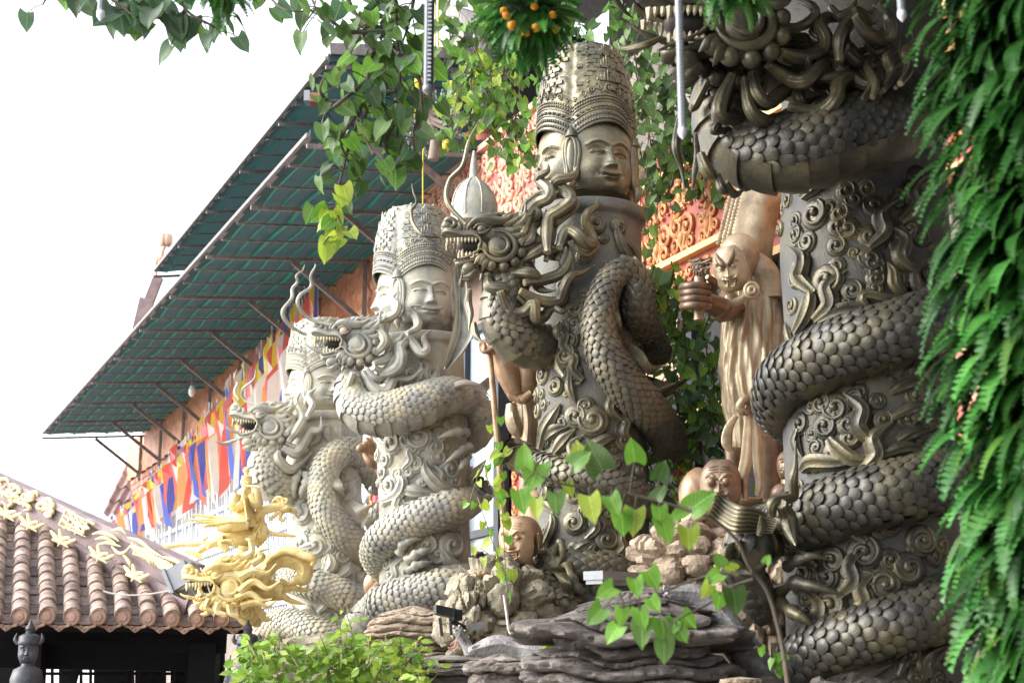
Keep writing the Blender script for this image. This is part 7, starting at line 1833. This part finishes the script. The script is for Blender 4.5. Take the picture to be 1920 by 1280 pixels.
# terrace planting: bare twig bundle with blue-green spray
tw = thing('twig_bundle', 'bare grey twigs radiating from a post on the upper terrace', 'plant', P(806, 300, 15.6))
for (a, b) in (((806, 215), (752, 165)), ((806, 215), (775, 130)), ((806, 212), (800, 140)), ((806, 215), (760, 205)), ((808, 215), (860, 170)), ((806, 215), (862, 212)), ((800, 222), (860, 250)), ((806, 215), (757, 180)), ((808, 210), (845, 190)), ((800, 215), (835, 232))):
    MB().tube([P(*a, 15.6), P((a[0] + b[0]) / 2, (a[1] + b[1]) / 2 + 3, 15.5), P(*b, 15.4)], [.035, .026, .018], 7).build('twig', 'twig', tw)
MB().tube([P(806, 215, 15.6), P(815, 260, 15.6), P(812, 300, 15.6)], [.05, .05, .06], 8).build('trunk', 'twig', tw)
vine('blue_green_spray', 'blue-green fine foliage around the twigs on the upper terrace', px_stems((755, 130, 860, 260), 34, 8, (30, 70)), 'leaf_teal', .05, 24, 15.9, 53, .005, cat='plant', spread=.10, mats=['leaf_teal'], shape=OVAL, max_obj=120)
for k, (u, v) in enumerate(((838, 273), (786, 155), (846, 163), (778, 205))):
    q = MB(); q.lathe([(.01, -.07), (.045, -.04), (.055, 0), (.045, .05), (.01, .07)], P(u, v, 15.2), 12, fn=lambda th, z: 1 + .12 * np.cos(5 * th)); tag(q.build('paper_lantern', 'yellow'), ('yellow ribbed lantern low beside the twig trunk', 'small yellow lantern left of the dark LED tube', 'small yellow lantern before the orange brown board', 'small yellow lantern at the left twig ends')[k], 'lantern', 'small yellow lanterns')
for k, (u, v) in enumerate(((700, 255), (725, 240), (745, 262), (680, 250))):
    tag(MB().grid(np.array([[P(u + a * 14, v + b * 22 + a * 6, 17 + .05 * math.sin(a * 5)) for b in (0, .5, 1)] for a in (0, .5, 1)])).build('yellow_cloth', 'cloth_pale'), ('first', 'second', 'third', 'leftmost')[k] + ' pale yellow cloth scrap behind the hanging vine', 'cloth', 'pale yellow cloths on the terrace')

# ------------------------------------------------------------------ ferns
def frond_mesh(n=13, w=.165):
    V = []; Q = []; T = []
    ys = np.linspace(0, 1, n + 1)
    def zc(y): return .10 * math.sin(y * 2.2) - .22 * y * y
    for i, y in enumerate(ys): V.append((0, -y, zc(y)))
    for s_ in (1, -1):
        for i in range(n):
            y = ys[i]; L = w * min(1, (y + .12) * 3.2) ** .6 * (1 - y) ** .55
            L = max(L, .02); b = len(V)
            V.append((s_ * L, -(y + .09), zc(y) + .22 * L)); V.append((s_ * L * .88, -(y + .015), zc(y) + .16 * L)); V.append((s_ * L * .88, -(y + .085), zc(y) + .14 * L))
            if s_ > 0: Q.append([i, b + 1, b, b + 2]); T.append([i, b + 2, i + 1])
            else: Q.append([i, b + 2, b, b + 1]); T.append([i, i + 1, b + 2])
    return np.array(V, float), [np.array(Q), np.array(T)]
FROND = frond_mesh(); FROND2 = frond_mesh(10, .25)
def fern_mass(name, label, cat, anchors, size, m_, seed, max_obj, core=None, group=None, loc=None, extra=None):
    random.seed(seed)
    e = thing(name, label, cat, loc)
    if core is not None: core.build('core', 'fern_core', e)
    Ms = []
    for p, out, dn in anchors:
        tip = unit(np.asarray(out) * random.uniform(.5, 1.0) + np.array([random.gauss(0, .25), random.gauss(0, .25), -dn * random.uniform(.6, 1.2)]))
        n = np.asarray(out) + np.array([random.gauss(0, .3), random.gauss(0, .3), .8]); n = unit(n - tip * (n @ tip)); X = np.cross(-tip, n); s = size * random.uniform(.55, 1.4)
        Ms.append(M4(p, X, -tip, n, (s, s, s)))
    sc = [visible(m_2[:3, 3], unit(CAM - m_2[:3, 3])) for m_2 in Ms]
    order = sorted(range(len(Ms)), key=lambda i: -sc[i]); me = MB().add(*FROND).mesh('frond', m_, True, 70)
    me2 = MB().add(*FROND2).mesh('frond', m_, True, 70); me3 = MB().add(*FROND).mesh('frond', 'fern_young', True, 70)
    for i in order[:max_obj]: put(random.choice((me, me, me2, me2, me3)), 'frond', e, Ms[i])
    rest = [Ms[i] for i in order[max_obj:]]
    if rest: stuff(MB().inst(FROND[0], FROND[1], np.array(rest)).build('fronds', m_, e, True, 70))
    return e
# tall fern wall at the right edge
fd = 3.9; anchors = []; random.seed(77)
core = MB(); fx0 = 1.17
cw = np.array([(P(1840, 640, fd)[0], fd)]); 
ztop, zbot = 5.2, .0
G = np.zeros((30, 12, 3))
for i, z in enumerate(np.linspace(zbot, ztop, 30)):
    for j in range(12):
        t = j / 11; a = math.pi * (1.0 + t)              # rounded left edge of the wall
        bx = 1.765 + .015 * (z - 2.4); G[i, j] = (bx + .42 * math.cos(a) + (2.4 if j == 11 else 0), fd + .25 + .42 * math.sin(a), z)
core.grid(G)
for _ in range(3400):
    z = random.uniform(1.3, 3.75); t = random.random() ** 1.2 * .8; a = math.pi * (1.0 + t * .62); bx = 1.765 + .015 * (z - 2.4)
    out = np.array([math.cos(a), math.sin(a), 0]); p = np.array([bx, fd + .25, z]) + out * random.uniform(.30, .50)
    anchors.append((p, out + np.array([-.25, -.1, 0]), 1.05))
fern_mass('fern_wall', 'tall curtain of dark green plastic ferns along the right edge', 'fern', anchors, .165, 'fern', 78, 300, core, loc=(1.7, fd, .0))
# fern ball with orange flowers
bc = P(988, 26, 5.2); br = 62 * PX(5.2); anchors = []; random.seed(5)
core = MB(); core.blob(bc, br * .95, 18, 12)
for i in range(230):
    z = 1 - 2 * (i + .5) / 230; a = i * 2.39996; r_ = math.sqrt(1 - z * z); out = np.array([r_ * math.cos(a), r_ * math.sin(a), z]); anchors.append((bc + out * br * .9, out, .35))
fbl = fern_mass('fern_ball', 'hanging ball of green plastic fern studded with orange flowers', 'plant ball', anchors, .112, 'fern', 6, 230, core, loc=bc)
fm = MB().blob((0, 0, 0), 1, 12, 9, fn=lambda g: 1 + .22 * np.sin(g[..., 0] * 17) * np.sin(g[..., 1] * 17) * np.sin(g[..., 2] * 15 + 1)).mesh('flower', 'flower')
for (u, v) in ((922, 22), (972, 18), (1022, 20), (1002, 55), (945, 68), (1040, 65), (1005, 92), (958, 87), (1046, 86), (905, 5), (1060, 5), (985, 100), (940, 58)):
    x, z = (u - 988) / 62, (26 - v) / 62; y = -math.sqrt(max(.3, 2.6 - x * x - z * z)); p = bc + np.array([x, y, z]) * br * .97; s = random.uniform(7, 11) * PX(5.1)
    put(fm, 'flower', fbl, M4(p, (1, 0, 0), (0, 1, 0), (0, 0, 1), s))
MB().tube([bc, bc + [0, 0, 1.6]], .006, 6, smooth=False).build('wire', 'black_plastic', fbl)
for (u, v, n, lab, rx) in ((1375, -52, 60, 'lower edge of a second fern ball peeking in at the top right of centre', 60), (412, -30, 50, 'lower tips of a fern ball at the top edge over the white sky', 50)):
    c = P(u, v, 5.0); r = rx * PX(5.0); anchors = []
    for i in range(n * 2):
        z = 1 - 2 * (i + .5) / (n * 2); a = i * 2.39996; r_ = math.sqrt(1 - z * z); out = np.array([r_ * math.cos(a), r_ * math.sin(a), z]); anchors.append((c + out * r * .6, out, .35))
    fern_mass('fern_ball', lab, 'plant ball', anchors, .12 if u > 1000 else .10, 'fern', 9 + u, n * 2, MB().blob(c, r * .6, 14, 10), loc=c)

# ------------------------------------------------------------------ unseen canopy the tubes and balls hang from, added with a wall for shade
cn = thing('added_canopy', 'shade canopy overhead from which tubes and fern balls hang', 'canopy', (3.4, 4, 5.9))
q = MB(); q.box((3.2, 3.0, 6.1), (7.4, 11.4, .06)); q.build('shade_sheet', 'net', cn, False)
for k in range(5):
    q = MB(); q.bar((.4 + k * 1.5, -2.2, 6.0), (.4 + k * 1.5, 8.6, 6.0), .1, .12); q.build('beam', 'iron', cn, False)
q = MB(); q.box((2.8, -3.2, 3.0), (8.4, .2, 6.0)); q.build('back_wall', 'black_wood', cn, False)  # unseen wall added behind the camera to darken the near pillar
for x, y in ((6.4, 8.0), (6.4, -1.5)):
    q = MB(); q.bar((x, y, 0), (x, y, 6.0), .14, .14, up=(0, 1, 0)); q.build('post', 'iron', cn, False)
